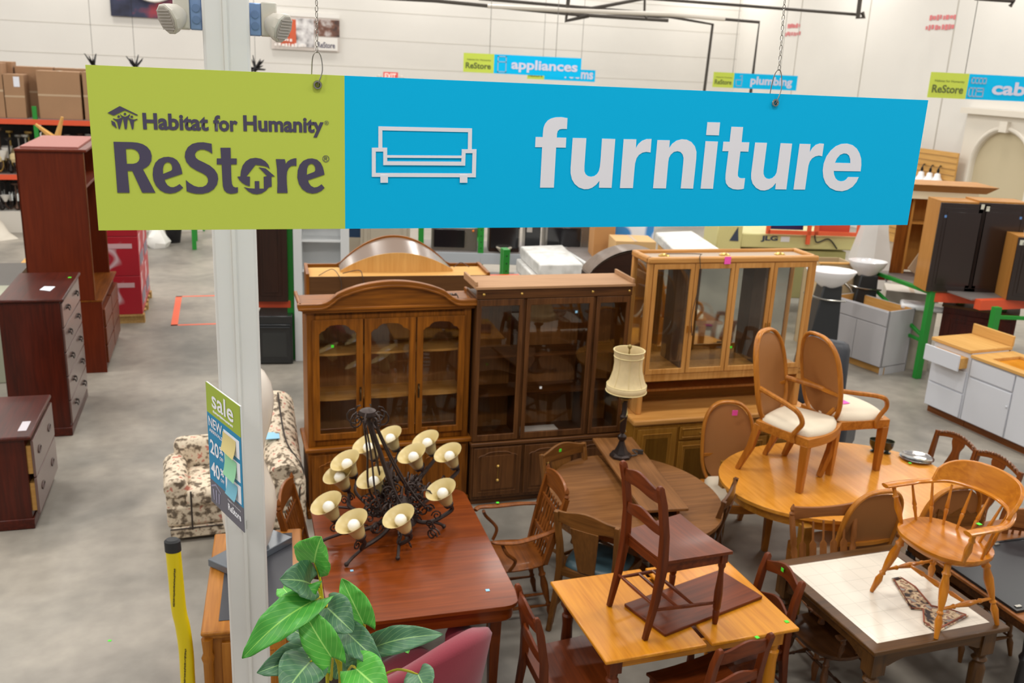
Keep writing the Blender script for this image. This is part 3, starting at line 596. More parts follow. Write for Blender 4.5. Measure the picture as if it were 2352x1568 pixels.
M().box(-.005, wB + .005, .0, .03, zd + .004, zf).build('fascia', wx, t, bev=.004)
m = M(); m.box(-.02, wB + .02, -.02, .4, zf, zf + .022); m.box(-.02, 0, -.0, .4, zf + .022, zf + .06); m.box(wB, wB + .02, 0, .4, zf + .022, zf + .06); m.build('top_board', wood('tanboard', 'x'), t, bev=.003)
for px, py in ((1112, 671), (1199, 670), (1362, 668), (1446, 667)):
    x, z = ox(px, py); M().lathe([(.011, 0), (.012, .004), (.001, .012)], (max(.02, min(wB - .02, x)), 0, (zd + zf) / 2), (0, -1, 0), 10).build('brass_button', brass, t)
dk = glass('smoked_glass', (244, 240, 234), 1.0); e = [ox(1090, 850)[0] + .005, ox(1196, 850)[0], ox(1203, 850)[0], ox(1353, 850)[0], ox(1360, 850)[0], ox(1436, 850)[0]]
for k in range(3): d = gdoor(t, e[2 * k], e[2 * k + 1], zc + .01, zd, .0, wz, .036, False, ft=.055, glm=dk)
m = M()
for z in (zc + .38, zc + .72): m.box(.02, wB - .02, .08, .34, z, z + .018)
m.build('shelf', wx, t)
for px, py, c in ((1324, 716, 'blue'), (1242, 890, 'white')):
    x, z = ox(px, py, -.005); sticker(t, lB + Vector((math.cos(aB) * x, math.sin(aB) * x, z)) + Vector((math.sin(aB), -math.cos(aB), 0)) * .004, c, .02, 'y')
x = ox(1200, 960)[0]; m = M(); m.hexa([(x, .06, zc + .012), (x + .36, .06, zc + .012), (x + .36, .2, zc + .012), (x, .2, zc + .012)], [(x + .01, .07, zc + .035), (x + .37, .07, zc + .03), (x + .36, .2, zc + .04), (x, .2, zc + .04)])
tag(m.build('paper_stack', mat('paper_white', (226, 228, 236), .6), loc=lB, rot=(0, 0, aB)), 'white papers lying on the bottom shelf inside the dark oak display cabinet', 'papers')
# C: light oak lighted hutch ---------------------------------------------------
aC = math.radians(17); pC = W(1455, 968, .78); lC = Vector((pC.x + .015, pC.y + .02, 0)); wC = 1.72
bz = wood('blond', 'z'); bxm = wood('blond', 'x'); oz = wood('olive', 'z')
t = T('china_hutch', 'light blond oak hutch with mirrored back and four glass doors behind the tall cane chairs', 'cabinet', lC, aC)
M().box(0, wC, 0, .46, .05, .735).build('base_body', oz, t, bev=.004); M().box(.02, wC - .02, .03, .44, 0, .05).build('plinth', oz, t); M().box(-.02, wC + .02, -.025, .48, .735, .785).build('counter', bxm, t, bev=.014)
xs_ = [.02, .42, .80, .82, 1.2, 1.3, 1.7]
d = pdoor(t, .03, .40, .09, .70, -.018, oz, .05, 0)
for a, b in ((.43, .86), (.89, 1.3), (1.33, 1.69)):
    dr = pdoor(t, a, b, .58, .70, -.018, oz, .022, .004, name='drawer'); M().tube([((a + b) / 2 - .03, -.024, .64), ((a + b) / 2 - .02, -.038, .64), ((a + b) / 2 + .02, -.038, .64), ((a + b) / 2 + .03, -.024, .64)], .004, 6).build('handle', brass, dr)
    d = pdoor(t, a, b, .09, .56, -.018, oz, .04, 0); M().lathe([(.009, 0), (.009, .012), (.001, .014)], (b - .02, -.018, .38), (0, -1, 0), 8).build('knob', brass, d)
uy = .12; zt = 2.06; zg = 1.12; UDp = .36
u0 = OP(lC, aC, 1483, 700, uy)[0]; u1 = OP(lC, aC, 1872, 640, uy)[0]; zt = OP(lC, aC, 1483, 592, uy)[1]; zg = OP(lC, aC, 1480, 868, uy)[1]
m = M()
for x in (u0, u1 - .045): m.box(x, x + .045, uy, uy + .045, zg, zt - .05); m.box(x, x + .045, uy + UDp - .04, uy + UDp, .785, zt - .05)
m.box(u0, u0 + .05, uy, uy + UDp, .785, zg); m.box(u1 - .05, u1, uy, uy + UDp, .785, zg)
m.box(u0, u1, uy, uy + UDp, zg - .04, zg + .03); m.box(u0 + .04, u1 - .04, uy + .16, uy + UDp, .93, .955)
m.build('upper_frame', bz, t, bev=.006)
m = M(); m.box(u0 - .01, u1 + .01, uy - .012, uy + .05, zt - .055, zt); m.box(u0 - .01, u1 + .01, uy + UDp - .03, uy + UDp, zt - .055, zt); m.box(u0 - .01, u0 + .04, uy, uy + UDp, zt - .055, zt); m.box(u1 - .04, u1 + .01, uy, uy + UDp, zt - .055, zt)
m.build('top_moulding', bxm, t, bev=.016)
M().box(u0 + .03, u1 - .03, uy + .04, uy + UDp - .03, zt - .045, zt - .03).build('top_panel', mat('grey_board', (176, 156, 136), .7), t)
mirror = mat('mirror_glass', (196, 196, 190), .04, 1)
M().box(u0 + .04, u1 - .04, uy + UDp - .03, uy + UDp - .02, zg, zt - .05).build('mirror_back', mirror, t)
M().box(u0 + .04, u1 - .04, uy + UDp - .03, uy + UDp - .02, .785, zg - .04).build('wood_back', wood('olive', 'x'), t)
M().box(u0 + .02, u0 + .024, uy + .04, uy + UDp - .04, zg + .03, zt - .05).build('side_glass', gl, t); M().box(u1 - .024, u1 - .02, uy + .04, uy + UDp - .04, zg + .03, zt - .05).build('side_glass', gl, t)
dw = (u1 - u0 - .09) / 4
for k in range(4):
    a = u0 + .045 + dw * k; d = gdoor(t, a + .003, a + dw - .003, zg + .03, zt - .055, uy - .008, bz, .034, ft=.045)
    xk = a + dw - .018 if k % 2 == 0 else a + .018; M().box(xk - .004, xk + .004, uy - .02, uy - .008, zg + .4, zg + .46).build('handle', brass, d)
m = M()
for k in (1, 3): m.box(u0 + .045 + dw * k - .01 + (dw * .06), u0 + .045 + dw * k + .012 + (dw * .06), uy + .14, uy + UDp - .03, zg + .03, zt - .06)
m.build('divider', wood('grayed', 'z'), t)
for k, px in enumerate((1530, 1662, 1795)):
    x = lerp(u0, u1, (.14, .5, .84)[k]); M().lathe([(.05, 0), (.05, .006), (.032, .02), (.001, .026)], (x, uy + .2, zt - .03), n=14).build('light_cap', brass, t)
m = M(); m.tube(curve([(u0 + .2, uy + .2, zt - .01), (u0 + .5, uy + .1, zt + .006), (u0 + .45, uy - .016, zt + .002), (u0 + .47, uy - .02, zt - .2), (u0 + .43, uy - .022, zt - .5), (u0 + .45, uy - .022, zt - .68)], 8), .0035, 6); m.build('power_cord', mat('cord_dark', (60, 50, 44), .5), t)
x = OP(lC, aC, 1670, 610, uy - .014)[0]; M().box(x - .03, x + .03, uy - .0165, uy - .0135, zt - .06, zt + .003).build('price_sticker', mat('sticker_pink', STK['pink'], .6), t)
x, z = OP(lC, aC, 1679, 797, uy - .01); M().box(x - .01, x + .01, uy - .0115, uy - .009, z - .01, z + .01).build('price_sticker', mat('sticker_green', STK['green'], .6), t)
# D: rear arched entertainment hutch seen from behind -------------------------
lD = PD(704, 700, 8.6); aD = math.radians(15); lD = Vector((lD.x, lD.y, 0)); zD = HZ(lD, 704, 636); wD = OP(lD, aD, 1125, 640)[0]
t = T('entertainment_hutch', 'arched oak hutch turned back to front behind the arched china cabinet, brown rear panel showing', 'cabinet', lD, aD)
M().box(.02, wD - .02, 0, .012, 0, zD).build('rear_panel', wood('brownback', 'x'), t)
m = M(); m.box(0, .03, -.005, .5, 0, zD + .03); m.box(wD - .03, wD, -.005, .5, 0, zD + .03); m.build('side_panel', hz, t)
M().box(.03, wD - .03, .012, .42, zD - .02, zD).build('top_board', wood('particle', 'x'), t)
ar = lambda u: zD + .02 + max(0, (1 - (u / .62) ** 2)) * .29 if abs(u) < .62 else zD + .02
m = M(); m.slat(0, wD, ar, lambda u: zD - .1, .5, .03, 40); m.build('arched_front', hx, t)
m = M(); m.slat(wD * .19, wD * .81, lambda u: zD + .02 + max(0, 1 - u * u) * .17, zD, .2, .02, 30); m.build('plywood_arch', wood('particle', 'z'), t)
vs = []; fs = []; nn = 30
for i in range(nn + 1):
    u = -1 + 2 * i / nn; x = wD / 2 + u * .31 * wD; vs += [(x, .2, zD + .02 + (1 - u * u) * .17), (x, .49, zD + .012 + (1 - u * u) * .28)]
fs = [(2 * i, 2 * i + 1, 2 * i + 3, 2 * i + 2) for i in range(nn)]
M().add(vs, fs).add([(a, b, c - .01) for a, b, c in vs], fs).build('arch_soffit', mat('soffit_grey', (132, 112, 98), .25, coat=.4), t)
m = M(); random.seed(5); m.tube(curve([(.12, .02, zD + .01), (.25, .2, zD + .03), (.3, .01, zD + .02), (.33, -.012, zD - .08), (.3, -.012, zD - .2)], 6), .004, 6); m.tube(curve([(.35, .1, zD + .01), (.5, .05, zD + .05), (.53, -.01, zD), (.55, -.012, zD - .12)], 6), .004, 6)
m.tube(curve([(wD - .3, .35, zD + .01), (wD - .22, .38, zD + .05), (wD - .15, .3, zD + .02)], 6), .004, 6); m.build('power_cord', mat('cord_brown', (70, 52, 40), .5), t)
# E: dark arched headboard piece behind the light hutch ------------------------
lE = PD(1352, 640, 9.9); lE = Vector((lE.x, lE.y, 0)); aE = math.radians(12); wE = OP(lE, aE, 1560, 640)[0]; zE = HZ(lE, 1352, 632)
t = T('arched_bookcase', 'dark brown arched top bookcase peeking out between the display cabinet and the light hutch', 'cabinet', lE, aE); em = wood('grayed', 'x')
m = M(); m.slat(0, wE, lambda u: zE + (1 - u * u) ** .8 * .27, lambda u: zE - .06, 0, .03, 30); m.build('arched_top', wood('espresso', 'x'), t)
vs = []
for i in range(31):
    u = -1 + 2 * i / 30; x = wE / 2 * (1 + u); z = zE + max(0, 1 - u * u) ** .8 * .27; vs += [(x, -.03, z), (x, .3, z)]
fs = [(2 * i, 2 * i + 1, 2 * i + 3, 2 * i + 2) for i in range(30)]; M().add(vs, fs).add([(a, b, c + .02) for a, b, c in vs], fs).build('arched_moulding', em, t)
M().box(0, wE, .02, .3, 0, zE).build('body', wood('espresso', 'z'), t)
# F: tall reddish wall unit, its side towards us -------------------------------
aF = G + PI / 2
def side_thing(name, label, cat, corner, top, w): # origin = near right bottom corner, x runs away, y runs left
    l = W(*corner); return T(name, label, cat, l, aF), HZ(l, *top)
cz = wood('cherry', 'z'); dz_ = wood('dark_cherry', 'z'); dx_ = wood('dark_cherry', 'x')
t, _ = side_thing('wall_unit', 'very tall reddish brown cherry wall unit, side panel facing out, behind the five drawer chest', 'cabinet', (247, 855), (236, 530), 1.5)
l = t.location; h1 = HZ(l, 240, 690); yl = .74; hF = HZ(W(100, 855), 77, 345)
M().box(.03, 1.5, .03, yl, 0, h1 - .012).build('lower_body', cz, t); M().box(0, .03, 0, yl, 0, h1 - .012).build('side_panel', cz, t, bev=.003)
M().box(-.005, 1.53, -.01, yl, h1 - .012, h1 + .006).build('shelf_edge', wood('press', 'x'), t)
m = M(); m.box(0, .03, .07, yl, h1 + .006, hF); m.box(1.47, 1.5, .07, yl, h1, hF); m.box(0, 1.5, yl - .02, yl, h1, hF); m.box(.03, 1.47, .07, yl, hF - .4, hF - .37); m.build('upper_body', cz, t, bev=.003)
M().box(-.003, .02, .062, .07, h1, hF).build('front_edge', wood('press', 'z'), t); M().box(1.48, 1.5, .062, .07, h1, hF).build('front_edge', wood('press', 'z'), t)
M().box(.03, 1.47, yl - .1, yl - .02, h1, hF - .4).build('shade_back', mat('recess_shade', (50, 14, 12), .6), t)  # dark slab, shade of the open front put into its colour
m = M(); m.box(-.03, 1.53, .03, yl, hF, hF + .03); m.build('top_board', cz, t, bev=.008); M().box(.05, 1.45, .12, yl - .05, hF + .03, hF + .05).build('top_dust_panel', mat('pinkish_board', (160, 96, 86), .6), t)
for k in range(3):
    z0 = .1 + k * (h1 - .2) / 3; dr = M().box(.06, .73, -.02, .03, z0, z0 + (h1 - .2) / 3 - .02).build('drawer', wood('ladder', 'x'), t, bev=.004); dr = M().box(.77, 1.45, -.02, .03, z0, z0 + (h1 - .2) / 3 - .02).build('drawer', wood('ladder', 'x'), t, bev=.004)
# G: five drawer chest -----------------------------------------------------------
def chest(corner, top, wd_, dp, nd, lb, pulls, over, cat='chest of drawers', name='chest_of_drawers', open_=0, hgt=None):
    l = W(*corner); t = T(name, lb, cat, l, aF); h = hgt or HZ(l, *top)
    M().box(0, wd_, 0, dp, .05, h - .035).build('body', dz_, t, bev=.004); M().box(-.01, wd_ + .01, -.012, dp, 0, .09).build('plinth', dx_, t, bev=.008)
    m = M(); m.box(-over, wd_ + over, -over - .02, dp + .01, h - .032, h); m.build('top', dx_, t, bev=.012)
    z0 = .11; H = (h - .05 - z0) / nd; fr = wood('grayed', 'x') if True else dx_
    for k in range(nd):
        yo = -.02 - open_; dr = M().box(.015, wd_ - .015, yo, yo + .02, z0 + H * k + .006, z0 + H * (k + 1) - .006).build('drawer', mat('drawer_sheen', (98, 72, 66), .35, coat=.5, var=.06), t, bev=.004)
        if open_: M().box(.03, wd_ - .03, yo + .02, .02, z0 + H * k + .03, z0 + H * (k + 1) - .05).build('drawer_side', wood('particle', 'y'), dr)
        for fx in (.25, .75):
            x = wd_ * fx; z = z0 + H * (k + (.6 if pulls == 'bail' else .5)); m = M()
            if pulls == 'bail':
                for s in (-1, 1): m.lathe([(.016, 0), (.014, .006), (.006, .02), (.001, .024)], (x + s * .045, yo, z), (0, -1, 0), 8)
                m.tube(curve([(x - .045, yo - .02, z), (x - .03, yo - .025, z - .03), (x + .03, yo - .025, z - .03), (x + .045, yo - .02, z)], 4), .005, 6)
            else:
                m.tube([(x + .05 * math.cos(a), yo - .003, z + .026 * math.sin(a)) for a in [2 * PI * q / 16 for q in range(16)]], .006, 6, closed=True)
            m.build('pull', mat('pull_dark', (50, 42, 38), .4, .6) if pulls == 'bail' else mat('pull_grey', (92, 78, 74), .4, .5), dr)
    return t, h
t, h = chest((165, 1000), (143, 685), 1.13, .52, 5, 'tall dark cherry five drawer chest with bail pulls at the left edge', 'bail', .02)
sticker(t, W(160, 637, h + .001), 'green', .03); M().hexa(*[[(.3, .12, h + z_), (.36, .22, h + z_), (.5, .2, h + z_), (.48, .1, h + z_)] for z_ in (.001, .004)]).build('paper_tag', mat('paper_white', (226, 228, 236), .6), t)
t, h = chest((78, 1213), (55, 1000), .9, .46, 2, 'low dark cherry lateral file with two drawers slightly open at the lower left edge', 'oval', .03, 'filing cabinet', 'lateral_file', .035)
M().box(.1, .3, .0, .06, h, h + .002).build('paper_label', mat('paper_label', (196, 188, 194), .5), t)
# H: items behind on the left -------------------------------------------------
l = W(95, 705, .8); t = T('office_desk', 'dark grey topped desk end behind the five drawer chest at the left edge', 'desk', (l.x, l.y, 0), aF)
l = PD(20, 655, 11.2); t.location = (l.x, l.y, 0); M().box(0, 1.3, 0, .9, 0, l.z - .2).build('body', dz_, t); M().box(-.02, 1.35, -.02, 1.2, l.z - .2, l.z).build('top', mat('desk_grey', (86, 84, 80), .4), t)
l = PD(50, 628, 12.6); t = T('plywood_box', 'pale plywood box between the dark desk and the tall cherry wall unit', 'box', (l.x, l.y, 0), G); M().box(0, .9, 0, .6, 0, l.z + .12).build('carcass', wood('particle', 'x'), t); M().box(-.01, .91, -.01, .6, l.z + .12, l.z + .14).build('lid', wood('particle', 'x'), t)
l = W(20, 912); t = T('metal_cabinet', 'pale green metal cabinet sliver squeezed left of the five drawer chest', 'cabinet', (l.x - .02, l.y + .5, 0), G); M().box(-.8, 0, 0, .5, 0, 1.0).build('body', mat('pale_green', (170, 172, 150), .5), t, bev=.01); M().box(-.75, -.4, -.01, 0, .1, .9).build('door', mat('pale_green', (170, 172, 150), .5), t)
# oak writing desk with black inset --------------------------------------------
l = W(460, 1455, .765); aK = math.radians(14); t = T('writing_desk', 'oak desk with black inset top beneath the pale torso vase, behind the white column', 'desk', (l.x, l.y, 0), aK)
ok = wood('oakdesk', 'y'); Wd = .53; Dd = 1.08
M().box(-.0, Wd, 0, Dd, .74, .765).build('top', ok, t, bev=.01); M().box(.015, Wd - .015, .015, Dd - .015, .715, .74).build('top_moulding', ok, t, bev=.008)
M().box(.085, Wd - .06, .1, Dd - .06, .765, .768).build('leather_inset', mat('black_inset', (56, 56, 62), .5), t)
M().box(.05, Wd - .05, .04, Dd - .04, .05, .715).build('body', wood('oakdesk', 'z'), t, bev=.004)
m = M()
for x, y in ((.03, .02), (Wd - .03, .02), (.03, Dd - .02)): m.turn((x, y, 0), (x, y, .72), [(0, .03), (.1, .03), (.12, .02), (.3, .024), (.32, .032), (.36, .022), (.8, .026), (.84, .034), (.88, .024), (1, .03)], 12)
m.build('turned_post', wood('oakdesk', 'z'), t); pdoor(t, .1, Wd - .1, .1, .68, .022, wood('oakdesk', 'z'), .06)
# plinth and torso vase
c = W(577, 1262, .8); t = T('torso_lamp', 'white curvy torso shaped vase on a dark square plinth, half hidden by the white column', 'vase', (c.x, c.y, .768), math.radians(59))
M().box(-.24, .24, -.1, .1, 0, .045).build('plinth', mat('plinth_slate', (92, 98, 106), .3, coat=.3), t, bev=.004)
prof = [(r * 1.0, z * .95) for r, z in [(.1, .045), (.12, .08), (.145, .16), (.165, .26), (.172, .34), (.16, .44), (.125, .55), (.098, .64), (.095, .68), (.11, .76), (.15, .88), (.168, .98), (.17, 1.05), (.155, 1.13), (.12, 1.2), (.08, 1.24), (.001, 1.25)]]
M().lathe(prof, n=32, sx=1.02, sy=.8).build('torso', mat('cream_ceramic', (226, 216, 204), .3, coat=.3), t)
# ------------------------------------------------------------ tables
def sqleg(m, x, y, h, w0, w1): m.hexa([(x + a * w1 / 2, y + b * w1 / 2, 0) for a, b in ((-1, -1), (1, -1), (1, 1), (-1, 1))], [(x + a * w0 / 2, y + b * w0 / 2, h) for a, b in ((-1, -1), (1, -1), (1, 1), (-1, 1))])
def slab(m, loop, z0, z1): m.plate([loop], lambda a, b: Vector((a, b, z0)), (0, 0, z1 - z0))
def rrect(x0, x1, y0, y1, r, n=6, cut=False):
    out = []
    for cx, cy, a0 in ((x1 - r, y0 + r, -PI / 2), (x1 - r, y1 - r, 0), (x0 + r, y1 - r, PI / 2), (x0 + r, y0 + r, PI)):
        for k in range(n + 1): a = a0 + PI / 2 * k / n; out.append((cx + r * math.cos(a), cy + r * math.sin(a)))
    return out
# mahogany dining table
a = math.radians(16.5); l = W(757, 1440, .75); t = T('dining_table', 'large reddish mahogany dining table with cut corners carrying the iron chandelier', 'table', (l.x, l.y, 0), a)
Wt, Dt = 1.07, 1.52; lo = []
for x, y, s, q in ((0, 0, 1, 1), (Wt, 0, -1, 1), (Wt, Dt, -1, -1), (0, Dt, 1, -1)):
    c = [(x, y + q * .1), (x + s * .008, y + q * .06), (x + s * .028, y + q * .028), (x + s * .06, y + q * .008), (x + s * .1, y)]
    lo += c if s * q > 0 else c[::-1]
mh = wood('mahogany', 'x')
cut = 1.12
def clipy(L, y0, y1):
    out = []
    for i, p in enumerate(L):
        q = L[(i + 1) % len(L)]; ins = lambda r: y0 - 1e-9 <= r[1] <= y1 + 1e-9
        if ins(p): out.append(p)
        for yy in (y0, y1):
            if (p[1] - yy) * (q[1] - yy) < 0: tt = (yy - p[1]) / (q[1] - p[1]); out.append((lerp(p[0], q[0], tt), yy))
    return out
for y0, y1 in ((0, .8), (.801, Dt)):
    m = M(); slab(m, clipy(lo, y0, y1), .728, .752); m.build('half_top', mh, t, bev=.002)
m = M(); lo2 = [(lerp(Wt / 2, x, .955), lerp(Dt / 2, y, .97)) for x, y in lo]; slab(m, lo2, .64, .728); m.build('apron', wood('mahogany', 'x'), t, bev=.004)
for x in (.12, Wt - .12):
    for y in (.14, Dt - .14): m = M(); sqleg(m, x, y, .66, .07, .045); m.build('leg', wood('mahogany', 'z'), t, bev=.004)
sticker(t, W(808, 1310, .754), 'blue', .018); sticker(t, W(1120, 1355, .754), 'blue', .022)
# round/oval brown table + leaf
c = Vector((.93, 6.1, 0)); a = math.radians(17.5)
t = T('round_table', 'brown oval laminate dining table under a loose leaf and a table lamp', 'table', c, a); ra, rb = .6, .7
el = lambda ra, rb, n=64: [(ra * math.cos(2 * PI * k / n), rb * math.sin(2 * PI * k / n)) for k in range(n)]
for s in (-1, 1):
    L = [(x, y) for x, y in el(ra, rb) if x * s > 0]; L = sorted(L, key=lambda p: math.atan2(p[1], p[0] * s)); L = [(s * .004, -rb)] + L + [(s * .004, rb)]
    m = M(); slab(m, L if s > 0 else L, .722, .75); m.build('half_top', wood('roundtop', 'x'), t, bev=.006)
m = M(); m.plate([el(ra - .05, rb - .05), el(ra - .075, rb - .075)[::-1]], lambda a_, b_: Vector((a_, b_, .655)), (0, 0, .066)); m.build('apron', wood('press', 'x'), t)
m = M(); m.lathe([(.1, .1), (.11, .2), (.07, .3), (.06, .45), (.09, .55), (.12, .66)], n=20); m.build('pedestal', wood('press', 'z'), t)
for k in range(4): an = k * PI / 2 + PI / 4; m = M(); m.tube(curve([(.05 * math.cos(an), .05 * math.sin(an), .22), (.25 * math.cos(an), .25 * math.sin(an), .12), (.42 * math.cos(an), .42 * math.sin(an), .03)], 5), .03, 8); m.build('foot', wood('press', 'z'), t)
z = .83; P = [W(1358, 1005, z), W(1450, 1003, z), W(1585, 1160, z), W(1478, 1178, z)]; c = sum(P, Vector()) / 4
aL = math.atan2((P[0] - P[3]).y, (P[0] - P[3]).x); LL = ((P[0] - P[3]).length + (P[1] - P[2]).length) / 2; LW = .33
t = T('table_leaf', 'loose brown table leaf with apron lying across the brown oval table', 'table leaf', (c.x, c.y, .751), aL)
M().box(-LL / 2, LL / 2, -LW / 2, LW / 2, .055, .079).build('board', wood('roundtop', 'x'), t, bev=.006); m = M(); m.box(-LL / 2 + .04, LL / 2 - .04, -LW / 2 + .05, -LW / 2 + .07, 0, .055); m.box(-LL / 2 + .04, LL / 2 - .04, LW / 2 - .07, LW / 2 - .05, 0, .055); m.build('apron', wood('press', 'x'), t)
LEAFTOP = .831
# maple square table
l = W(1392, 1520, .75); a = math.radians(19.5); t = T('maple_table', 'golden maple dining table with a gapped centre seam, a ladder-back chair on top', 'table', (l.x, l.y, 0), a)
Wm, Dm = 1.17, .80; sk = Vector(((W(1265, 1330, .75) - l).x, (W(1265, 1330, .75) - l).y, 0)); r_ = Matrix.Rotation(-a, 3, 'Z') @ sk
mp = wood('maple', 'y'); gx = .60
for x0, x1 in ((0, gx - .012), (gx + .022, Wm)): M().box(x0, x1, 0, Dm, .728, .75).build('half_top', mp, t, bev=.006)
m = M(); i_ = .07; m.box(i_, Wm - i_, i_, i_ + .02, .645, .728); m.box(i_, Wm - i_, Dm - i_ - .02, Dm - i_, .645, .728); m.box(i_, i_ + .02, i_, Dm - i_, .645, .728); m.box(Wm - i_ - .02, Wm - i_, i_, Dm - i_, .645, .728); m.build('apron', wood('maple', 'x'), t, bev=.003)
m = M(); m.box(.1, Wm - .1, .25, .29, .7, .726); m.box(.1, Wm - .1, .5, .54, .7, .726); m.build('slide_rail', wood('darkwindsor', 'x'), t)
for x in (.09, Wm - .09):
    for y in (.09, Dm - .09): m = M(); m.box(x - .035, x + .035, y - .035, y + .035, .62, .728); m.turn((x, y, 0), (x, y, .63), [(0, .018), (.1, .022), (.55, .036), (.8, .03), (.9, .036), (.92, .026), (1, .034)], 14); m.build('leg', wood('ladder', 'z') if x < .2 else wood('maple', 'z'), t)
sticker(t, W(1807, 1427, .752), 'green', .022)
P = [W(1440, 1393, .77), W(1515, 1450, .77), W(1742, 1362, .77), W(1668, 1312, .77)]; c = sum(P, Vector()) / 4; aL = math.atan2((P[2] - P[1]).y, (P[2] - P[1]).x)
t = T('table_leaf', 'dark red-brown table leaf lying on the golden maple table beneath the ladder-back chair', 'table leaf', (c.x, c.y, .7515), aL); M().box(-.38, .38, -.17, .17, 0, .02).build('board', wood('ladder', 'x'), t, bev=.005)
# oval table: fitted ellipse
def fitell(ang, z, box, a0=.95, b0=.5):
    import itertools
    p = [2.6, 6.6, a0, b0]
    def ext(p):
        xs = []; ys = []
        for k in range(48):
            u, v = p[2] * math.cos(2 * PI * k / 48), p[3] * math.sin(2 * PI * k / 48); X = p[0] + u * math.cos(ang) - v * math.sin(ang); Y = p[1] + u * math.sin(ang) + v * math.cos(ang)
            d = Vector((X, Y, z - CAMH)); q = d.dot(FW); xs.append(1176 + FPX * d.dot(CR) / q); ys.append(784 - FPX * d.dot(CU) / q)
        return (min(xs), max(xs), min(ys), max(ys))
    for _ in range(60):
        e0 = ext(p); r = [b - a for a, b in zip(e0, box)]
        p[0] += (r[0] + r[1]) / 2 / 300; p[1] -= (r[2] + r[3]) / 2 / 120; p[2] += (r[1] - r[0]) / 2 / 400; p[3] += (r[3] - r[2]) / 2 / 200; p[2] = max(.5, min(1.2, p[2])); p[3] = max(.3, min(.8, p[3]))
    return p
aO = math.radians(18); pe = fitell(aO, .75, (1652, 2200, 1013, 1198)); print('OVAL', pe, len(bpy.data.objects))
t = T('oval_table', 'large glossy golden oval dining table carrying two cane armchairs and a silver tray', 'table', (pe[0], pe[1], 0), aO)
def sup(ra, rb, n=80, e=2.05): return [(math.copysign(abs(math.cos(q)) ** (2 / e), math.cos(q)) * ra, math.copysign(abs(math.sin(q)) ** (2 / e), math.sin(q)) * rb) for q in [2 * PI * k / n for k in range(n)]]
ra, rb = pe[2], pe[3]; om = wood('oval', 'y')
m = M(); slab(m, sup(ra, rb), .722, .75); m.build('top', om, t, bev=.008)
m = M(); m.plate([sup(ra - .06, rb - .06), sup(ra - .085, rb - .085)[::-1]], lambda a_, b_: Vector((a_, b_, .64)), (0, 0, .083)); m.build('apron', wood('oval', 'x'), t)
for sx in (-1, 1):
    for sy in (-1, 1): m = M(); sqleg(m, sx * (ra - .3), sy * (rb - .16), .7, .075, .06); m.build('leg', wood('olive', 'z'), t, bev=.004)
# tile top table
l = W(2010, 1500, .75); aT = math.radians(19.5); t = T('tile_table', 'square dark framed table with white tiled top carrying the captain chair', 'table', (l.x, l.y, 0), aT)
Wt = (W(2320, 1440, .75) - l).length; Dt = .98
fr_ = .075
m = M(); m.plate([rect(0, Wt, 0, Dt), rect(fr_, Wt - fr_, fr_, Dt - fr_)[::-1]], lambda a_, b_: Vector((a_, b_, .722)), (0, 0, .03)); m.build('frame_top', wood('tileframe', 'x'), t, bev=.007)
tm_, nt, b = base('white_tiles'); tc = nt.nodes.new('ShaderNodeTexCoord'); br = nt.nodes.new('ShaderNodeTexBrick'); br.offset = 0; br.inputs['Scale'].default_value = 1; br.inputs['Brick Width'].default_value = .11; br.inputs['Row Height'].default_value = .11; br.inputs['Mortar Size'].default_value = .0018
br.inputs['Color1'].default_value = br.inputs['Color2'].default_value = lin((226, 216, 200)); br.inputs['Mortar'].default_value = lin((206, 197, 182)); nt.links.new(tc.outputs['Object'], br.inputs['Vector']); nt.links.new(br.outputs[0], b.inputs['Base Color']); b.inputs['Roughness'].default_value = .16
M().box(fr_, Wt - fr_, fr_, Dt - fr_, .73, .749).build('tiles', tm_, t)
m = M(); i_ = .05
def apr(x0, y0, x1, y1):
    n = 16; vs = []
    for k in range(n + 1):
        u = k / n; z = .61 + (.035 if .22 < u < .78 else (.035 * max(0, min(1, (u - .14) / .08)) if u <= .22 else .035 * max(0, min(1, (.86 - u) / .08))))
        x, y = lerp(x0, x1, u), lerp(y0, y1, u); vs += [(x, y, z), (x, y, .722)]
    dx, dy = (0, .02) if y0 == y1 else (.02, 0); A = vs + [(a_ + dx, b_ + dy, c_) for a_, b_, c_ in vs]; N = len(vs); fs = []
    for k in range(n): o = 2 * k; fs += [(o, o + 2, o + 3, o + 1), (N + o, N + o + 1, N + o + 3, N + o + 2), (o, N + o, N + o + 2, o + 2), (o + 1, o + 3, N + o + 3, N + o + 1)]
    m.add(A, fs)
apr(i_, i_, Wt - i_, i_); apr(i_, Dt - i_, Wt - i_, Dt - i_); apr(i_, i_, i_, Dt - i_); apr(Wt - i_, i_, Wt - i_, Dt - i_); m.build('apron', wood('tileframe', 'x'), t)
for x in (.085, Wt - .085):
    for y in (.085, Dt - .085):
        m = M(); m.box(x - .045, x + .045, y - .045, y + .045, .56, .722); m.turn((x, y, 0), (x, y, .57), [(0, .03), (.06, .045), (.1, .03), (.15, .026), (.6, .042), (.8, .045), (.86, .03), (.9, .045), (.93, .03), (1, .044)], 16); m.build('leg', wood('tileframe', 'z'), t)
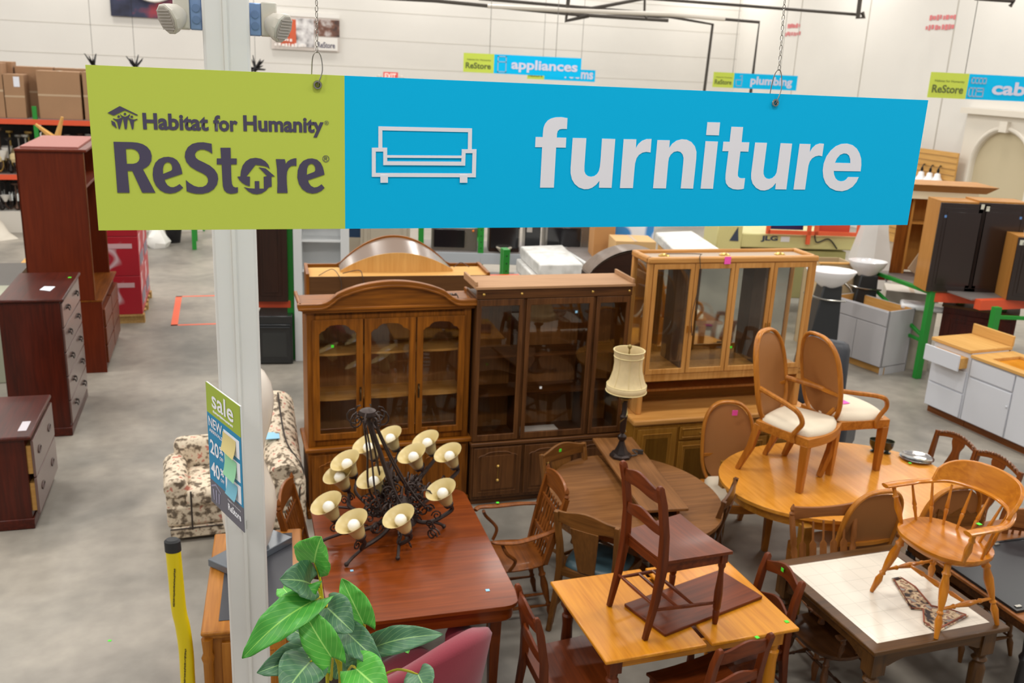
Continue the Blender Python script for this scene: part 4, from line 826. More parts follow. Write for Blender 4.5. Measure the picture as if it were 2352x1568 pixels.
# brown table behind with a black board
l = W(2352, 1420, .74); aB2 = math.radians(19); t = T('library_table', 'brown wooden table with black turned legs at the right edge under the black glass board', 'table', (l.x - .3, l.y - .12, 0), aB2)
p = [W(2140, 1228, .74), W(2352, 1225, .74), W(2352, 1470, .74)]; l0 = W(2120, 1256, .74)
t.location = (3.03, 4.62, 0)
M().box(0, 1.5, 0, 1.15, .715, .74).build('top', wood('spindle', 'x'), t, bev=.006); M().box(.06, 1.44, .06, 1.09, .63, .715).build('apron', wood('darkwindsor', 'x'), t)
for x in (.08, 1.42):
    for y in (.08, 1.07): m = M(); m.turn((x, y, 0), (x, y, .64), [(0, .02), (.1, .03), (.14, .02), (.5, .035), (.7, .03), (.75, .042), (.8, .028), (1, .036)], 12); m.build('leg', mat('black_paint', (28, 26, 28), .35, coat=.3), t)
b = T('black_board', 'black framed panel with small clips lying on the brown table behind the captain chair', 'board', (3.0, 4.78, .7405), math.radians(19))
M().box(0, 1.1, 0, .7, 0, .012).build('panel', mat('black_panel', (36, 36, 40), .35), b, bev=.003); m = M(); m.plate([rect(-.006, 1.106, -.006, .706), rect(.01, 1.09, .01, .69)[::-1]], lambda a_, b_: Vector((a_, b_, 0)), (0, 0, .017)); m.build('rim', mat('black_rim', (24, 24, 26), .3), b)
m = M(); m.box(.02, .06, .02, .04, .012, .022); m.box(.5, .54, .66, .68, .012, .022); m.build('clip', steel, b)
# ------------------------------------------------------------ chairs (local: seat centre at origin, facing -y)
def trap(wf, wb, d, bow=0, n=8, dish=0):
    L = [(-wf / 2 + wf * k / n, -d / 2 - bow * math.sin(PI * k / n)) for k in range(n + 1)] + [(wb / 2, d / 2), (-wb / 2, d / 2)]
    return L
def ladder_chair(label, loc, rz, w='ladder', group='ladder-back chairs around the maple table'):
    t = T('ladderback_chair', label, 'chair', loc, rz, group); wz, wx = wood(w, 'z'), wood(w, 'x')
    m = M(); nx_, ny_ = 10, 8; vs = []; fs = []
    for j in range(ny_ + 1):
        v = j / ny_
        for i in range(nx_ + 1):
            u = 2 * i / nx_ - 1; ww = lerp(.235, .185, v); y = lerp(-.215, .2, v)
            z = .455 - .012 * (1 - u * u) * (1 - v * .5)
            vs += [(u * ww, y, z), (u * ww, y, .435 if 0 < v < 1 and abs(u) < 1 else .437)]
    S = nx_ + 1; idx = lambda i, j, k: 2 * (j * S + i) + k
    for j in range(ny_):
        for i in range(nx_): fs += [(idx(i, j, 0), idx(i + 1, j, 0), idx(i + 1, j + 1, 0), idx(i, j + 1, 0)), (idx(i, j, 1), idx(i, j + 1, 1), idx(i + 1, j + 1, 1), idx(i + 1, j, 1))]
    for i in range(nx_): fs += [(idx(i, 0, 0), idx(i, 0, 1), idx(i + 1, 0, 1), idx(i + 1, 0, 0)), (idx(i, ny_, 0), idx(i + 1, ny_, 0), idx(i + 1, ny_, 1), idx(i, ny_, 1))]
    for j in range(ny_): fs += [(idx(0, j, 0), idx(0, j + 1, 0), idx(0, j + 1, 1), idx(0, j, 1)), (idx(S - 1, j, 0), idx(S - 1, j, 1), idx(S - 1, j + 1, 1), idx(S - 1, j + 1, 0))]
    m.add(vs, fs); m.build('seat', wx, t)
    m = M(); m.bar((-.19, -.185, .405), (.19, -.185, .405), .05, .02, up=(0, 1, 0)); m.bar((-.2, -.17, .405), (-.165, .19, .405), .02, .05, up=(0, 0, 1)); m.bar((.2, -.17, .405), (.165, .19, .405), .02, .05, up=(0, 0, 1)); m.bar((-.16, .185, .405), (.16, .185, .405), .05, .02, up=(0, 1, 0)); m.build('seat_rail', wx, t)
    for s in (-1, 1):
        m = M(); m.tube([(s * .175, .27, 0), (s * .175, .225, .22), (s * .175, .2, .42), (s * .172, .205, .6), (s * .17, .235, .78), (s * .17, .262, .875), (s * .17, .264, .89)], [.013, .018, .022, .02, .019, .017, .009], 4, sq=True, up=(0, 1, 0)); m.build('back_post', wz, t, smooth=30, bev=.003)
        m = M(); m.box(s * .2 - .02, s * .2 + .02, -.2, -.16, .38, .435); m.turn((s * .2, -.18, 0), (s * .2, -.18, .39), [(0, .014), (.05, .017), (.2, .02), (.22, .016), (.26, .022), (.5, .024), (.8, .015), (.88, .015), (.92, .022), (1, .02)], 12); m.build('leg', wz, t)
    yb = lambda z0, z1: (lambda x: .225 + (z1 + z0) / 2 * .0 + .035 * (1 - (x / .17) ** 2))
    wave = lambda u: .014 * math.cos(u * PI) 
    for z, h, y in ((.84, .085, .245), (.64, .07, .21)):
        m = M(); m.slat(-.165, .165, lambda u: z + h / 2 + .022 * math.cos(u * PI) - .006, lambda u: z - h / 2 + .012 * math.cos(u * PI), lambda x: y + .03 * (1 - (x / .17) ** 2), .016, 16); m.build('back_slat', wx, t, bev=.003)
    m = M(); f = lambda a, b: m.turn(a, b, [(0, .008), (.5, .011), (1, .008)], 8)
    f((-.198, -.18, .13), (-.175, .235, .17)); f((.198, -.18, .13), (.175, .235, .17)); f((-.188, -.02, .15), (.188, -.02, .15)); f((-.185, .08, .157), (.185, .08, .157)); f((-.175, .235, .2), (.175, .235, .2)); m.build('stretcher', wx, t)
    return t
def oval_loop(w, z0, z1, y0, y1, n=48, e=2.7):
    out = []
    for k in range(n):
        a = 2 * PI * k / n; c, s = math.cos(a), math.sin(a)
        x = math.copysign(abs(c) ** (2 / e), c) * w / 2; q = (math.copysign(abs(s) ** (2 / e), s) + 1) / 2
        out.append(Vector((x, lerp(y0, y1, q) + .02 * (1 - (2 * x / w) ** 2), lerp(z0, z1, q))))
    return out
canem, nt, b = base('woven_cane'); tc = nt.nodes.new('ShaderNodeTexCoord'); ck = nt.nodes.new('ShaderNodeTexChecker'); ck.inputs['Scale'].default_value = 210
ck.inputs['Color1'].default_value = lin((172, 116, 62)); ck.inputs['Color2'].default_value = lin((140, 90, 46)); nt.links.new(tc.outputs['Object'], ck.inputs['Vector'])
nt.links.new(ck.outputs[0], b.inputs['Base Color']); b.inputs['Roughness'].default_value = .55
cream = mat('cream_fabric', (228, 214, 190), .85, bump=.15, bs=90)
def cushion(m, wf, wb, d, z, h, bow=.03, n=14):
    vs = []; fs = []
    for k in range(n + 1):
        pass
    N = n
    for j in range(N + 1):
        v = -1 + 2 * j / N
        for i in range(N + 1):
            u = -1 + 2 * i / N; r = max(abs(u), abs(v)); uu = u * (1 - .13 * v * v * (abs(u))); vv = v * (1 - .13 * u * u * abs(v))
            ww = lerp(wf, wb, (vv + 1) / 2) / 2; y = vv * d / 2 - bow * (1 - uu * uu) * (1 - vv) / 2
            e = (1 - r ** 6) ** .5 if r < 1 else 0; vs.append((uu * ww, y, z + h * (.35 + .65 * e) * (1 if r < 1 else .0 + .35 / .35 * .6) if False else z + h * (.3 + .7 * e)))
    S = N + 1; fs = [(j * S + i, j * S + i + 1, (j + 1) * S + i + 1, (j + 1) * S + i) for j in range(N) for i in range(N)]
    o = len(vs); ring = [i for i in range(S)] + [j * S + N for j in range(1, S)] + [N * S + i for i in range(N - 1, -1, -1)] + [j * S for j in range(N - 1, 0, -1)]
    vs += [(vs[k][0], vs[k][1], z) for k in ring]; R_ = len(ring)
    fs += [(ring[k], ring[(k + 1) % R_], o + (k + 1) % R_, o + k) for k in range(R_)]; fs.append(tuple(range(o, o + R_)))
    m.add(vs, fs)
def cane_chair(label, loc, rz, arms=True, group='cane backed oval table chairs', name='cane_armchair', w='cane'):
    t = T(name, label, 'chair', loc, rz, group); wz, wx = wood(w, 'z'), wood(w, 'x')
    m = M(); m.plate([trap(.54, .42, .46, .05)], lambda a, b: Vector((a, b, .36)), (0, 0, .07)); m.build('seat_frame', wx, t, bev=.006)
    m = M(); cushion(m, .52, .41, .44, .43, .055, .045); m.build('cushion', cream, t, smooth=60)
    for s in (-1, 1):
        m = M(); m.tube([(s * .24, -.2, 0), (s * .24, -.2, .37)], [.022, .031], 4, sq=True, up=(0, 1, 0)); m.build('leg', wz, t, bev=.004)
        m = M(); m.tube([(s * .21, .33, 0), (s * .2, .25, .2), (s * .19, .21, .4)], [.018, .025, .026], 4, sq=True, up=(0, 1, 0)); m.build('leg', wz, t, bev=.004)
    L = oval_loop(.43, .38, 1.07, .185, .33); m = M(); m.tube(L, .015, 8, closed=True, up=(0, 1, .2), ry=.022); m.build('back_frame', wz, t, bev=0)
    Li = oval_loop(.40, .43, 1.045, .195, .325); m = M(); m.plate([[(p.x, p.z) for p in Li]], lambda a, b: Vector((a, lerp(.19, .33, (b - .4) / .67) + .02 * (1 - (a / .215) ** 2) - .004, b)), (0, .008, 0)); d = m.build('cane_panel', canem, t)
    m = M(); m.slat(-.2, .2, .655, .63, lambda x: .24 + .02 * (1 - (x / .2) ** 2), .022); m.build('cross_rail', wx, t)
    if arms:
        for s in (-1, 1):
            P = curve([(s * .2, .235, .68), (s * .235, .12, .665), (s * .275, -.03, .645), (s * .285, -.13, .61), (s * .275, -.165, .54), (s * .262, -.13, .475), (s * .262, -.10, .42), (s * .262, -.11, .37)], 5)
            m = M(); m.tube(P, .019, 8, up=(s, 0, .2), ry=.017); m.build('arm', wz, t)
    return t
def splat_chair(label, loc, rz, w='splat', seatm=None, group='wide splat chairs around the brown oval table', name='splat_chair', style='plain', bh=.9, wid=.43):
    t = T(name, label, 'chair', loc, rz, group); wz, wx = wood(w, 'z'), wood(w, 'x'); hw = wid / 2
    m = M(); m.plate([trap(.47, .40, .42, .02)], lambda a, b: Vector((a, b, .385)), (0, 0, .055)); m.build('seat_frame', wx, t, bev=.005)
    m = M(); cushion(m, .45, .38, .4, .44, .04, .02); m.build('cushion', seatm or mat('teal_vinyl', (62, 86, 94), .4), t, smooth=60)
    for s in (-1, 1):
        m = M(); m.tube([(s * .2, -.18, 0), (s * .2, -.18, .39)], [.016, .022], 4, sq=True, up=(0, 1, 0)); m.build('leg', wz, t, bev=.003)
        m = M(); m.tube([(s * hw * .95, .3, 0), (s * hw * .93, .22, .25), (s * hw * .92, .19, .44), (s * hw * .95, .21, .62), (s * hw, .27, bh - .02)], [.016, .021, .023, .02, .015], 4, sq=True, up=(0, 1, 0)); m.build('back_post', wz, t, bev=.003)
    yf = lambda z: (lambda x: z + .03 * (1 - (x / hw) ** 2))
    if style == 'plain':
        m = M(); m.slat(-hw, hw, lambda u: bh + .02 * math.cos(u * PI) - .0, lambda u: bh - .09 - .02 * (1 - abs(u)), lambda x: .255 + .03 * (1 - (x / hw) ** 2), .02, 16); m.build('crest_rail', wx, t, bev=.004)
        m = M(); y0 = .2
        m.plate([[(-.1, bh - .1), (-.06, .45), (.06, .45), (.1, bh - .1)]], lambda a, b: Vector((a, lerp(.2, .285, (b - .45) / (bh - .55)), b)), (0, .014, 0)); m.build('splat', wz, t, bev=.003)
    else:
        m = M(); m.slat(-hw - .01, hw + .01, lambda u: bh - .045 + .06 * max(0, math.cos(u * PI * .5)) ** .8 - .03 * max(0, abs(u) - .75) / .25, lambda u: bh - .07 + .045 * max(0, math.cos(u * PI * .5)), lambda x: .265 + .02 * (1 - (x / hw) ** 2), .022, 24); m.build('crest_rail', wx, t, bev=.003)
        m = M()
        for k in range(13):
            u = -.78 + 1.56 * k / 12; m.ball((u * hw, .245 + .02 * (1 - u * u), bh - .035 + .06 * max(0, math.cos(u * PI * .5)) ** .8), .01 if k % 2 else .013, 8)
        m.build('carved_beading', mat('bead_shine', (120, 78, 50), .18, coat=.8), t)
        S = [(.06, bh - .02), (.06, bh - .06), (.035, bh - .12), (.055, bh - .2), (.075, bh - .26), (.06, bh - .34), (.035, bh - .41), (.05, .45)]
        S = [tuple(q)[:2] for q in curve([(a, b, 0) for a, b in S], 4)]
        m = M(); m.plate([[(-a, b) for a, b in S][::-1] + S]if False else [S + [(-a, b) for a, b in S[::-1]]], lambda a, b: Vector((a, lerp(.2, .28, (b - .45) / (bh - .45)), b)), (0, .012, 0)); m.build('splat', wz, t)
    m = M(); m.bar((-.2, -.18, .16), (-hw * .94, .24, .16), .012, .025, up=(0, 0, 1)); m.bar((.2, -.18, .16), (hw * .94, .24, .16), .012, .025, up=(0, 0, 1)); m.bar((-.19, 0, .16), (.19, 0, .16), .012, .025, up=(0, 0, 1)); m.build('stretcher', wx, t)
    return t
TL_ = [(0, .012), (.12, .017), (.22, .022), (.3, .013), (.33, .02), (.36, .013), (.5, .022), (.66, .027), (.8, .018), (.84, .026), (.88, .018), (1, .02)]
SP_ = [(0, .007), (.25, .009), (.38, .013), (.42, .009), (.45, .013), (.6, .009), (1, .006)]
def windsor_captain(label, loc, rz, w='windsor', group=None, arms=True, bh=.8):
    t = T('captain_chair' if arms else 'windsor_chair', label, 'chair', loc, rz, group); wz, wx = wood(w, 'z'), wood(w, 'x')
    # saddle seat
    vs = []; fs = []; R_, K = 7, 32
    def rim(a): 
        c, s = math.cos(a), math.sin(a); return (math.copysign(abs(c) ** .85, c) * .26, math.copysign(abs(s) ** .85, s) * (.22 if s < 0 else .215))
    vs.append((0, 0, .425))
    for j in range(1, R_ + 1):
        q = j / R_
        for k in range(K):
            x, y = rim(2 * PI * k / K); vs.append((x * q, y * q, .425 + .022 * q ** 3 - (.012 * q * q if False else 0)))
    for k in range(K): x, y = rim(2 * PI * k / K); vs.append((x * 1.0, y * 1.0, .425))
    for k in range(K): x, y = rim(2 * PI * k / K); vs.append((x * .93, y * .93, .405))
    vs.append((0, 0, .405)); N = len(vs) - 1
    fs += [(0, 1 + k, 1 + (k + 1) % K) for k in range(K)]
    for j in range(R_ + 1): fs += [(1 + j * K + k, 1 + (j + 1) * K + k, 1 + (j + 1) * K + (k + 1) % K, 1 + j * K + (k + 1) % K) for k in range(K)]
    fs += [(N, 1 + (R_ + 1) * K + (k + 1) % K, 1 + (R_ + 1) * K + k) for k in range(K)]
    M().add(vs, fs).build('seat', wx, t, smooth=50)
    ft = {}
    for sx in (-1, 1):
        for sy in (-1, 1):
            top = Vector((sx * .16, sy * .13, .41)); bot = Vector((sx * .25, sy * (.235 if sy > 0 else .215), 0)); ft[sx, sy] = (bot, top)
            M().turn(bot, top, TL_, 12).build('leg', wz, t)
    m = M(); L = {}
    for sx in (-1, 1):
        a = ft[sx, -1][0].lerp(ft[sx, -1][1], .38); b = ft[sx, 1][0].lerp(ft[sx, 1][1], .38); L[sx] = (a + b) / 2
        m.turn(a, b, [(0, .008), (.2, .01), (.25, .015), (.28, .009), (.5, .019), (.72, .009), (.75, .015), (.8, .01), (1, .008)], 10)
    m.turn(L[-1], L[1], [(0, .008), (.25, .015), (.28, .009), (.5, .019), (.72, .009), (.75, .015), (1, .008)], 10); m.build('stretcher', wx, t)
    if arms:
        rail = [(-.3, -.2), (-.3, -.06), (-.29, .08), (-.22, .2), (-.1, .27), (0, .285), (.1, .27), (.22, .2), (.29, .08), (.3, -.06), (.3, -.2)]
        P = curve([(a, b, .66 + .02 * (1 if abs(a) < .25 else 0)) for a, b in rail], 5)
        M().tube(P, [.03 if (i < 8 or i > len(P) - 9) else .024 for i in range(len(P))], 8, up=(0, 0, 1), ry=[.013] * len(P)).build('arm_rail', wx, t)
        # broad crest riding the rail at the back
        vs = []; n = 24
        for k in range(n + 1):
            u = -1 + 2 * k / n; an = u * 1.15; x = .285 * math.sin(an) * 1.02; y = .285 * math.cos(an) + .0; h = .145 * max(0, 1 - abs(u) ** 3.2) ** .6 + .004; lean = .05 * h / .145
            for dy, z in ((0, .675), (.02, .675), (.02 + lean, .675 + h), (lean, .675 + h)): 
                f = 1 + (dy - .01) / .285; vs.append((x * f, y * f, z))
        fs = []
        for k in range(n):
            for q in range(4): fs.append((4 * k + q, 4 * k + (q + 1) % 4, 4 * k + 4 + (q + 1) % 4, 4 * k + 4 + q))
        fs += [(0, 3, 2, 1), (4 * n, 4 * n + 1, 4 * n + 2, 4 * n + 3)]
        M().add(vs, fs).build('crest', wx, t, bev=.006)
        for k in range(7):
            u = -1 + 2 * k / 6; an = u * 1.15; M().turn((.205 * math.sin(an) * 1.05, .03 + .15 * math.cos(an), .43), (.282 * math.sin(an), .28 * math.cos(an), .665), SP_, 8).build('spindle', wz, t)
        for s in (-1, 1):
            M().turn((s * .225, -.1, .43), (s * .295, -.14, .65), [(0, .011), (.2, .014), (.45, .021), (.7, .013), (.75, .019), (.8, .012), (1, .011)], 10).build('arm_support', wz, t)
            M().turn((s * .235, .02, .43), (s * .296, .0, .655), SP_, 8).build('spindle', wz, t)
    else:
        for k in range(7): u = -1 + 2 * k / 6; M().turn((u * .15, .16, .43), (u * .19, .24 + .02 * (1 - u * u), bh), SP_, 8).build('spindle', wz, t)
        for s in (-1, 1): M().turn((s * .19, .15, .43), (s * .225, .24, bh + .08), TL_, 10).build('back_post', wz, t)
        m = M(); m.slat(-.225, .225, lambda u: bh + .06 + .03 * math.cos(u * PI), bh - .02, lambda x: .24 + .02 * (1 - (x / .2) ** 2), .02); m.build('crest_rail', wx, t, bev=.003)
    return t
def press_chair(label, loc, rz, w='press', arms=True, bh=1.12, group=None, slats=False, name='pressback_chair', seatw=.46):
    t = T(name, label, 'chair', loc, rz, group); wz, wx = wood(w, 'z'), wood(w, 'x')
    m = M(); cushion(m, seatw, seatw * .82, .42, .425, .03, .04); m.build('seat', wx, t, smooth=50)
    fr = {}
    for sx in (-1, 1):
        for sy in (-1, 1): top = Vector((sx * .16, sy * .14, .43)); bot = Vector((sx * .2, -.22 if sy < 0 else .24, 0)); fr[sx, sy] = (bot, top); M().turn(bot, top, TL_, 10).build('leg', wz, t)
    m = M()
    for h in (.3, .5):
        for sx in (-1, 1): m.turn(fr[sx, -1][0].lerp(fr[sx, -1][1], h), fr[sx, 1][0].lerp(fr[sx, 1][1], h), [(0, .007), (.5, .013), (1, .007)], 8)
        m.turn(fr[-1, -1][0].lerp(fr[-1, -1][1], h), fr[1, -1][0].lerp(fr[1, -1][1], h), [(0, .007), (.3, .014), (.5, .009), (.7, .014), (1, .007)], 8)
    m.build('stretcher', wx, t)
    yb = lambda z: .17 + (z - .44) * .24
    for s in (-1, 1):
        m = M(); m.tube([(s * .17, yb(.44), .44), (s * .19, yb(.7), .7), (s * .2, yb(bh - .08), bh - .08)], [.016, .02, .016], 4, sq=True, up=(0, 1, 0)) if not slats else m.turn((s * .17, yb(.44), .44), (s * .2, yb(bh - .08), bh - .08), [(0, .014), (.2, .02), (.25, .013), (.5, .02), (.55, .013), (.6, .019), (1, .016)], 10)
        m.lathe([(.012, 0), (.018, .015), (.01, .03), (.016, .045), (.012, .06), (.004, .08), (.001, .084)], (s * .2, yb(bh - .08), bh - .08), n=10); m.build('back_post', wz, t)
    m = M(); m.slat(-.2, .2, lambda u: bh - .03 + (.035 * (1 - u * u) if not slats else .03 * (abs(u) ** 2) - .01), lambda u: bh - .15 + (.0 if not slats else .04), lambda x: yb(bh - .1) + .02 * (1 - (x / .2) ** 2), .02, 18); m.build('crest_rail', wx, t, bev=.004)
    if slats:
        m = M(); m.slat(-.18, .18, .53, .5, yb(.51), .016); m.build('cross_rail', wx, t)
        for k in range(5):
            x = -.13 + .065 * k; z0, z1 = .52, bh - .13; fn = lambda a, b: Vector((a, yb(b), b)); zz = lambda q: lerp(z0, z1, q)
            m = M(); m.plate([[(x - .006, z0), (x - .02, zz(.3)), (x - .02, zz(.55)), (x - .005, zz(.62)), (x - .005, z1), (x + .005, z1), (x + .005, zz(.62)), (x + .02, zz(.55)), (x + .02, zz(.3)), (x + .006, z0)]], fn, (0, .009, 0)); m.build('arrow_spindle', wz, t)
    else:
        m = M(); m.slat(-.185, .185, .6, .56, yb(.58), .016); m.slat(-.19, .19, .8, .775, yb(.79), .014); m.build('cross_rail', wx, t)
        for k in range(7): x = -.135 + .045 * k; M().turn((x * .95, yb(.44), .44), (x * 1.05, yb(bh - .15), bh - .15), [(0, .006), (.3, .009), (.55, .013), (.6, .007), (.75, .01), (1, .005)], 8).build('spindle', wz, t)
    if arms:
        for s in (-1, 1):
            P = curve([(s * .2, yb(.7), .7), (s * .24, .1, .69), (s * .265, -.06, .675), (s * .26, -.18, .68), (s * .23, -.22, .675)], 5)
            m = M(); m.tube(P, [.016 + .012 * math.sin(PI * i / (len(P) - 1)) for i in range(len(P))], 8, up=(0, 0, 1), ry=.011); m.build('arm', wx, t)
            m = M(); m.tube(curve([(s * .235, -.16, .66), (s * .27, -.13, .6), (s * .235, -.06, .52), (s * .215, -.09, .44)], 6), .012, 8); m.build('arm_support', wz, t)
    return t
def facing(vx, vy): return math.atan2(vy, vx) + PI / 2
D2R = math.radians
# --- around and on the maple table
ladder_chair('red-brown ladder-back chair standing on top of the golden maple table', (.94, 4.60, .7515 + .0), D2R(117.7))
# its rear feet rest on the table, the leaf passes between the legs
def from_posts(pa, pb, back=.262): # pa, pb: post tops; facing is to the right of pa->pb when walking... returns loc, rz
    mid = (pa + pb) / 2; d = (pb - pa).normalized(); f = Vector((-d.y, d.x, 0)); return mid, f
mid, f = from_posts(W(1190, 1345, .88), W(1232, 1421, .88)); loc = mid + f * .262; ladder_chair('red-brown ladder-back chair pushed in at the left end of the maple table', (loc.x, loc.y, 0), facing(f.x, f.y))
mid, f = from_posts(W(1843, 1338, .88), W(1765, 1272, .88)); loc = mid + f * .262; ladder_chair('green dotted ladder-back chair at the right end of the maple table', (loc.x, loc.y, 0), facing(f.x, f.y)); sticker(bpy.data.objects[-1] if False else [o for o in COL.objects if o.name.startswith('ladderback_chair')][-1], W(1797, 1308, .86), 'green', .022, 'y')
mid, f = from_posts(W(1768, 1458, .88), W(1658, 1493, .88)); f = -f if f.y < 0 else f; loc = mid + f * .262; ladder_chair('ladder-back chair at the near side of the maple table, cut by the bottom edge', (loc.x, loc.y, 0), facing(f.x, f.y)); sticker([o for o in COL.objects if o.name.startswith('ladderback_chair')][-1], W(1739, 1463, .885), 'green', .02)
# --- cane chairs on the oval table
TZ = .7515
c1 = cane_chair('cane back armchair with cream seat standing on the left part of the oval table', (2.17, 6.57, TZ), D2R(47.), True)
c2 = cane_chair('cane armchair with a pink note on its cream seat, standing on the oval table', (2.61, 6.88, TZ), D2R(113), True)
sticker(c2, W(1937, 923, TZ + .49), 'pink', .07)
cane_chair('cane side chair with a pink note on its top, left of the oval table', (1.85, 6.92, 0), D2R(6), False, name='cane_side_chair'); cs = [o for o in COL.objects if o.name.startswith('cane_side_chair')][-1]
sticker(cs, PD(1688, 948, 7.20), 'pink', .045, 'y')
cane_chair('cane side chair at the oval table directly behind the arrow slat chair', (2.40, 5.98, 0), D2R(196), False, name='cane_side_chair')
cane_chair('cane side chair at the oval table seen through the captain chair spindles', (3.0, 6.12, 0), D2R(193), False, name='cane_side_chair')
# --- around the brown oval table
splat_chair('wide splat chair with a green dot at the far left of the brown oval table', (.60, 6.36, 0), D2R(40), group='wide splat chairs around the brown oval table'); sc = [o for o in COL.objects if o.name.startswith('splat_chair')][-1]
sticker(sc, PD(1287, 1034, 6.42), 'green', .022, 'y')
splat_chair('splat chair with a teal vinyl seat at the near side of the brown oval table', (.66, 5.66, 0), D2R(152))
splat_chair('dark splat chair seen edge on at the right side of the brown oval table', (1.33, 6.08, 0), D2R(-113.) , w='darkwindsor')
# --- pressed back armchair right of the mahogany table
pcw = press_chair('carved pressed-back wooden armchair with turned finials between the mahogany and brown tables', (.08, 5.72, 0), D2R(-73), w='press', bh=1.0); sticker(pcw, W(1143, 1154, .695), 'green', .02)
# --- captain chair on the tile table
cp_ = windsor_captain('glossy golden captain chair with broad crest standing on the white tiled table', (2.50, 4.77, .7535), D2R(-68)); sticker(cp_, W(2249, 1203, .7535 + .68), 'green', .022)
# --- others
press_chair('arrow slat chair with turned posts between the oval table and the tiled table', (2.19, 5.36, 0), D2R(14), w='spindle', arms=False, bh=.98, slats=True, name='arrowback_chair').scale = (1.18, 1, 1)
dw_ = windsor_captain('dark turned windsor chair tucked under the left side of the tiled table', (2.04, 5.02, 0), D2R(290), w='darkwindsor', arms=True); dw_.scale = (.92, .92, .86)
ivory = mat('ivory_fabric', (222, 210, 186), .85)
splat_chair('vase splat chair with a beaded crest, left one of the pair behind the silver tray', (3.34, 6.86, 0), D2R(-70), w='queen', seatm=ivory, name='carved_chair', style='queen', bh=.97, group='carved crest chairs behind the oval table')
splat_chair('vase splat chair with a beaded crest, right one of the pair behind the silver tray', (3.47, 6.47, 0), D2R(-70), w='queen', seatm=ivory, name='carved_chair', style='queen', bh=.97, group='carved crest chairs behind the oval table')
hv = press_chair('low oak chair with wide solid carved back right behind the captain chair', (3.2, 5.62, 0), D2R(15), w='splat', arms=False, bh=.86, slats=True, name='solidback_chair'); 
m = M(); m.slat(-.19, .19, lambda u: .86 + .03 * math.cos(u * 2 * PI), .56, .24, .02, 18); m.build('back_panel', wood('splat', 'x'), hv)
press_chair('turned spindle chair with carved crest cut off by the right edge', (3.66, 6.0, 0), D2R(170), w='spindle', arms=False, bh=.96, name='spindle_chair')
press_chair('spindle back chair between the oak desk and the mahogany table', (-1.14, 5.50, 0), D2R(92), w='press', arms=False, bh=.98, name='spindle_chair')
o = T('amber_sticker_lamp', 'x', 'x') if False else None
# --- upholstery
pinkm = mat('rose_velvet', (140, 42, 58), .8, bump=.1, bs=120, var=.05); pinkm.node_tree.nodes['Principled BSDF'].inputs['Sheen Weight'].default_value = .3
ca = W(985, 1470, .72); t = T('tub_chair', 'rose red upholstered tub chair at the bottom edge in front of the mahogany table', 'armchair', (-.43, 4.32, 0), D2R(228)); t.scale = (1, 1, 1.04)
vs = []; fs = []; n = 36
def shell(rx0, ry0, th, z0, zf, a0=-.25, a1=PI + .25):
    V = []; F = []
    for k in range(n + 1):
        a = lerp(a0, a1, k / n); c, s = math.cos(a), math.sin(a); zt = zf(a)
        for q, (dr, z) in enumerate(((0, z0), (th, z0), (th + .05, (z0 + zt) / 2), (th + .09, zt - .03), (th + .07, zt), (.04, zt + .0), (.01, zt - .03), (0, (z0 + zt) / 2))):
            V.append(((rx0 + dr) * c, (ry0 + dr) * s, z))
    for k in range(n):
        for q in range(8): F.append((8 * k + q, 8 * k + (q + 1) % 8, 8 * k + 8 + (q + 1) % 8, 8 * k + 8 + q))
    F += [tuple(range(8))[::-1], tuple(range(8 * n, 8 * n + 8))]; return V, F
V, F = shell(.27, .25, .05, .16, lambda a: .57 + .25 * max(0, math.sin(a)) ** 1.3); M().add(V, F).build('shell', pinkm, t, smooth=80)
m = M(); cushion(m, .54, .5, .5, .3, .15, .03); m.build('seat_cushion', pinkm, t, smooth=60)
for x, y in ((-.22, -.2), (.22, -.2), (-.2, .22), (.2, .22)): m = M(); sqleg(m, x, y, .17, .05, .03); m.build('leg', wood('darkwindsor', 'z'), t)
floral = ramp_mat('floral_fabric', [(.0, (70, 60, 48)), (.4, (110, 96, 80)), (.45, (168, 150, 128)), (.5, (214, 198, 174)), (.62, (222, 208, 184)), (.68, (196, 128, 110))], 17, 'noise', .85, 3)
fa = math.radians(20); lf = W(560, 1228); pipe_m = mat('dark_piping', (52, 42, 36), .7)
t = T('floral_armchair', 'beige floral armchair with dark piping behind the white column', 'armchair', (lf.x - .5, lf.y - .2, 0), fa); t.scale = (.95, .95, .88)
M().box(0, .62, 0, .62, .04, .14).build('skirt', floral, t, bev=.02); 
m = M(); m.box(.0, .62, .02, .7, .14, .36); m.build('base', floral, t, bev=.04)
m = M(); m.box(.13, .6, -.03, .5, .34, .5); m.build('seat_cushion', floral, t, bev=.05)
m = M(); m.tube([(.06, .02, .5), (.06, .55, .52)], [.095, .1], 14); m.box(-.02, .14, .03, .6, .14, .5); m.build('arm', floral, t, bev=.02)
m = M(); m.tube([(.66, .02, .5), (.66, .55, .52)], [.095, .1], 14); m.box(.58, .74, .03, .6, .14, .5); m.build('arm', floral, t, bev=.02)
m = M(); m.box(.05, .65, .5, .68, .3, .74); m.build('backrest', floral, t, bev=.07)
m = M(); m.tube([(.0, -.005, .14), (.62, -.005, .14)], .007, 6); m.tube([(.17, -.035, .14), (.17, -.035, .5)], .007, 6); m.build('piping', pipe_m, t)
t = T('floral_settee', 'beige floral upholstered settee end against the arched china cabinet with a blue tag', 'sofa', (-1.86, 6.55, 0), D2R(18)); t.scale = (.85, 1, .8)
m = M(); m.box(0, .38, 0, 1.25, .05, .62); m.build('side', floral, t, bev=.06); m = M(); m.tube([(.19, .02, .6), (.19, .5, .66), (.19, 1.2, .84)], [.17, .18, .19], 16); m.build('arm_roll', floral, t)
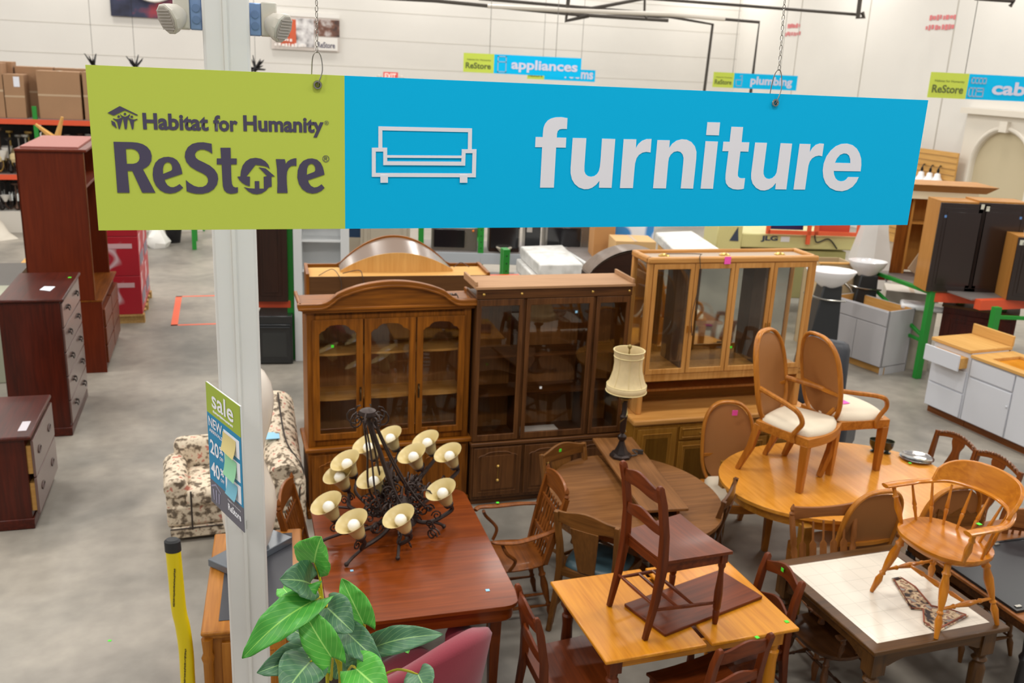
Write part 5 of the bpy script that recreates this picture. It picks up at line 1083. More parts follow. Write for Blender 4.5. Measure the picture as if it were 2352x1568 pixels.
m = M(); m.tube(curve([(.3, -.01, .1), (.32, -.0, .5), (.36, .1, .66), (.24, .3, .83), (.22, .7, .9), (.22, 1.1, 1.02)], 6), .008, 6); m.build('piping', pipe_m, t)
M().box(.02, .18, .4, .54, .84, .844).build('price_tag', mat('sticker_blue', STK['blue'], .6), t)
# ------------------------------------------------------------ chandelier on the mahogany table
iron = mat('bronzed_iron', (62, 50, 46), .42, .55, bump=.2, bs=120); shade_m = mat('cream_glass_shade', (208, 186, 128), .35, var=.06, bs=9); bulb_m = mat('white_bulb', (244, 242, 236), .25)
hub = W(925, 1165, .93); hub = Vector((hub.x, hub.y, 0)); topP = PD(845, 958, hub.y); ct_ = T('chandelier', 'wrought iron chandelier with twelve cream bell shades standing on the mahogany table', 'chandelier', (hub.x, hub.y, .755), 0)
o_ = Vector((hub.x, hub.y, .755)); tp = topP - o_
m = M(); m.tube([(0, 0, .1), tp * .5 + Vector((0, 0, .05)), tp], [.022, .016, .014], 10)
for k in range(6):
    a = 2 * PI * k / 6; c, s = math.cos(a), math.sin(a); m.tube(curve([(.16 * c, .16 * s, .16), Vector((.13 * c, .13 * s, .0)) + tp * .4, Vector((.07 * c, .07 * s, 0)) + tp * .7, Vector((.035 * c, .035 * s, 0)) + tp * .97], 5), .007, 6)
m.lathe([(.02, 0), (.09, .02), (.07, .07), (.03, .1), (.05, .16), (.02, .2)], (0, 0, .05), n=14); m.lathe([(.012, -.02), (.03, 0), (.055, .02), (.05, .045), (.02, .06)], tp, n=14); m.build('stem', iron, ct_)
m = M()
for k in range(8):
    a = 2 * PI * k / 8; c, s = math.cos(a), math.sin(a); P = []
    for q in range(15): r = .058 * (1 - q / 17); an = q * .62; P.append(tp + Vector(((.035 + .045 + r * math.sin(an)) * c, (.035 + .045 + r * math.sin(an)) * s, .015 + r * math.cos(an) * 1.0 - .02)))
    m.tube(P, .0055, 5)
m.build('crown_scrolls', iron, ct_)
def scroll(m, c, dx, up, r, th, turns=1.6, n=16):
    P = [c + dx * (r * (1 - q / (n * 1.15)) * math.cos(turns * 2 * PI * q / n)) + up * (r * (1 - q / (n * 1.15)) * math.sin(turns * 2 * PI * q / n)) for q in range(n)]; m.tube(P, th, 5)
lower = [(808, 1198), (916, 1186), (750, 1156), (1013, 1125), (1029, 1040), (776, 1088), (893, 1000), (978, 1010)]; upper = [(854, 1098), (946, 1042), (793, 1058), (842, 1020)]
UPZ = Vector((0, 0, 1)); tilt = (tp.normalized() * .6 + Vector((-.25, -.55, .9))).normalized()
random.seed(11)
for i, (px, py) in enumerate(lower + upper):
    z = 1.03 if i < 8 else 1.10; c = W(px, py, z) - o_; r_ = Vector((c.x, c.y, 0)); d = r_.normalized(); ax = (Vector((-.42, -.28, 1)) ).normalized(); bs = c - ax * .13
    m = M(); P = curve([d * .05 + Vector((0, 0, .14)), d * (r_.length * .4) + Vector((0, 0, .07)), d * (r_.length * .8) + Vector((0, 0, .06 if i < 8 else .14)), bs - ax * .05, bs], 6); m.tube(P, .014 if i < 8 else .011, 7)
    if i < 8: m.tube(curve([d * (r_.length * .75) + Vector((0, 0, .06)), d * (r_.length * 1.0) + Vector((0, 0, .035)), d * (r_.length * 1.1) + Vector((0, 0, .012))], 5), [.01] * 10 + [.014], 7); m.ball(d * (r_.length * 1.1) + Vector((0, 0, .016)), .015, 8)
    scroll(m, d * (r_.length * .55) + Vector((0, 0, .14)), d, UPZ, .045, .0055); scroll(m, d * (r_.length * .35) + Vector((0, 0, .22)), -d, UPZ, .05, .0055); scroll(m, d * (r_.length * .9) + Vector((0, 0, .0 + .1)), -d, UPZ, .035, .005); scroll(m, d * (r_.length * .2) + Vector((0, 0, .3)), d, UPZ, .04, .005)
    m.lathe([(.01, -.02), (.03, -.01), (.034, .006), (.026, .012)], bs, tuple(ax), 12); arm = m.build('arm', iron, ct_)
    pr = [(.028, 0), (.036, .012), (.042, .03), (.048, .055), (.058, .08), (.076, .104), (.1, .124), (.104, .13), (.098, .127), (.073, .106), (.054, .082), (.042, .05), (.032, .01)]
    M().lathe(pr, bs + ax * .008, tuple(ax), 26).build('bell_shade', shade_m, arm, smooth=70)
    m = M(); m.lathe([(.014, 0), (.018, .045), (.034, .07), (.038, .088), (.034, .108), (.02, .122), (.001, .126)], bs + ax * .01, tuple(ax), 16); m.build('bulb', bulb_m, arm, smooth=60)
for k in range(72):
    m = M(); a = random.uniform(0, 2 * PI); c, s = math.cos(a), math.sin(a); r = random.uniform(.05, .24); d = Vector((c, s, 0)); m_c = d * r + Vector((0, 0, random.uniform(.1, .34) - r * .3)); scroll(m, m_c, d, (UPZ + Vector((-s, c, 0)) * random.uniform(-.6, .6)).normalized(), random.uniform(.022, .05), .0055, random.choice((1.3, -1.5)), 12)
    m.build('leaf_scroll', iron, ct_)
# ------------------------------------------------------------ table lamp on the leaf
lb = W(1425, 1048, LEAFTOP); t = T('table_lamp', 'table lamp with cream bell fabric shade and dark gilt candlestick base on the loose leaf', 'lamp', (lb.x, lb.y, LEAFTOP), 0)
dk_ = mat('dark_gilt', (62, 52, 48), .3, .7); gi = mat('gilt', (150, 132, 84), .3, .8)
m = M(); m.lathe([(.085, 0), (.085, .018), (.075, .03), (.06, .034)], n=8); m.lathe([(.06, .034), (.045, .06), (.028, .1), (.02, .13)], n=6); m.build('base', dk_, t, smooth=25)
m = M(); m.lathe([(.02, .13), (.034, .15), (.034, .17), (.014, .19), (.022, .21), (.026, .3), (.03, .33), (.018, .35), (.02, .45)], n=14); m.build('stem', dk_, t)
m = M(); m.tube(curve([(.022 * math.cos(q * .8), .022 * math.sin(q * .8), .2 + q * .02) for q in range(14)], 3), .007, 6); m.lathe([(.01, .45), (.045, .468), (.047, .482), (.03, .49), (.008, .5), (.008, .62), (.006, .84)], n=14); m.build('gilt_stem', gi, t)
zs = .53; pr = [(.146, 0), (.15, .004), (.15, .05), (.142, .055), (.125, .1), (.108, .16), (.103, .22), (.108, .275), (.112, .31), (.114, .318)]
s_ = M().lathe([(r, h + zs) for r, h in pr] + [(r - .004, h + zs) for r, h in pr[::-1]], n=40).build('lamp_shade', mat('cream_shade', (214, 192, 146), .8, var=.05, bs=25), t, smooth=60)
s_.data.polygons; 
m = M()
for z, r in ((zs + .003, .151), (zs + .052, .147), (zs + .27, .109), (zs + .318, .115)): m.tube([(r * math.cos(2 * PI * k / 32), r * math.sin(2 * PI * k / 32), z) for k in range(32)], .004, 6, closed=True)
for k in range(8): a = 2 * PI * k / 8; m.tube([((r + .001) * math.cos(a), (r + .001) * math.sin(a), h + zs) for r, h in pr[3:]], .002, 4)
m.build('shade_trim', mat('shade_trim', (222, 204, 150), .7), s_)
m = M(); m.ball((0, 0, zs + .345), .016, 12, 1.1); m.lathe([(.004, zs + .3), (.006, zs + .33)], n=8); m.build('finial', gi, t)
m = M(); m.tube(curve([(.08, 0, .01), (.13, .03, .012), (.1, .09, .02), (.16, .07, .03), (.12, .12, .012), (.18, .1, .012)], 6), .006, 6); m.box(.14, .18, .06, .085, 0, .03); m.build('cord_and_plug', mat('cord_plug', (58, 52, 48), .5), t)
# ------------------------------------------------------------ silver tray, glasses
p = W(2105, 1054, .752); t = T('silver_tray', 'round dented silver tray lying on the right half of the oval table', 'tray', (p.x, p.y, .7525), 0)
m = M(); m.lathe([(.07, 0), (.075, .002), (.115, .012), (.13, .016), (.133, .019), (.128, .019), (.112, .014), (.072, .005), (.001, .004)], n=40); m.build('dish', mat('silver', (206, 200, 196), .14, 1, bump=.12, bs=30), t, smooth=50); sticker(t, W(2090, 1063, .763), 'green', .02)
gm = mat('smoky_glass', (52, 54, 40), .08, 0, coat=.6, trans=.5)
for px, py, lb_ in ((2008, 1036, 'left dark smoky glass bowl beside the cane armchair leg on the oval table'), (2036, 1040, 'right dark smoky glass bowl beside the cane armchair leg on the oval table')):
    p = W(px, py, .752); t = T('glass_bowl', lb_, 'bowl', (p.x, p.y, .7525), 0, 'smoky glass bowls on the oval table'); m = M(); m.lathe([(.032, 0), (.034, .004), (.012, .014), (.03, .03), (.046, .06), (.05, .1), (.052, .105), (.048, .105), (.043, .06), (.001, .03)], n=24); m.build('bowl', gm, t, smooth=60)
# tapestry runner on the tile table
tap = ramp_mat('tapestry', [(0, (40, 34, 34)), (.4, (60, 50, 48)), (.46, (170, 140, 110)), (.52, (206, 186, 152)), (.58, (130, 76, 56)), (.64, (150, 148, 140))], 16, 'noise', .85, 2)
z = .7555; P = [(1397 + 660, 1315), (1512 + 585, 1330), (1700 + 440, 1380), (2178, 1418), (2226, 1412), (2160, 1455), (2124, 1440), (2092, 1392), (2058, 1348)]
P = [(2048, 1328), (2068, 1324), (2100, 1345), (2140, 1392), (2190, 1402), (2225, 1414), (2152, 1453), (2122, 1432), (2120, 1400), (2092, 1398)]
L = [W(x, y, z) for x, y in P]; c = sum(L, Vector()) / len(L); t = T('tapestry_runner', 'folded floral tapestry runner lying on the white tiles under the captain chair', 'runner', (c.x, c.y, .7535), 0)
lp = [(q.x - c.x, q.y - c.y) for q in L]; M().plate([lp], lambda a, b: Vector((a, b, 0)), (0, 0, .004)).build('cloth', tap, t); M().tube([Vector((a * .93, b * .93, .006)) for a, b in lp], .005, 6, closed=True).build('braid_trim', mat('rust_braid', (150, 84, 62), .8), t)
# yellow guard post
p = PD(397, 1256, 4.2); q = PD(432, 1568, 4.2); t = T('guard_post', 'bright yellow flexible guard post with black cap on the open floor', 'post', (q.x, q.y, 0), 0)
yl_ = mat('safety_yellow', (222, 198, 0), .4); o0 = Vector((q.x, q.y, 0)); P = [Vector((.01, 0, 0)), Vector((.0, 0, .4)), PD(428, 1500, 4.2) - o0, PD(420, 1440, 4.2) - o0, PD(411, 1400, 4.2) - o0, PD(404, 1330, 4.2) - o0, p - o0]
Pc = curve(P, 6); M().tube(Pc, .038, 16, up=(0, 1, 0), ry=.03).build('tube', yl_, t); 
M().tube([p - o0 + (Pc[-1] - Pc[-2]).normalized() * -.02, p - o0 + (Pc[-1] - Pc[-2]).normalized() * .035, p - o0 + (Pc[-1] - Pc[-2]).normalized() * .045], [.041, .041, .03], 16, up=(0, 1, 0), ry=[.033, .033, .024]).build('cap', mat('black_rubber', (34, 34, 36), .6), t)
for zz in (.55, 1.02):
    c = min(Pc, key=lambda v: abs(v.z - zz)); m = M(); dabs(m, -.11, -.005, .11, .005, -.0315, int(zz * 10)); k = m.build('printed_marks', mat('post_print', (96, 84, 20), .6), t); k.location = c; k.rotation_euler = (0, PI / 2 + .08, 0)
# sale sign on the column
n0, f0 = PD(557, 1080, 3.3), PD(479, 995, 3.56); sx_ = math.atan2(n0.y - f0.y, n0.x - f0.x); z1 = HZ(n0, 552, 933); z0 = HZ(n0, 563, 1223)
t = T('sale_sign', 'narrow sale sign with lime top fixed to the left side of the white column', 'sign', (f0.x, f0.y, z0), sx_); Ws = math.hypot(n0.x - f0.x, n0.y - f0.y); Hs = z1 - z0
def panel(a0, a1, b0, b1, y, m_, nm): return M().box(a0 * Ws, a1 * Ws, y, y + .001, b0 * Hs, b1 * Hs).build(nm, m_, t)
M().box(0, Ws, 0, .006, 0, Hs).build('board', mat('board_white', (232, 232, 232), .5), t)
panel(0, 1, .76, 1, -.002, mat('sale_green', (162, 182, 54), .5), 'lime_header'); panel(0, 1, .2, .76, -.002, mat('sale_blue', (0, 136, 184), .5), 'blue_field'); panel(0, 1, 0, .2, -.002, mat('sale_grey', (98, 96, 108), .5), 'grey_footer')
panel(.5, .95, .575, .72, -.003, white, 'white_box'); panel(.5, .95, .39, .54, -.003, white, 'white_box'); panel(.5, .95, .215, .36, -.003, white, 'white_box')
def sw(txt, a0, b0, a1, b1, bold=.03, m_=white, nm='lettering'): fit_text(txt, a0 * Ws, b0 * Hs, a1 * Ws, b1 * Hs, -.0035, m_, t, nm, bold)
sw('sale', .18, .83, .82, .97, .015); m = M(); dabs(m, .2 * Ws, .79 * Hs, .8 * Ws, .808 * Hs, -.0035, 3); m.build('fine_print', white, t); sw('NEW', .05, .655, .46, .735, .015); sw('ARRIVALS', .06, .61, .46, .64, .02); sw('20', .06, .43, .33, .55, .02); sw('%', .35, .49, .46, .55, .03); sw('OFF', .35, .435, .46, .465, .02); sw('40', .06, .25, .33, .37, .02); sw('%', .35, .31, .46, .37, .03); sw('OFF', .35, .255, .46, .285, .02)
sw('ReStore', .55, .07, .93, .13, .03); sw('Habitat for Humanity', .55, .145, .93, .165, 0)
m = M(); fn = lambda a, b: Vector((a * Ws, -.0035, b * Hs))
for P_ in ([(.04, .15), (.18, .19), (.34, .15), (.34, .14), (.18, .175), (.04, .135)], [(.08, .13), (.12, .13), (.13, .04), (.1, .04)], [(.17, .14), (.21, .14), (.205, .03), (.175, .03)], [(.26, .13), (.3, .13), (.28, .04), (.25, .04)]): m.plate([P_], fn, (0, .001, 0))
m.build('people_emblem', mat('emblem_lilac', (150, 146, 170), .6), t)
def note(a0, a1, b0, b1, m_, nm):
    V = []; N = 6
    for j in range(N + 1):
        v = j / N
        for i in (0, 1): V.append((lerp(a0, a1, i) * Ws, -.004 - .012 * (1 - v) ** 2 * (1 + .3 * i), lerp(b0, b1, v) * Hs))
    M().add(V, [(2 * j, 2 * j + 1, 2 * j + 3, 2 * j + 2) for j in range(N)]).build(nm, m_, t)
note(.48, .86, .56, .7, mat('note_yellow', (224, 206, 140), .7), 'sticky_note'); note(.52, .86, .37, .53, mat('note_green', (152, 214, 170), .7), 'sticky_note'); note(.56, .86, .22, .34, mat('note_blue', (120, 184, 206), .7), 'sticky_note')
# ------------------------------------------------------------ artificial plant in the foreground
def leafmat(name, dark, light, vein):
    if name in MC: return MC[name]
    m, nt, b = base(name); at = nt.nodes.new('ShaderNodeAttribute'); at.attribute_name = 'leafuv'; sep = nt.nodes.new('ShaderNodeSeparateXYZ'); nt.links.new(at.outputs['Vector'], sep.inputs[0])
    ab = nt.nodes.new('ShaderNodeMath'); ab.operation = 'ABSOLUTE'; nt.links.new(sep.outputs[0], ab.inputs[0])
    # side veins: sin((v*1.0 - |u|*.5)*k)
    q = nt.nodes.new('ShaderNodeMath'); q.operation = 'MULTIPLY_ADD'; q.inputs[1].default_value = -.45; nt.links.new(ab.outputs[0], q.inputs[0]); nt.links.new(sep.outputs[1], q.inputs[2])
    w = nt.nodes.new('ShaderNodeMath'); w.operation = 'MULTIPLY'; w.inputs[1].default_value = 44; nt.links.new(q.outputs[0], w.inputs[0]); s = nt.nodes.new('ShaderNodeMath'); s.operation = 'SINE'; nt.links.new(w.outputs[0], s.inputs[0])
    c1 = nt.nodes.new('ShaderNodeValToRGB'); c1.color_ramp.elements[0].position = .93; c1.color_ramp.elements[1].position = 1.0; c1.color_ramp.elements[1].color = (.45, .45, .45, 1); nt.links.new(s.outputs[0], c1.inputs[0])
    c2 = nt.nodes.new('ShaderNodeValToRGB'); c2.color_ramp.elements[0].position = .012; c2.color_ramp.elements[1].position = .06; c2.color_ramp.elements[0].color = (1, 1, 1, 1); c2.color_ramp.elements[1].color = (0, 0, 0, 1); nt.links.new(ab.outputs[0], c2.inputs[0])
    mx = nt.nodes.new('ShaderNodeMath'); mx.operation = 'MAXIMUM'; nt.links.new(c1.outputs[0], mx.inputs[0]); nt.links.new(c2.outputs[0], mx.inputs[1])
    nz = nt.nodes.new('ShaderNodeTexNoise'); nz.inputs['Scale'].default_value = 14; tc = nt.nodes.new('ShaderNodeTexCoord'); nt.links.new(tc.outputs['Object'], nz.inputs['Vector'])
    m1 = nt.nodes.new('ShaderNodeMix'); m1.data_type = 'RGBA'; m1.inputs[6].default_value = lin(dark); m1.inputs[7].default_value = lin(light); nt.links.new(nz.outputs[0], m1.inputs[0])
    m2 = nt.nodes.new('ShaderNodeMix'); m2.data_type = 'RGBA'; m2.inputs[7].default_value = lin(vein); nt.links.new(mx.outputs[0], m2.inputs[0]); nt.links.new(m1.outputs[2], m2.inputs[6]); nt.links.new(m2.outputs[2], b.inputs['Base Color'])
    b.inputs['Roughness'].default_value = .42; MC[name] = m; return m
LM = [leafmat('leaf_bright', (62, 156, 40), (110, 196, 84), (176, 232, 120)), leafmat('leaf_dark', (54, 100, 66), (92, 138, 102), (160, 200, 130)), leafmat('leaf_mid', (52, 140, 40), (84, 168, 66), (150, 210, 90))]
PX = Vector((-.56, 2.72, 0)); plant = T('artificial_plant', 'artificial philodendron with big heart shaped leaves in the foreground in front of the column', 'plant', PX, 0)
def leaf(tip, basep, wd, kind, nrm_hint, bend=.12, stem_from=None):
    tip, basep = Vector(tip), Vector(basep); ax = (tip - basep); L = ax.length; ax.normalize(); nrm = Vector(nrm_hint); nrm = (nrm - ax * nrm.dot(ax)).normalized(); sd = ax.cross(nrm).normalized()
    N, K = 26, 8; V = []; A = []
    prof_ = lambda v: (math.sin(PI * min(1, v ** .62)) ** .8) if v < 1 else 0
    for j in range(N + 1):
        v = j / N; hw_ = wd * .38 * max(0.02, (math.sin(PI * (v * .93 + .07) ** .75)) ** .75 if v < 1 else .0)
        for i in range(K + 1):
            u = -1 + 2 * i / K; lobe = -.2 * L * abs(u) ** 1.3 * max(0, 1 - v * 2.5)
            p = basep + ax * (v * L + lobe) + sd * (u * hw_) + nrm * (bend * L * (math.sin(PI * v) ) + abs(u) * hw_ * .28 - .0 + (.022 * math.sin(v * 19 + (2 if u > 0 else 0)) + .01 * math.sin(v * 41 + u)) * abs(u) ** 1.5 * L)
            V.append(p); A.append((u, v, 0))
    S = K + 1; F = [(j * S + i, j * S + i + 1, (j + 1) * S + i + 1, (j + 1) * S + i) for j in range(N) for i in range(K)]
    me = bpy.data.meshes.new('leaf'); me.from_pydata([tuple(p - PX) for p in V], [], F); at = me.attributes.new('leafuv', 'FLOAT_VECTOR', 'POINT')
    for k, a in enumerate(A): at.data[k].vector = a
    for p in me.polygons: p.use_smooth = True
    me.materials.append(LM[kind]); o = bpy.data.objects.new('leaf', me); COL.objects.link(o); o.parent = plant
    md = o.modifiers.new('th', 'SOLIDIFY'); md.thickness = .0015
    return basep
stemm = mat('stem_yellow', (186, 176, 20), .5)
camN = Vector((0, -.75, .65))
# (base px, tip px, base dist, tip dist, width, kind, stem start px)
LV = [((722, 1292), (738, 1232), 2.75, 2.70, .19, 0, (742, 1395), .05), ((712, 1340), (642, 1330), 2.72, 2.6, .17, 1, (745, 1398), .1), ((722, 1378), (556, 1512), 2.68, 2.5, .155, 2, (745, 1400), .22), ((762, 1510), (690, 1388), 2.6, 2.66, .145, 0, (760, 1560), .2),
      ((835, 1432), (785, 1328), 2.72, 2.75, .13, 0, (835, 1480), .05), ((752, 1395), (812, 1452), 2.7, 2.62, .17, 1, (745, 1420), .15), ((795, 1450), (878, 1528), 2.7, 2.58, .13, 1, (815, 1500), .15), ((862, 1485), (1018, 1456), 2.72, 2.72, .12, 1, (835, 1540), .3),
      ((925, 1465), (938, 1500), 2.8, 2.75, .06, 0, (860, 1490), .05), ((720, 1508), (590, 1545), 2.68, 2.5, .16, 1, (745, 1520), .12), ((712, 1520), (650, 1600), 2.6, 2.45, .2, 1, (745, 1530), .1), ((818, 1535), (892, 1600), 2.58, 2.48, .19, 0, (790, 1560), .1),
      ((960, 1548), (985, 1600), 2.7, 2.6, .14, 1, (860, 1560), .1), ((700, 1460), (655, 1440), 2.85, 2.9, .1, 1, (740, 1500), .1), ((745, 1410), (700, 1500), 2.88, 2.9, .12, 1, (745, 1420), .1), ((800, 1480), (770, 1560), 2.85, 2.8, .14, 1, (780, 1520), .1),
      ((650, 1350), (670, 1372), 2.8, 2.76, .08, 0, (742, 1400), .1), ((850, 1500), (800, 1568), 2.82, 2.8, .12, 1, (830, 1530), .1)]
root_ = Vector((PX.x, PX.y, 1.0))
for (bx_, by_), (tx, ty), Db, Dt_, wd, kind, (sx0, sy0), bend in LV:
    b_ = PD(bx_, by_, Db); tt = PD(tx, ty, Dt_); leaf(tt, b_, wd, kind, camN, bend); s0 = PD(sx0, sy0, 2.74)
    P = curve([s0 - PX, (s0 + b_) / 2 - PX + Vector((0, .02, .015)), b_ - PX], 5); M().tube(P, [.006] * 3 + [.0045] * (len(P) - 5) + [.0028] * 2, 6).build('leaf_stalk', stemm, plant)
for pts in ([(742, 1392), (748, 1450), (752, 1560)], [(838, 1480), (832, 1540), (826, 1600)], [(745, 1420), (770, 1500), (782, 1600)], [(860, 1500), (852, 1600)]):
    P = [PD(x, y, 2.75) - PX for x, y in pts] + [Vector((0, 0, .5)), Vector((0, 0, .3))]; Pc = curve(P, 5); M().tube(Pc, [.0085 - .0025 * math.cos(k * 1.3) for k in range(len(Pc))], 8).build('stem', stemm, plant)
M().lathe([(.13, 0), (.15, .02), (.19, .32), (.2, .34), (.18, .34), (.16, .3), (.001, .3)], n=28).build('pot', mat('pot_brown', (92, 70, 54), .5), plant)
# ------------------------------------------------------------ pallet racks
rgreen = mat('rack_green', (30, 134, 44), .45, var=.05); rorange = mat('rack_orange', (214, 82, 44), .5, var=.05); deckm = mat('wire_deck', (140, 132, 128), .5, .4); graybeam = mat('beam_grey', (170, 176, 182), .5)
def upright(m, x, y0, y1, h, w=.08, z0=0):
    for y in (y0, y1):
        m.box(x - w / 2, x + w / 2, y - .03, y + .03, z0, h)
def holes(t, x, y, z0, z1, w=.018, step=.09):
    m = M(); z = z0
    while z < z1: m.lathe([(w * .6, 0), (w * .6, .002)], (x, y - .0305, z), (0, -1, 0), 6); z += step
    m.build('slot_holes', mat('slot_dark', (18, 60, 26), .6), t)
def rack(name, lb, loc, ang, posts, depth, hs, levels, beam=rorange, h=3.0, deck=True, bh=.1):
    t = T(name, lb, 'rack', loc, ang, None)
    for i, x in enumerate(posts):
        hh = hs[i] if isinstance(hs, (list, tuple)) else hs
        m = M(); upright(m, x, 0, depth, hh)
        z = .3
        while z < hh - .2: m.bar((x, 0, z), (x, depth, z + .0), .03); z += .75
        m.build('upright_frame', rgreen, t, bev=.004)
    for x0, x1, z in levels:
        M().box(x0, x1, -.035, .005, z - bh, z).build('beam', beam, t, bev=.004); M().box(x0, x1, depth - .005, depth + .035, z - bh, z).build('beam', beam, t, bev=.004)
        if deck: M().box(x0, x1, 0, depth, z, z + .012).build('deck', deckm, t)
    return t
# left rack with cartons and light fixtures
pL = PD(82, 283, 18.5); lL = Vector((pL.x, pL.y, 0)); aR = G
rl = rack('pallet_rack', 'tall green and orange pallet rack holding cartons at the left edge', lL - GX * 3.0, G, [.0, 3.0, 6.0], 1.1, 2.46, [(0, 3, 2.21), (3, 6, 2.21), (0, 3, 1.14), (3, 6, 1.14)])
M().box(0, 6, -.05, 1.0, 0, .42).build('bottom_ledge', mat('ledge_white', (206, 200, 190), .6), rl)
kraft = mat('kraft_cardboard', (158, 122, 90), .8, var=.05, bs=3); tape_m = mat('packing_tape', (186, 160, 130), .35)
def carton(lb, loc, ang, w, d, h, m_=kraft, group=None, label_=False):
    t = T('carton', lb, 'box', loc, ang, group); M().box(0, w, 0, d, 0, h).build('carton_body', m_, t, bev=.006)
    M().box(w * .46, w * .54, -.002, d, h, h + .002).build('tape_strip', tape_m, t)
    M().box(0, w, -.003, 0, h * .48, h * .52).build('tape_strip', tape_m, t)
    if label_: M().box(w * .5, w * .8, -.004, -.001, h * .72, h * .95).build('shipping_label', mat('paper_white', (226, 228, 236), .6), t)
    return t
def onL(px, py, dy=.02, z=2.222): x, _ = OP(lL - GX * 3, G, px, py, dy); return (lL - GX * 3) + GX * x + GY * dy + Vector((0, 0, z))
def wpx(loc, px, py): return OP(loc, G, px, py)[0]
for (x0, x1, yt, lb, dy, lbl) in ((-60, 14, 142, 'kraft carton at the far left end of the top rack shelf, cut by the frame', .02, False), (16, 62, 170, 'narrow kraft carton with a white shipping label on the left rack', .02, True), (92, 190, 162, 'widest kraft carton on the left rack, right of the green post', .02, False), (196, 260, 165, 'kraft carton on the left rack mostly hidden behind the lime sign edge', .03, False),
                                   (-20, 40, 140, 'kraft carton in the back row of the left rack, far left', .55, False), (45, 130, 152, 'kraft carton in the back row of the left rack, behind the labelled one', .55, False), (135, 230, 156, 'kraft carton in the back row of the left rack, above the widest one', .62, False)):
    p = onL(x0, 270, dy); w = wpx(p, x1, 270); hh = HZ(p, x0, yt) - 2.222; carton(lb, p, G, w, .5 if dy < .5 else .4, max(.5, hh), group='cartons on the left rack', label_=lbl)
random.seed(21)
metals = [mat('fix_brass', (176, 146, 84), .25, .9), mat('fix_black', (44, 38, 36), .4, .6), mat('fix_nickel', (182, 178, 172), .25, .9), mat('fix_bronze', (84, 62, 50), .4, .6)]
gls = [mat('fix_white_glass', (226, 222, 214), .3), mat('fix_amber', (206, 186, 140), .3), mat('fix_clear', (196, 200, 198), .15)]
protos = []
for k in range(6):
    t = T('light_fixture', 'x', 'light fixture', (0, 0, -5), 0); mm_ = metals[k % 4]; m = M(); nA = 3 + k % 3
    m.lathe([(.02, .0), (.05, .03), (.03, .08), (.015, .12), (.015, .38), (.06, .4), (.06, .42)], n=10)
    for a in range(nA): an = 2 * PI * a / nA; c, s = math.cos(an), math.sin(an); m.tube(curve([(.02 * c, .02 * s, .08), (.1 * c, .1 * s, .02), (.17 * c, .17 * s, .08), (.17 * c, .17 * s, .14)], 4), .01, 5)
    m.build('arms', mm_, t)
    for a in range(nA):
        an = 2 * PI * a / nA; c, s = math.cos(an), math.sin(an); pr = [[(.02, 0), (.05, .05), (.075, .1)], [(.03, 0), (.06, .04), (.055, .09), (.02, .11)], [(.012, 0), (.012, .09), (.001, .1)]][k % 3]
        M().lathe(pr, (.17 * c, .17 * s, .14), n=10).build('glass_shade', gls[k % 3], t)
    protos.append(t)
cnt = 0; grp = 'used light fixtures on the left rack shelves'
for z, cols, rows in ((1.155, 15, 3), (.425, 11, 3)):
    for j in range(rows):
        for i in range(cols):
            t = protos[cnt % 6] if cnt < 6 else copy_tree(protos[random.randrange(6)]); cnt += 1
            x = 2.2 + i * .27 + random.uniform(-.05, .05) + j * .08; p = lL - GX * 3.0 + GX * x + GY * (.1 + j * .27) + Vector((0, 0, z)); s = random.uniform(.9, 1.2)
            t.location = p; t.rotation_euler = (0, 0, random.uniform(0, 3)); t.scale = (s * 1.15, s * 1.15, s * (1.7 if z > 1 else 1.25)); t['group'] = grp; t['label'] = 'used light fixture with small glass shades in the crowded jumble on the left rack'
dkb = mat('rack_shade_dark', (34, 30, 28), .6, var=.2, bs=6)  # added dark blocks standing in for the deep shade behind the fixtures
for z, lv in ((1.155, 'middle'), (.425, 'bottom')):
    for i in range(5):
        p = lL - GX * 3.0 + GX * (.9 + i * 1.02) + GY * .86 + Vector((0, 0, z)); b = T('shade_block', 'added dark shade block at the back of the ' + lv + ' shelf of the left rack', 'shade block', p, G, 'dark shade blocks on the left rack'); M().box(.0, .96, 0, .22, 0, .88 if z > 1 else .6).build('block_body', dkb, b, bev=.02); M().box(-.01, .97, -.01, .22, .88 if z > 1 else .6, .9 if z > 1 else .62).build('lid', dkb, b)
t = T('star_ornament', 'pale wooden star shaped stand on top of the tall cherry wall unit', 'ornament', PD(130, 322, 13.2), 0); m = M()
for k in range(5): a = -PI / 2 + 2 * PI * k / 5 + .3; m.tube([(0, 0, 0), (.34 * math.cos(a), 0, .34 * math.sin(a) if math.sin(a) > 0 else .34 * math.sin(a) * .8)], [.05, .02], 6)
m.build('star', wood('particle', 'z'), t); zb = 2.5; M().tube([(0, 0, -.05), (0, .3, -(t.location.z - .0))], .02, 6).build('stand', wood('particle', 'z'), t)
t = T('dust_sheet', 'crumpled pale sheet on the floor at the left edge in front of the rack', 'sheet', W(-18, 545), 0); m = M(); random.seed(2); m.lathe([(.42, 0), (.34, .1), (.2, .28), (.06, .42), (.001, .44)], n=9); m.v = [(x * random.uniform(1 - 0.25, 1 + 0.25), y * random.uniform(1 - 0.25, 1 + 0.25), z * random.uniform(1 - 0.25, 1 + 0.25 * .3)) for x, y, z in m.v]; m.build('sheet', mat('sheet_cream', (206, 198, 184), .8, bump=.5, bs=5), t)
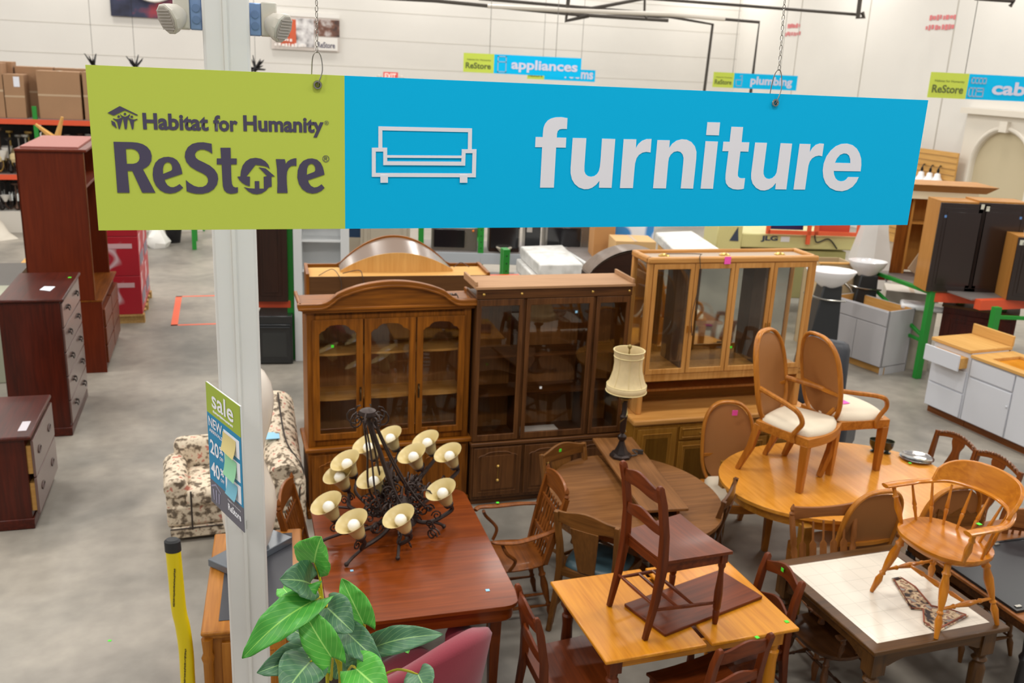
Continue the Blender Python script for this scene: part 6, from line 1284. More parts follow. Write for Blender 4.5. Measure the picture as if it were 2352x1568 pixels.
# pallet of red boxes
lr = W(333, 742); aF2 = G + PI / 2; t = T('wooden_pallet', 'wooden pallet under the red printed cartons on the floor left of centre', 'pallet', lr, aF2); pm_ = wood('pallet', 'x')
m = M(); 
for k in range(6): m.box(.0 + k * .26, .0 + k * .26 + .12, 0, .62, .1, .125)
m.build('deck_boards', pm_, t); 
for k in range(3): M().box(.02 + k * .7, .12 + k * .7, 0, .62, 0, .1).build('stringer', pm_, t)
redc = ramp_mat('red_print', [(0, (168, 24, 40)), (.52, (176, 28, 44)), (.56, (214, 190, 196)), (.62, (180, 30, 46)), (.75, (96, 92, 112))], 1.7, 'noise', .45, 2)
hR = HZ(lr, 330, 533)
zz = .126; n_ = 3; tot = 1.62; hb = tot / n_
for k in range(n_):
    for j in range(2):
        b = T('red_carton', ('lowest', 'middle', 'topmost')[k] + ' red printed carton ' + ('facing the aisle in the near stack' if j == 0 else 'in the far stack behind') + ' on the pallet', 'box', lr + GY * (.02 + j * .74) + Vector((0, 0, .127 + k * hb)), aF2, 'red printed cartons on the pallet')
        M().box(0, .72, .02, .5, 0, hb - .004).build('carton_body', redc, b, bev=.006); M().box(.0, -.003, .1, .42, hb * .7, hb * .82).build('white_print', mat('print_pink', (214, 176, 180), .5), b)
        M().box(.1, .6, .016, .02, hb * .2, hb * .5).build('grey_print', mat('print_grey', (120, 112, 128), .5), b)
# far left floor bits
t = T('plastic_bag', 'white plastic sack slumped on the floor far behind, left of the column', 'bag', W(362, 566), 0); m = M(); m.lathe([(.2, 0), (.24, .1), (.2, .22), (.1, .34), (.05, .4), (.001, .41)], n=9); m.v = [(x * random.uniform(1 - 0.22, 1 + 0.22), y * random.uniform(1 - 0.22, 1 + 0.22), z * random.uniform(1 - 0.22, 1 + 0.22 * .3)) for x, y, z in m.v]; m.build('sack', mat('plastic_white', (228, 226, 220), .35, bump=.6, bs=6), t)
m = T('houseplant', 'dark leafy plant on the floor far behind, between the white sack and the green post', 'plant', W(400, 556), 0); mm = M(); random.seed(8)
for k in range(26): a = random.uniform(0, 6.28); r = random.uniform(.15, .4); d = Vector((math.cos(a), math.sin(a), 0)); mm.add([(0, 0, .25), tuple(d * r * .6 + Vector((d.y * .05, -d.x * .05, .55))), tuple(d * r + Vector((0, 0, random.uniform(.3, .6)))), tuple(d * r * .6 + Vector((-d.y * .05, d.x * .05, .55)))], [(0, 1, 2, 3)])
mm.build('foliage', mat('foliage_dark', (38, 52, 34), .6), m); M().lathe([(.12, 0), (.16, .26), (.001, .26)], n=12).build('pot', black, m)
p = W(447, 573); r2 = rack('storage_rack', 'green rack post standing on the floor just left of the white column', p, G, [0], .9, 2.4, [], deck=False)
# rack behind the cabinets on the left: dark cabinet, white shelf unit, black oven
l0 = PD(585, 833, 10.9); l0 = Vector((l0.x, l0.y, 0)); aQ = math.radians(10)
def bpx(xl, xr, yt, D=None, zb=0, ang=G, yb=None, dep=.5, base=None):
    p = base or (PD(xl, yb, D) if D else W(xl, yb, zb)); 
    if D and zb is not None: p = Vector((p.x, p.y, zb))
    w = OP(p, ang, xr, yb)[0]; h = OP(p, ang, (xl + xr) / 2, yt)[1] - p.z; return p, w, h
zbm = PD(640, 694, 10.95).z
r3 = rack('storage_rack', 'orange beamed rack behind the column holding the dark wall cabinet above the black oven', Vector((l0.x - .35, l0.y + .05, 0)), aQ, [0, .78], .9, [2.2, 2.2], [(0, .78, zbm), (0, .78, 2.15)], bh=.09)
p, w, h = bpx(585, 662, 400, 10.9, zbm + .013, aQ, yb=690); h = 1.25
t = T('wall_cabinet', 'dark espresso wall cabinet with raised panel door standing on the orange beam beside the column', 'cabinet', p, aQ); M().box(0, w, 0, .3, 0, h).build('body', wood('espresso', 'z'), t); pdoor(t, .0, w, 0, h, -.02, wood('espresso', 'z'), .07)
p, w, h = bpx(593, 672, 722, 10.9, 0, aQ, yb=833); t = T('oven', 'black built-in oven on the floor under the orange beam, right of the column', 'oven', p - GY * .08, aQ)
bk_ = mat('oven_black', (30, 32, 34), .25, coat=.3); M().box(0, w, 0, .5, 0, h).build('body', bk_, t, bev=.008); d = M().box(.02, w - .02, -.025, 0, .02, h - .1).build('oven_door', bk_, t, bev=.006); M().box(.06, w - .07, -.028, -.025, .1, h - .2).build('window', mat('oven_glass', (48, 50, 50), .1), d); M().tube([(.03, -.05, h - .13), (w - .03, -.05, h - .13)], .01, 8).build('handle', bk_, d)
p, w, h = bpx(676, 806, 400, None, 0, aQ, yb=838); h = 2.15
p = Vector((PD(676, 700, 11.0).x, 11.0, 0)); w = .66; wm = mat('white_laminate', (214, 216, 216), .5)
t = T('open_shelf_unit', 'tall white open shelf unit rising behind the arched entertainment hutch', 'shelving', p, aQ); m = M(); m.box(0, .1, 0, .35, 0, h); m.box(w - .1, w, 0, .35, 0, h); m.box(0, w, .33, .35, 0, h); m.build('carcass', wm, t, bev=.004)
M().box(.1, w - .1, .0, .33, 0, .1).build('kickboard', wm, t)
for z in (.75, 1.13, 1.5, 1.9): M().box(.1, w - .1, .02, .33, z, z + .025).build('shelf', wm, t)
# appliance rack further back
lk = PD(960, 600, 13.4); lk = Vector((lk.x, lk.y, 0)); aK2 = math.radians(6); kx = lambda px, py=600: OP(lk, aK2, px, py)[0]
zs_ = OP(lk, aK2, 1080, 580)[1]
m_posts = [kx(966), kx(1103), kx(1392)]
r4 = rack('storage_rack', 'green slotted rack with grey shelf carrying microwaves behind the entertainment hutch', lk, aK2, m_posts, .9, [2.3, 2.3, 2.3], [(kx(966), kx(1103), zs_), (kx(1103), kx(1392), zs_), (kx(966), kx(1392), .5)], beam=graybeam, bh=.16); holes(r4, m_posts[1], 0, .7, 2.2); holes(r4, m_posts[2], 0, .7, 2.2)
def micro(lb, px0, px1, yb, ang, h, col, name='microwave_oven', door=(.05, .72)):
    x = kx(px0); p = lk + Vector((math.cos(aK2) * x, math.sin(aK2) * x, zs_ + .013)) + Vector((-math.sin(aK2), math.cos(aK2), 0)) * .06; w = kx(px1) - x
    t = T(name, lb, 'microwave', p, ang); M().box(0, w, 0, .4, 0, h).build('body', col, t, bev=.008); d = M().box(w * door[0], w * door[1], -.015, 0, h * .14, h * .92).build('oven_door', mat('micro_black', (22, 22, 26), .12, coat=.5), t, bev=.004)
    M().tube([(w * (door[1] + .02), -.03, h * .2), (w * (door[1] + .02), -.03, h * .85)], .008, 6).build('handle', mat('fix_nickel', (182, 178, 172), .25, .9), d); return t
stl = mat('stainless', (150, 146, 140), .3, .8)
t = micro('stainless microwave with bowed black door on the grey shelf between two green posts', 990, 1095, 575, aK2, .34, stl); M().ball((kx(1090) - kx(990) - .03, -.01, .3), .018, 8).build('orange_light', mat('orange_dot', (240, 130, 50), .5), t)
t = micro('dark brown range hood like cabinet on the grey shelf right of the green post', 1122, 1192, 575, aK2, .42, wood('espresso', 'x'), 'range_hood', (.05, .95)); t['category'] = 'range hood'; M().lathe([(.06, 0), (.12, .07), (.11, .075), (.001, .02)], (.22, -.06, .01), n=14).build('pale_bowl', mat('bowl_beige', (196, 186, 168), .5), t)
micro('black microwave with silver frame beside the stacked white wrapped slabs', 1250, 1362, 570, aK2, .42, stl)
t = T('black_appliance', 'black boxy appliance left of the silver framed microwave', 'appliance', lk + Vector((kx(1205) * math.cos(aK2), kx(1205) * math.sin(aK2), zs_ + .013)) , aK2); M().box(0, kx(1240) - kx(1205), .1, .5, 0, .45).build('body', bk_, t, bev=.01); M().box(.02, .1, .09, .1, .3, .42).build('control_panel', mat('fix_nickel', (182, 178, 172), .25, .9), t)
p = lk + Vector((kx(828) * math.cos(aK2), kx(828) * math.sin(aK2), 0)); w = kx(940) - kx(828); t = T('range_cabinet', 'beige panelled cabinet with a green dot behind the arched hutch top', 'cabinet', p, aK2); bg = mat('beige_panel', (176, 166, 148), .6); M().box(0, w, 0, .5, 0, 1.9).build('body', bg, t); pdoor(t, .05, w - .04, .9, 1.85, -.02, bg, .06); sticker(t, p + Vector((w * .55, -.05, 1.35)), 'green', .03, 'y')
p = p - Vector((.32, 0, 0)); t = T('blue_cabinet', 'narrow dark blue cabinet just right of the white shelf unit', 'cabinet', p + Vector((0, .3, 0)), aK2); M().box(0, .3, 0, .4, 1.1, 1.9).build('body', mat('navy_blue', (20, 52, 86), .5), t); M().box(0, .3, 0, .4, 0, 1.1).build('lower_body', bg, t)
# short slotted post
p = PD(1160, 640, 10.8); p = Vector((p.x, p.y, 0)); r5 = rack('storage_rack', 'short green slotted post in front of the stacked white slabs', p, G, [0], .08, HZ(p, 1160, 572), [], deck=False); holes(r5, 0, 0, .6, HZ(p, 1160, 580))
t = T('red_grid_shelf', 'low orange red wire shelf edge behind the display cabinet top', 'shelf', Vector((PD(1115, 632, 10.6).x, 10.6, 0)), G); zz = PD(1130, 632, 10.6).z; M().box(0, .42, 0, .06, zz - .05, zz - .01).build('beam', rorange, t); M().box(0, .03, 0, .06, 0, zz - .05).build('leg', rgreen, t)
# white wrapped slabs
wrap = ramp_mat('white_wrap', [(.3, (196, 194, 188)), (.6, (232, 230, 226))], 6, 'noise', .35, 5, bump=.5)
def slabbox(lb, P4, z0, h, group=None, name='wrapped_slab', m_=wrap):
    c = sum(P4, Vector()) / 4; t = T(name, lb, 'wrapped slab', (c.x, c.y, z0), 0, group); m = M(); m.hexa([(p.x - c.x, p.y - c.y, 0) for p in P4], [(p.x - c.x, p.y - c.y, h) for p in P4]); m.build('wrapping', m_, t, bev=.02); return t
zt_ = 1.16; P4 = [W(1240, 607, zt_), W(1340, 606, zt_), W(1292, 562, zt_), W(1195, 565, zt_)]
slabbox('topmost white wrapped slab of the stack behind the display cabinet', P4, zt_ - .17, .17, 'white wrapped slabs in the stack')
P5 = [p + Vector((-.05, -.02, 0)) for p in P4]; slabbox('middle white wrapped slab of the stack behind the display cabinet', P5, zt_ - .35, .17, 'white wrapped slabs in the stack'); slabbox('lowest visible white wrapped slab of the stack behind the display cabinet', [p + Vector((-.08, 0, 0)) for p in P4], zt_ - .53, .17, 'white wrapped slabs in the stack')
c = sum(P4, Vector()) / 4; t = T('low_table', 'plain low support under the stack of white wrapped slabs', 'table', (c.x - .5, c.y - .45, 0), 0); M().box(0, 1.1, 0, .9, 0, zt_ - .535).build('base', wood('particle', 'x'), t)
z_ = 1.1; P6 = [W(1372, 620, z_), W(1410, 605, z_), W(1345, 562, z_), W(1285, 566, z_)]; t = slabbox('grey topped white edged panel leaning back beside the wrapped slabs', P6, z_ - .06, .06, None, 'framed_panel', mat('white_laminate', (214, 216, 216), .5)); t['category'] = 'panel'
c = sum(P6, Vector()) / 4; M().hexa([((p.x - c.x) * .86, (p.y - c.y) * .86, .061) for p in P6], [((p.x - c.x) * .86, (p.y - c.y) * .86, .064) for p in P6]).build('grey_face', mat('grey_face', (122, 114, 110), .5), t); M().box(-.1, .1, -.1, .1, -z_ + .06, 0).build('stand', bg, t)
z_ = 1.3; P7 = [W(1556, 580, z_), W(1660, 575, z_), W(1590, 530, z_), W(1505, 533, z_)]; slabbox('white wrapped mattress box behind the light blond hutch', P7, z_ - .14, .14, None, 'wrapped_mattress'); c = sum(P7, Vector()) / 4
t = T('low_table', 'plain support hidden under the white wrapped mattress box', 'table', (c.x - .35, c.y - .4, 0), 0); M().box(0, .8, 0, .8, 0, z_ - .145).build('base', wood('particle', 'x'), t)
for px0, px1, py, yt, z0, lb, mm_ in ((1412, 1505, 585, 553, 1.0, 'pale kraft carton in front of the blue and white printed box', mat('kraft_pale', (206, 166, 112), .8)), (1412, 1500, 550, 515, 1.25, 'white carton with blue print just under the furniture lettering', ramp_mat('blue_print', [(.45, (236, 238, 242)), (.5, (236, 238, 242)), (.56, (60, 140, 206))], 2.4, 'noise', .5, 1))):
    p = PD(px0, py, 12.4 if z0 < 1.2 else 13.2); w = OP(p, .1, px1, py)[0]; h = OP(p, .1, px0, yt)[1] - p.z; carton(lb, (p.x, p.y, 0), .1, w, .5, p.z + h, mm_)
p = PD(1362, 575, 13.0); carton('tall kraft carton behind the third green post', (p.x, p.y, 0), .1, .3, .4, 1.75, mat('kraft_dark', (186, 134, 80), .8))
# boom lift
pJ = PD(1640, 600, 14.5); lJ = Vector((pJ.x, pJ.y, 0)); aJ = .1; jx = lambda px, py=560: OP(lJ, aJ, px, py)[0]; jz = lambda px, py: OP(lJ, aJ, px, py)[1]
t = T('scissor_lift', 'cream coloured lift machine with JLG lettering and orange frame behind the light hutch', 'lift', lJ, aJ); cr_ = mat('lift_cream', (206, 198, 136), .45, var=.04)
w = jx(1965); z1_, z0_ = jz(1800, 538), jz(1800, 571)
M().box(jx(1700), w, 0, .9, z0_, z1_).build('chassis_upper', cr_, t, bev=.02); M().box(jx(1680), w - .1, .05, .85, .25, z0_ - .03).build('chassis_lower', mat('lift_olive', (170, 164, 104), .5), t, bev=.02)
M().box(0, jx(1702), -.02, .7, z0_ - .05, jz(1640, 515)).build('end_box', cr_, t, bev=.02)
fit_text('JLG', jx(1746), jz(1760, 555.5), jx(1785), jz(1760, 541), -.004, mat('jlg_blue', (60, 68, 86), .5), t, 'lettering', .05)
M().box(jx(1792), jx(1812), -.004, 0, jz(1800, 555), jz(1800, 543)).build('white_decal', mat('board_white', (232, 232, 232), .5), t)
m = M(); m.plate([[(jx(1673), jz(1680, 552)), (jx(1690), jz(1690, 520)), (jx(1694), jz(1690, 553))]], lambda a, b: Vector((a, -.026, b)), (0, .003, 0)); m.build('stripe_decal', mat('jlg_blue', (60, 68, 86), .5), t)
m = M(); zf0, zf1 = z1_ + .01, z1_ + .7
for px in (1758, 1852, 1868, 1965): m.box(jx(px) - .03, jx(px) + .03, -.06, -.02, zf0 - (.15 if px == 1852 else 0), zf1)
m.box(jx(1758), jx(1965), -.06, -.02, zf0, zf0 + .06); m.build('orange_frame', mat('lift_orange', (224, 96, 56), .5), t)
M().box(jx(1765), jx(1846), .1, .14, zf0 + .05, zf1).build('blue_panel', mat('panel_navy', (38, 30, 86), .5), t); M().box(jx(1880), jx(1950), .05, .12, zf0, zf0 + .3).build('red_panel', mat('panel_red', (200, 70, 48), .5), t)
for px in (1720, 1930): M().lathe([(.25, 0), (.27, .03), (.27, .17), (.2, .2)], (jx(px), .0, .27), (0, 1, 0), 20).build('wheel', bk_, t)
M().tube(curve([(jx(1865), -.03, zf0 + .1), (jx(1872), -.04, z1_ - .1), (jx(1900), -.03, z1_ - .05), (jx(1922), -.03, z1_ - .2)], 6), .012, 6).build('hose', bk_, t)
# plastic draped thing
p = PD(1985, 690, 14.0); t = T('plastic_drape', 'white plastic sheet draped in a tall cone beside the brown pantry cabinet', 'sheet', (p.x, p.y, 0), 0); m = M(); m.lathe([(.5, 0), (.42, .5), (.34, 1.0), (.2, 1.7), (.13, 2.1), (.1, 2.2), (.001, 2.22)], n=7); m.v = [(x * random.uniform(1 - 0.14, 1 + 0.14), y * random.uniform(1 - 0.14, 1 + 0.14), z * random.uniform(1 - 0.14, 1 + 0.14 * .3)) for x, y, z in m.v]; m.build('sheet', mat('poly_white', (216, 214, 210), .3, bump=.5, bs=3), t, smooth=25)
# shampoo basins
def basin(lb, px, py, D, s, rz=0):
    p = PD(px, py, D); t = T('shampoo_basin', lb, 'basin', (p.x, p.y, 0), rz, 'white salon basins'); z = p.z
    m = M(); m.lathe([(.08, -.16), (.14, -.1), (.24, .0), (.27, .06), (.275, .08), (.25, .08), (.2, .0), (.001, -.06)], (0, 0, z), n=26, sx=1.05 * s, sy=.85 * s); m.build('bowl', mat('porcelain', (238, 238, 240), .12, coat=.4), t, smooth=60)
    M().hexa([(-.24, -.1, 0), (.2, -.1, 0), (.2, .3, 0), (-.24, .3, 0)], [(-.1, -.1, z - .1), (.14, -.1, z - .1), (.14, .2, z - .1), (-.1, .2, z - .1)]).build('pedestal', mat('vinyl_black', (38, 40, 42), .45), t, bev=.02)
    m = M(); m.tube(curve([(.12, .05, z - .02), (.26, .02, z - .14), (.3, .0, z - .2)], 5), .012, 8); m.tube(curve([(-.28, .1, z - .25), (-.1, -.12, z - .28), (.2, -.1, z - .3)], 5), .012, 8); m.build('chrome_arm', steel, t); return t
basin('white salon shampoo basin on a black pedestal right of the light hutch', 1908, 634, 11.7, 1.1); basin('second white salon basin farther back beside the plastic drape', 1992, 612, 12.6, .9)
p = PD(1872, 700, 12.6); t = T('tan_cabinet', 'tan open topped cabinet box just behind the first salon basin', 'cabinet', (p.x, p.y, 0), .15); zt1 = HZ(p, 1880, 606); m = M(); m.box(0, .02, 0, .5, 0, zt1); m.box(.5, .52, 0, .5, 0, zt1); m.box(0, .52, .48, .5, 0, zt1); m.box(0, .52, 0, .02, 0, zt1); m.build('carcass', mat('tan_board', (190, 166, 128), .7), t); M().box(-.01, .53, -.01, .06, zt1, zt1 + .02).build('rim', wood('particle', 'x'), t)
# black recliner behind the table
p = PD(1925, 900, 8.9); t = T('black_recliner', 'black padded leather recliner behind the second cane armchair', 'armchair', (2.98, 8.8, 0), D2R(-30)); lm = mat('black_leather', (46, 48, 54), .45, bump=.35, bs=12)
m = M(); cushion(m, .62, .56, .6, .2, .26, .04); m.build('seat_cushion', lm, t, smooth=60)
M().hexa([(-.3, .2, .4), (.3, .2, .4), (.3, .38, .4), (-.3, .38, .4)], [(-.25, .38, 1.12), (.25, .38, 1.12), (.25, .54, 1.12), (-.25, .54, 1.12)]).build('backrest', lm, t, bev=.075, smooth=80)
for s in (-1, 1): M().box(s * .37 - .09, s * .37 + .09, -.36, .3, .12, .62).build('armrest', lm, t, bev=.07, smooth=80)
M().box(-.26, .26, -.62, -.34, .18, .4).build('footrest', lm, t, bev=.06, smooth=80)
M().lathe([(.25, 0), (.26, .03), (.05, .06), (.05, .22)], n=20).build('base', bk_, t)
# grey sink base
lg = W(2020, 862); gm_ = mat('grey_primer', (176, 174, 176), .55); zg_ = HZ(lg, 2028, 714); aS = math.radians(16)
gl_ = W(1905, 820); aS2 = math.atan2((lg - gl_).y, (lg - gl_).x); wS = .95
t = T('sink_base_cabinet', 'grey primed sink base cabinet with open bare plywood top standing alone on the floor', 'cabinet', lg, aS2); # x runs from far left to the near corner
m = M(); m.box(-wS, 0, 0, .02, .1, zg_); m.box(-.02, 0, 0, .5, 0, zg_); m.box(-wS, -wS + .02, 0, .5, 0, zg_); m.box(-wS, 0, .48, .5, 0, zg_); m.box(-wS, 0, 0, .5, .1, .12); m.build('carcass', gm_, t, bev=.002)
M().box(-wS + .02, -.0, .06, .08, 0, .1).build('toe_kick', wood('particle', 'x'), t)
m = M(); m.box(-wS + .02, -.02, .02, .03, .15, zg_ - .005); m.box(-wS + .02, -wS + .03, .03, .47, .15, zg_ - .005); m.box(-.03, -.02, .03, .47, .15, zg_ - .005); m.box(-wS + .03, -.03, .47, .48, .15, zg_ - .005); m.build('plywood_lining', wood('particle', 'x'), t)
M().box(-wS + .01, -.01, -.018, 0, zg_ - .2, zg_ - .01).build('drawer', gm_, t, bev=.004)
for a, b in ((-wS + .01, -wS / 2 - .004), (-wS / 2 + .004, -.01)): M().box(a, b, -.018, 0, .11, zg_ - .21).build('door', gm_, t, bev=.004)
# white cabinets with wood tops
wl = mat('white_cabinet', (206, 208, 214), .45); l1 = W(2122, 925, .1); l2_ = W(2200, 960, .1); aW = math.atan2((W(2325, 1015, .1) - l1).y, (W(2325, 1015, .1) - l1).x); l1 = Vector((l1.x, l1.y, 0))
w1_ = OP(l1, aW, 2207, 950)[0]; lam = wood('laminate', 'x'); nW = Vector((-math.sin(aW), math.cos(aW), 0)); dW = Vector((math.cos(aW), math.sin(aW), 0))
t = T('drawer_base_cabinet', 'white three drawer kitchen base with butcher block top and backsplash, top drawer ajar', 'cabinet', l1, aW)
M().box(0, w1_, 0, .55, .1, .86).build('body', wl, t, bev=.003); M().box(0, w1_, .07, .5, 0, .1).build('toe_kick', wood('press', 'x'), t); M().box(-.03, w1_ + .0, -.03, .6, .86, .9).build('countertop', lam, t, bev=.006); M().box(-.03, w1_ + .0, .58, .61, .9, 1.02).build('backsplash', lam, t, bev=.006)
d = M().box(.02, w1_ - .02, -.16, -.14, .66, .84).build('drawer', wl, t, bev=.004); M().box(.04, w1_ - .04, -.14, .0, .68, .8).build('drawer_box', wood('particle', 'x'), d)
for z0, z1 in ((.4, .64), (.11, .38)): M().box(.02, w1_ - .02, -.02, 0, z0, z1).build('drawer', wl, t, bev=.004)
l2_ = l1 + dW * (w1_ + .006); wl2 = .92
t = T('sink_cabinet', 'white kitchen sink base with cut-out butcher block top beside the three drawer unit', 'cabinet', l2_, aW)
M().box(0, wl2, 0, .55, .1, .82).build('body', wl, t, bev=.003); M().box(0, wl2, .07, .5, 0, .1).build('toe_kick', wood('press', 'x'), t)
M().plate([rect(-.0, wl2 + .03, -.03, .6), rect(.18, wl2 - .12, .08, .5)[::-1]], lambda a, b: Vector((a, b, .82)), (0, 0, .035)).build('countertop', lam, t, bev=.004)
M().box(.16, wl2 - .1, .06, .52, .815, .822).build('cutout_board', wood('maple', 'x'), t)
M().box(.02, wl2 * .62, -.02, 0, .62, .8).build('drawer', wl, t, bev=.006); d = M().box(.02, wl2 * .62, -.02, 0, .11, .6).build('door', wl, t, bev=.006); M().lathe([(.006, 0), (.015, .01), (.001, .02)], (wl2 * .6, -.02, .45), (0, -1, 0), 8).build('knob', wl, d)
M().box(wl2 * .64, wl2 - .01, -.02, 0, .11, .8).build('door', wl, t, bev=.006)
# right racks with cabinets
pr1 = W(2105, 868); hp = HZ(pr1, 2145, 655); t = T('storage_rack', 'green rack end frame with orange beam carrying the two dark door cabinets at right', 'rack', pr1, G)
pr0 = W(2105, 868); far = PD(2005, 690, 12.75); dloc = Vector((PD(2000, 640, 12.75).x - pr1.x, 12.75 - pr1.y, 0)); q = Matrix.Rotation(-G, 3, 'Z') @ dloc
m = M(); m.box(-.045, .045, -.035, .035, 0, hp); m.box(q.x - .045, q.x + .045, q.y - .035, q.y + .035, 0, hp); m.bar((0, 0, hp - .1), (q.x, q.y, hp - .1), .05); m.bar((0, 0, .55), (q.x, q.y, .95), .04); m.bar((0, 0, .5), (q.x, q.y, .5), .04); m.build('upright_frame', rgreen, t, bev=.005); holes(t, 0, 0, .2, hp)
zB = HZ(pr1, 2150, 672); bx = OP(pr1, -.0, 2312, 665)[0]
eB = Vector((math.cos(.0), math.sin(.0), 0)); q2 = Matrix.Rotation(-G, 3, 'Z') @ (eB * bx)
m = M(); m.bar((0, 0, zB - .06), (q2.x, q2.y, zB - .06), .05, .12, up=(0, 0, 1)); m.build('beam', rorange, t); M().bar(((q.x), q.y, zB - .06), (q.x + q2.x, q.y + q2.y, zB - .06), .05, .12, up=(0, 0, 1)).build('beam', rorange, t)
M().hexa([(0, 0, zB), (q2.x, q2.y, zB), (q2.x + q.x, q2.y + q.y, zB), (q.x, q.y, zB)], [(0, 0, zB + .012), (q2.x, q2.y, zB + .012), (q2.x + q.x, q2.y + q.y, zB + .012), (q.x, q.y, zB + .012)]).build('deck', deckm, t)
m = M(); m.box(q2.x - .04, q2.x + .04, q2.y - .035, q2.y + .035, 0, zB + .02); m.build('rear_post', rgreen, t)
x = q2.x * .66; M().bar((x, q2.y * .66 - .03, zB - .06), (x + .1, q2.y * .66 - .03, zB - .06), .005, .06, up=(0, 0, 1)).build('white_label', mat('board_white', (232, 232, 232), .5), t)
zc_ = zB + .014
pc = PD(2133, 645, 11.9); pc = Vector((pc.x, pc.y, zc_)); ang = -.1
fc = PD(2188, 650, 11.45); hC = 1.1
for i, (xl, xr, lb) in enumerate(((2180, 2262, 'wall cabinet with dark glossy door and exposed oak side, left of the rack pair'), (2266, 2348, 'wall cabinet with dark glossy door and pale oak top, right one of the pair'))):
    p = PD(xl - 52, 652 + i * 2, 11.5); p = Vector((p.x, p.y, zc_)); w = OP(p, 0.0, xr - 20, 650)[0]; hC = OP(p, 0, xl + 10, 462)[1] - zc_
    t = T('wall_cabinet', lb, 'cabinet', p, 0.0, 'dark door wall cabinets on the right rack'); M().box(0, w, 0, .38, 0, hC).build('body', wood('cabside', 'z'), t, bev=.002); ed = mat('dark_gloss_door', (40, 27, 24), .22, coat=.4); d = pdoor(t, .0, w - .01, .01, hC - .02, -.022, ed, .06); 
    M().box(w - .06 if i == 0 else .02, w - .02 if i == 0 else .06, -.026, -.022, hC - .1, hC - .04).build('hinge_cover', mat('tape_white', (206, 206, 190), .5), d); M().box(.06 if i == 0 else w - .1, .09 if i == 0 else w - .07, -.026, -.022, hC - .2, hC - .17).build('price_sticker', mat('sticker_dkblue', (96, 140, 200), .6), d)
p = PD(2040, 640, 12.6); p = Vector((p.x, p.y, zc_)); w = OP(p, 0, 2140, 620)[0]; hP = OP(p, 0, 2060, 452)[1] - zc_
t = T('pantry_cabinet', 'brown open backed cabinet with cream crown moulding, left of the dark door cabinets', 'cabinet', p, 0.0); m = M(); m.box(0, .16, 0, .02, 0, hP); m.build('side_panel', wood('cherry', 'z') if False else wood('press', 'z'), t)
m = M(); m.box(.16, .19, -.01, .3, 0, hP); m.box(w + .1, w + .12, 0, .3, 0, hP); m.box(.16, w + .12, .28, .3, 0, hP); m.box(.16, w + .12, 0, .3, hP * .66, hP * .68); m.build('carcass', wood('cabside', 'z'), t)
m = M(); m.hexa([(-.1, -.1, hP + .1), (w + .5, -.1, hP + .1), (w + .5, .4, hP + .1), (-.1, .4, hP + .1)], [(-.2, -.22, hP + .2), (w + .6, -.22, hP + .2), (w + .6, .45, hP + .2), (-.2, .45, hP + .2)]); m.build('crown_top', wood('cabside', 'x'), t); m = M(); m.box(-.1, w + .4, -.1, -.06, hP - .0, hP + .1); m.build('cream_moulding', mat('cream_gloss', (236, 222, 190), .25), t)
t = T('cabinet_door', 'loose tan cabinet doors leaning inside the open backed cabinet', 'door', p + Vector((.3, -.16, 0)), 0.0); m = M(); m.bar((0, 0, .02), (.3, .1, .5), .3, .02, up=(0, 1, 0)); m.build('panel', mat('door_tan', (176, 150, 122), .6), t, bev=.004)
p = PD(2290, 705, 10.7); hp2 = p.z; t = T('storage_rack', 'second green and orange rack end at the right edge behind the white cabinets', 'rack', (p.x, p.y, 0), G); m = M(); m.box(-.045, .045, -.035, .035, 0, hp2); m.box(.4, .49, 1.0, 1.07, 0, hp2); m.bar((0, 0, hp2 - .12), (1.0, -.3, hp2 - .12), .04); m.build('upright_frame', rgreen, t); M().box(.05, 1.5, .3, .4, hp2 - .12, hp2).build('beam', rorange, t); M().box(0, 1.5, .4, 1.0, hp2 - .02, hp2).build('deck', deckm, t)
p2 = PD(2372, 712, 10.5); p2 = Vector((p2.x, p2.y + .62, hp2 + .002)); t = T('wall_cabinet', 'dark door wall cabinet with oak top cut off by the right edge', 'cabinet', p2, -.1); M().box(0, .8, 0, .35, 0, .78).build('body', wood('cabside', 'z'), t); d = pdoor(t, 0, .5, 0, .77, -.022, mat('dark_gloss_door', (40, 27, 24), .22), .06); M().box(.02, .07, -.026, -.022, .68, .74).build('hinge_cover', mat('tape_white', (206, 206, 190), .5), d)
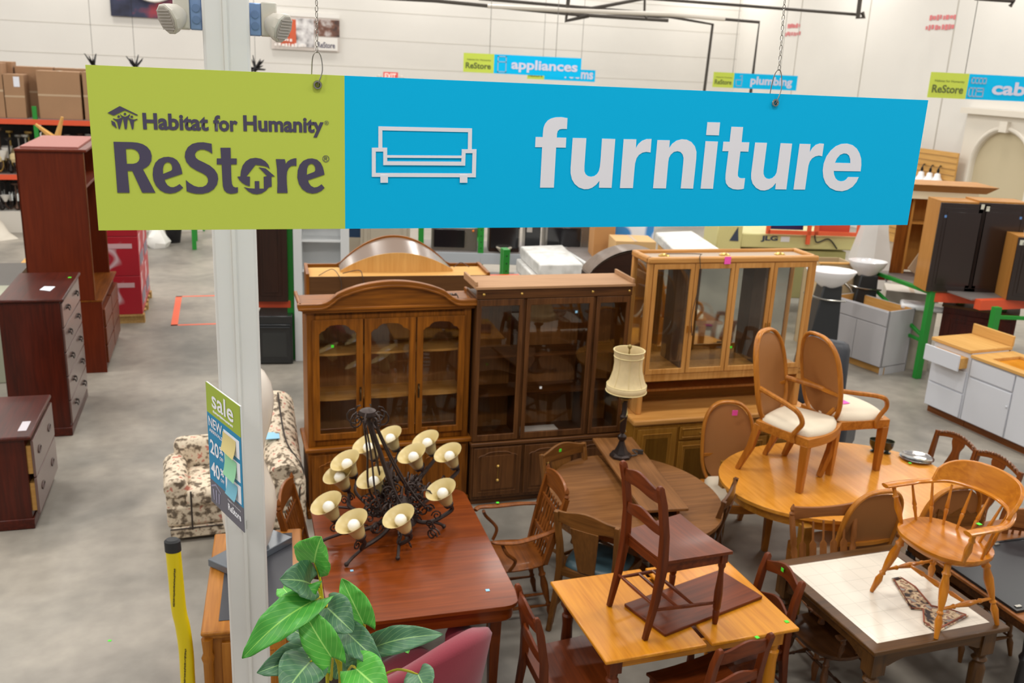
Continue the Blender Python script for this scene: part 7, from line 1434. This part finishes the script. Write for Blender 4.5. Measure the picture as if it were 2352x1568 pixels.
p = W(2150, 862); p = PD(2150, 800, 11.75); t = T('vanity_cabinet', 'dark red-brown vanity cabinet under the rack shelf behind the green post', 'cabinet', (p.x, p.y, 0), -.5); zz = HZ(p, 2180, 705); M().box(0, .85, 0, .55, 0, zz).build('body', wood('dark_cherry', 'z'), t); M().box(-.02, .87, -.02, .57, zz, zz + .03).build('top', wood('brownback', 'x'), t); pdoor(t, .05, .8, .08, zz - .08, -.02, wood('dark_cherry', 'z'), .06)
p = PD(2030, 700, 12.9); carton('open white sided drawer box lying behind the grey sink base', (p.x, p.y, 0), -.3, .7, .5, HZ(p, 2030, 665), mat('drawer_white', (206, 200, 188), .6))
p = PD(2072, 690, 11.95); t = T('bathtub_tray', 'white plastic tray lying under the rack shelf by the green crossbar', 'tray', (p.x, p.y, zB - .34), -.3); M().box(0, .55, 0, .3, 0, .08).build('tray', mat('porcelain', (238, 238, 240), .12, coat=.4), t, bev=.03); M().box(.1, .45, .05, .25, -(zB - .34), 0).build('stand', bg, t)
# slat wall with bell lamps
hitp = lambda px, py, off: (lambda d: (lambda tt: Vector((d.x * tt, d.y * tt, CAMH + d.z * tt)))((cl.x - off) / (d.x * GX.x + d.y * GX.y)))(ray(px, py))
a_ = hitp(2205, 352, .35); b_ = hitp(2095, 345, .35); c_ = hitp(2192, 440, .35); t = T('slat_panel', 'tan slatted display panel with three white bell lamps near the arched niche', 'panel', (a_.x, a_.y, 0), G + PI / 2); wS_ = (b_ - a_).length + .6
m = M(); m.box(0, wS_, 0, .04, 0, a_.z); m.build('panel', wood('laminate', 'x'), t); m = M(); z = .2
while z < a_.z: m.box(0, wS_, .04, .05, z, z + .012); m.box(0, wS_, -.003, 0, z, z + .02); z += .13
m.build('slots', mat('slot_brown', (150, 112, 64), .7), t)
for k, (px, py) in enumerate(((2115, 405), (2134, 408), (2152, 410))):
    q_ = hitp(px, py, .5); b = T('bell_lamp', ('left', 'middle', 'right')[k] + ' one of three white bell lamps on the tan slatted panel', 'lamp', q_, 0, 'white bell lamps on the slatted panel'); M().lathe([(.02, .12), (.06, .1), (.07, .04), (.12, -.04), (.16, -.12), (.15, -.12), (.001, .06)], n=16).build('bell_shade', mat('porcelain', (238, 238, 240), .12, coat=.4), b, smooth=60); m = M(); m.lathe([(.02, .12), (.035, .16), (.02, .22)], n=10); m.tube(curve([(0, 0, .2), (.05, .05, .28), (.14, .13, .22)], 4), .012, 6); m.build('bracket', black, b)
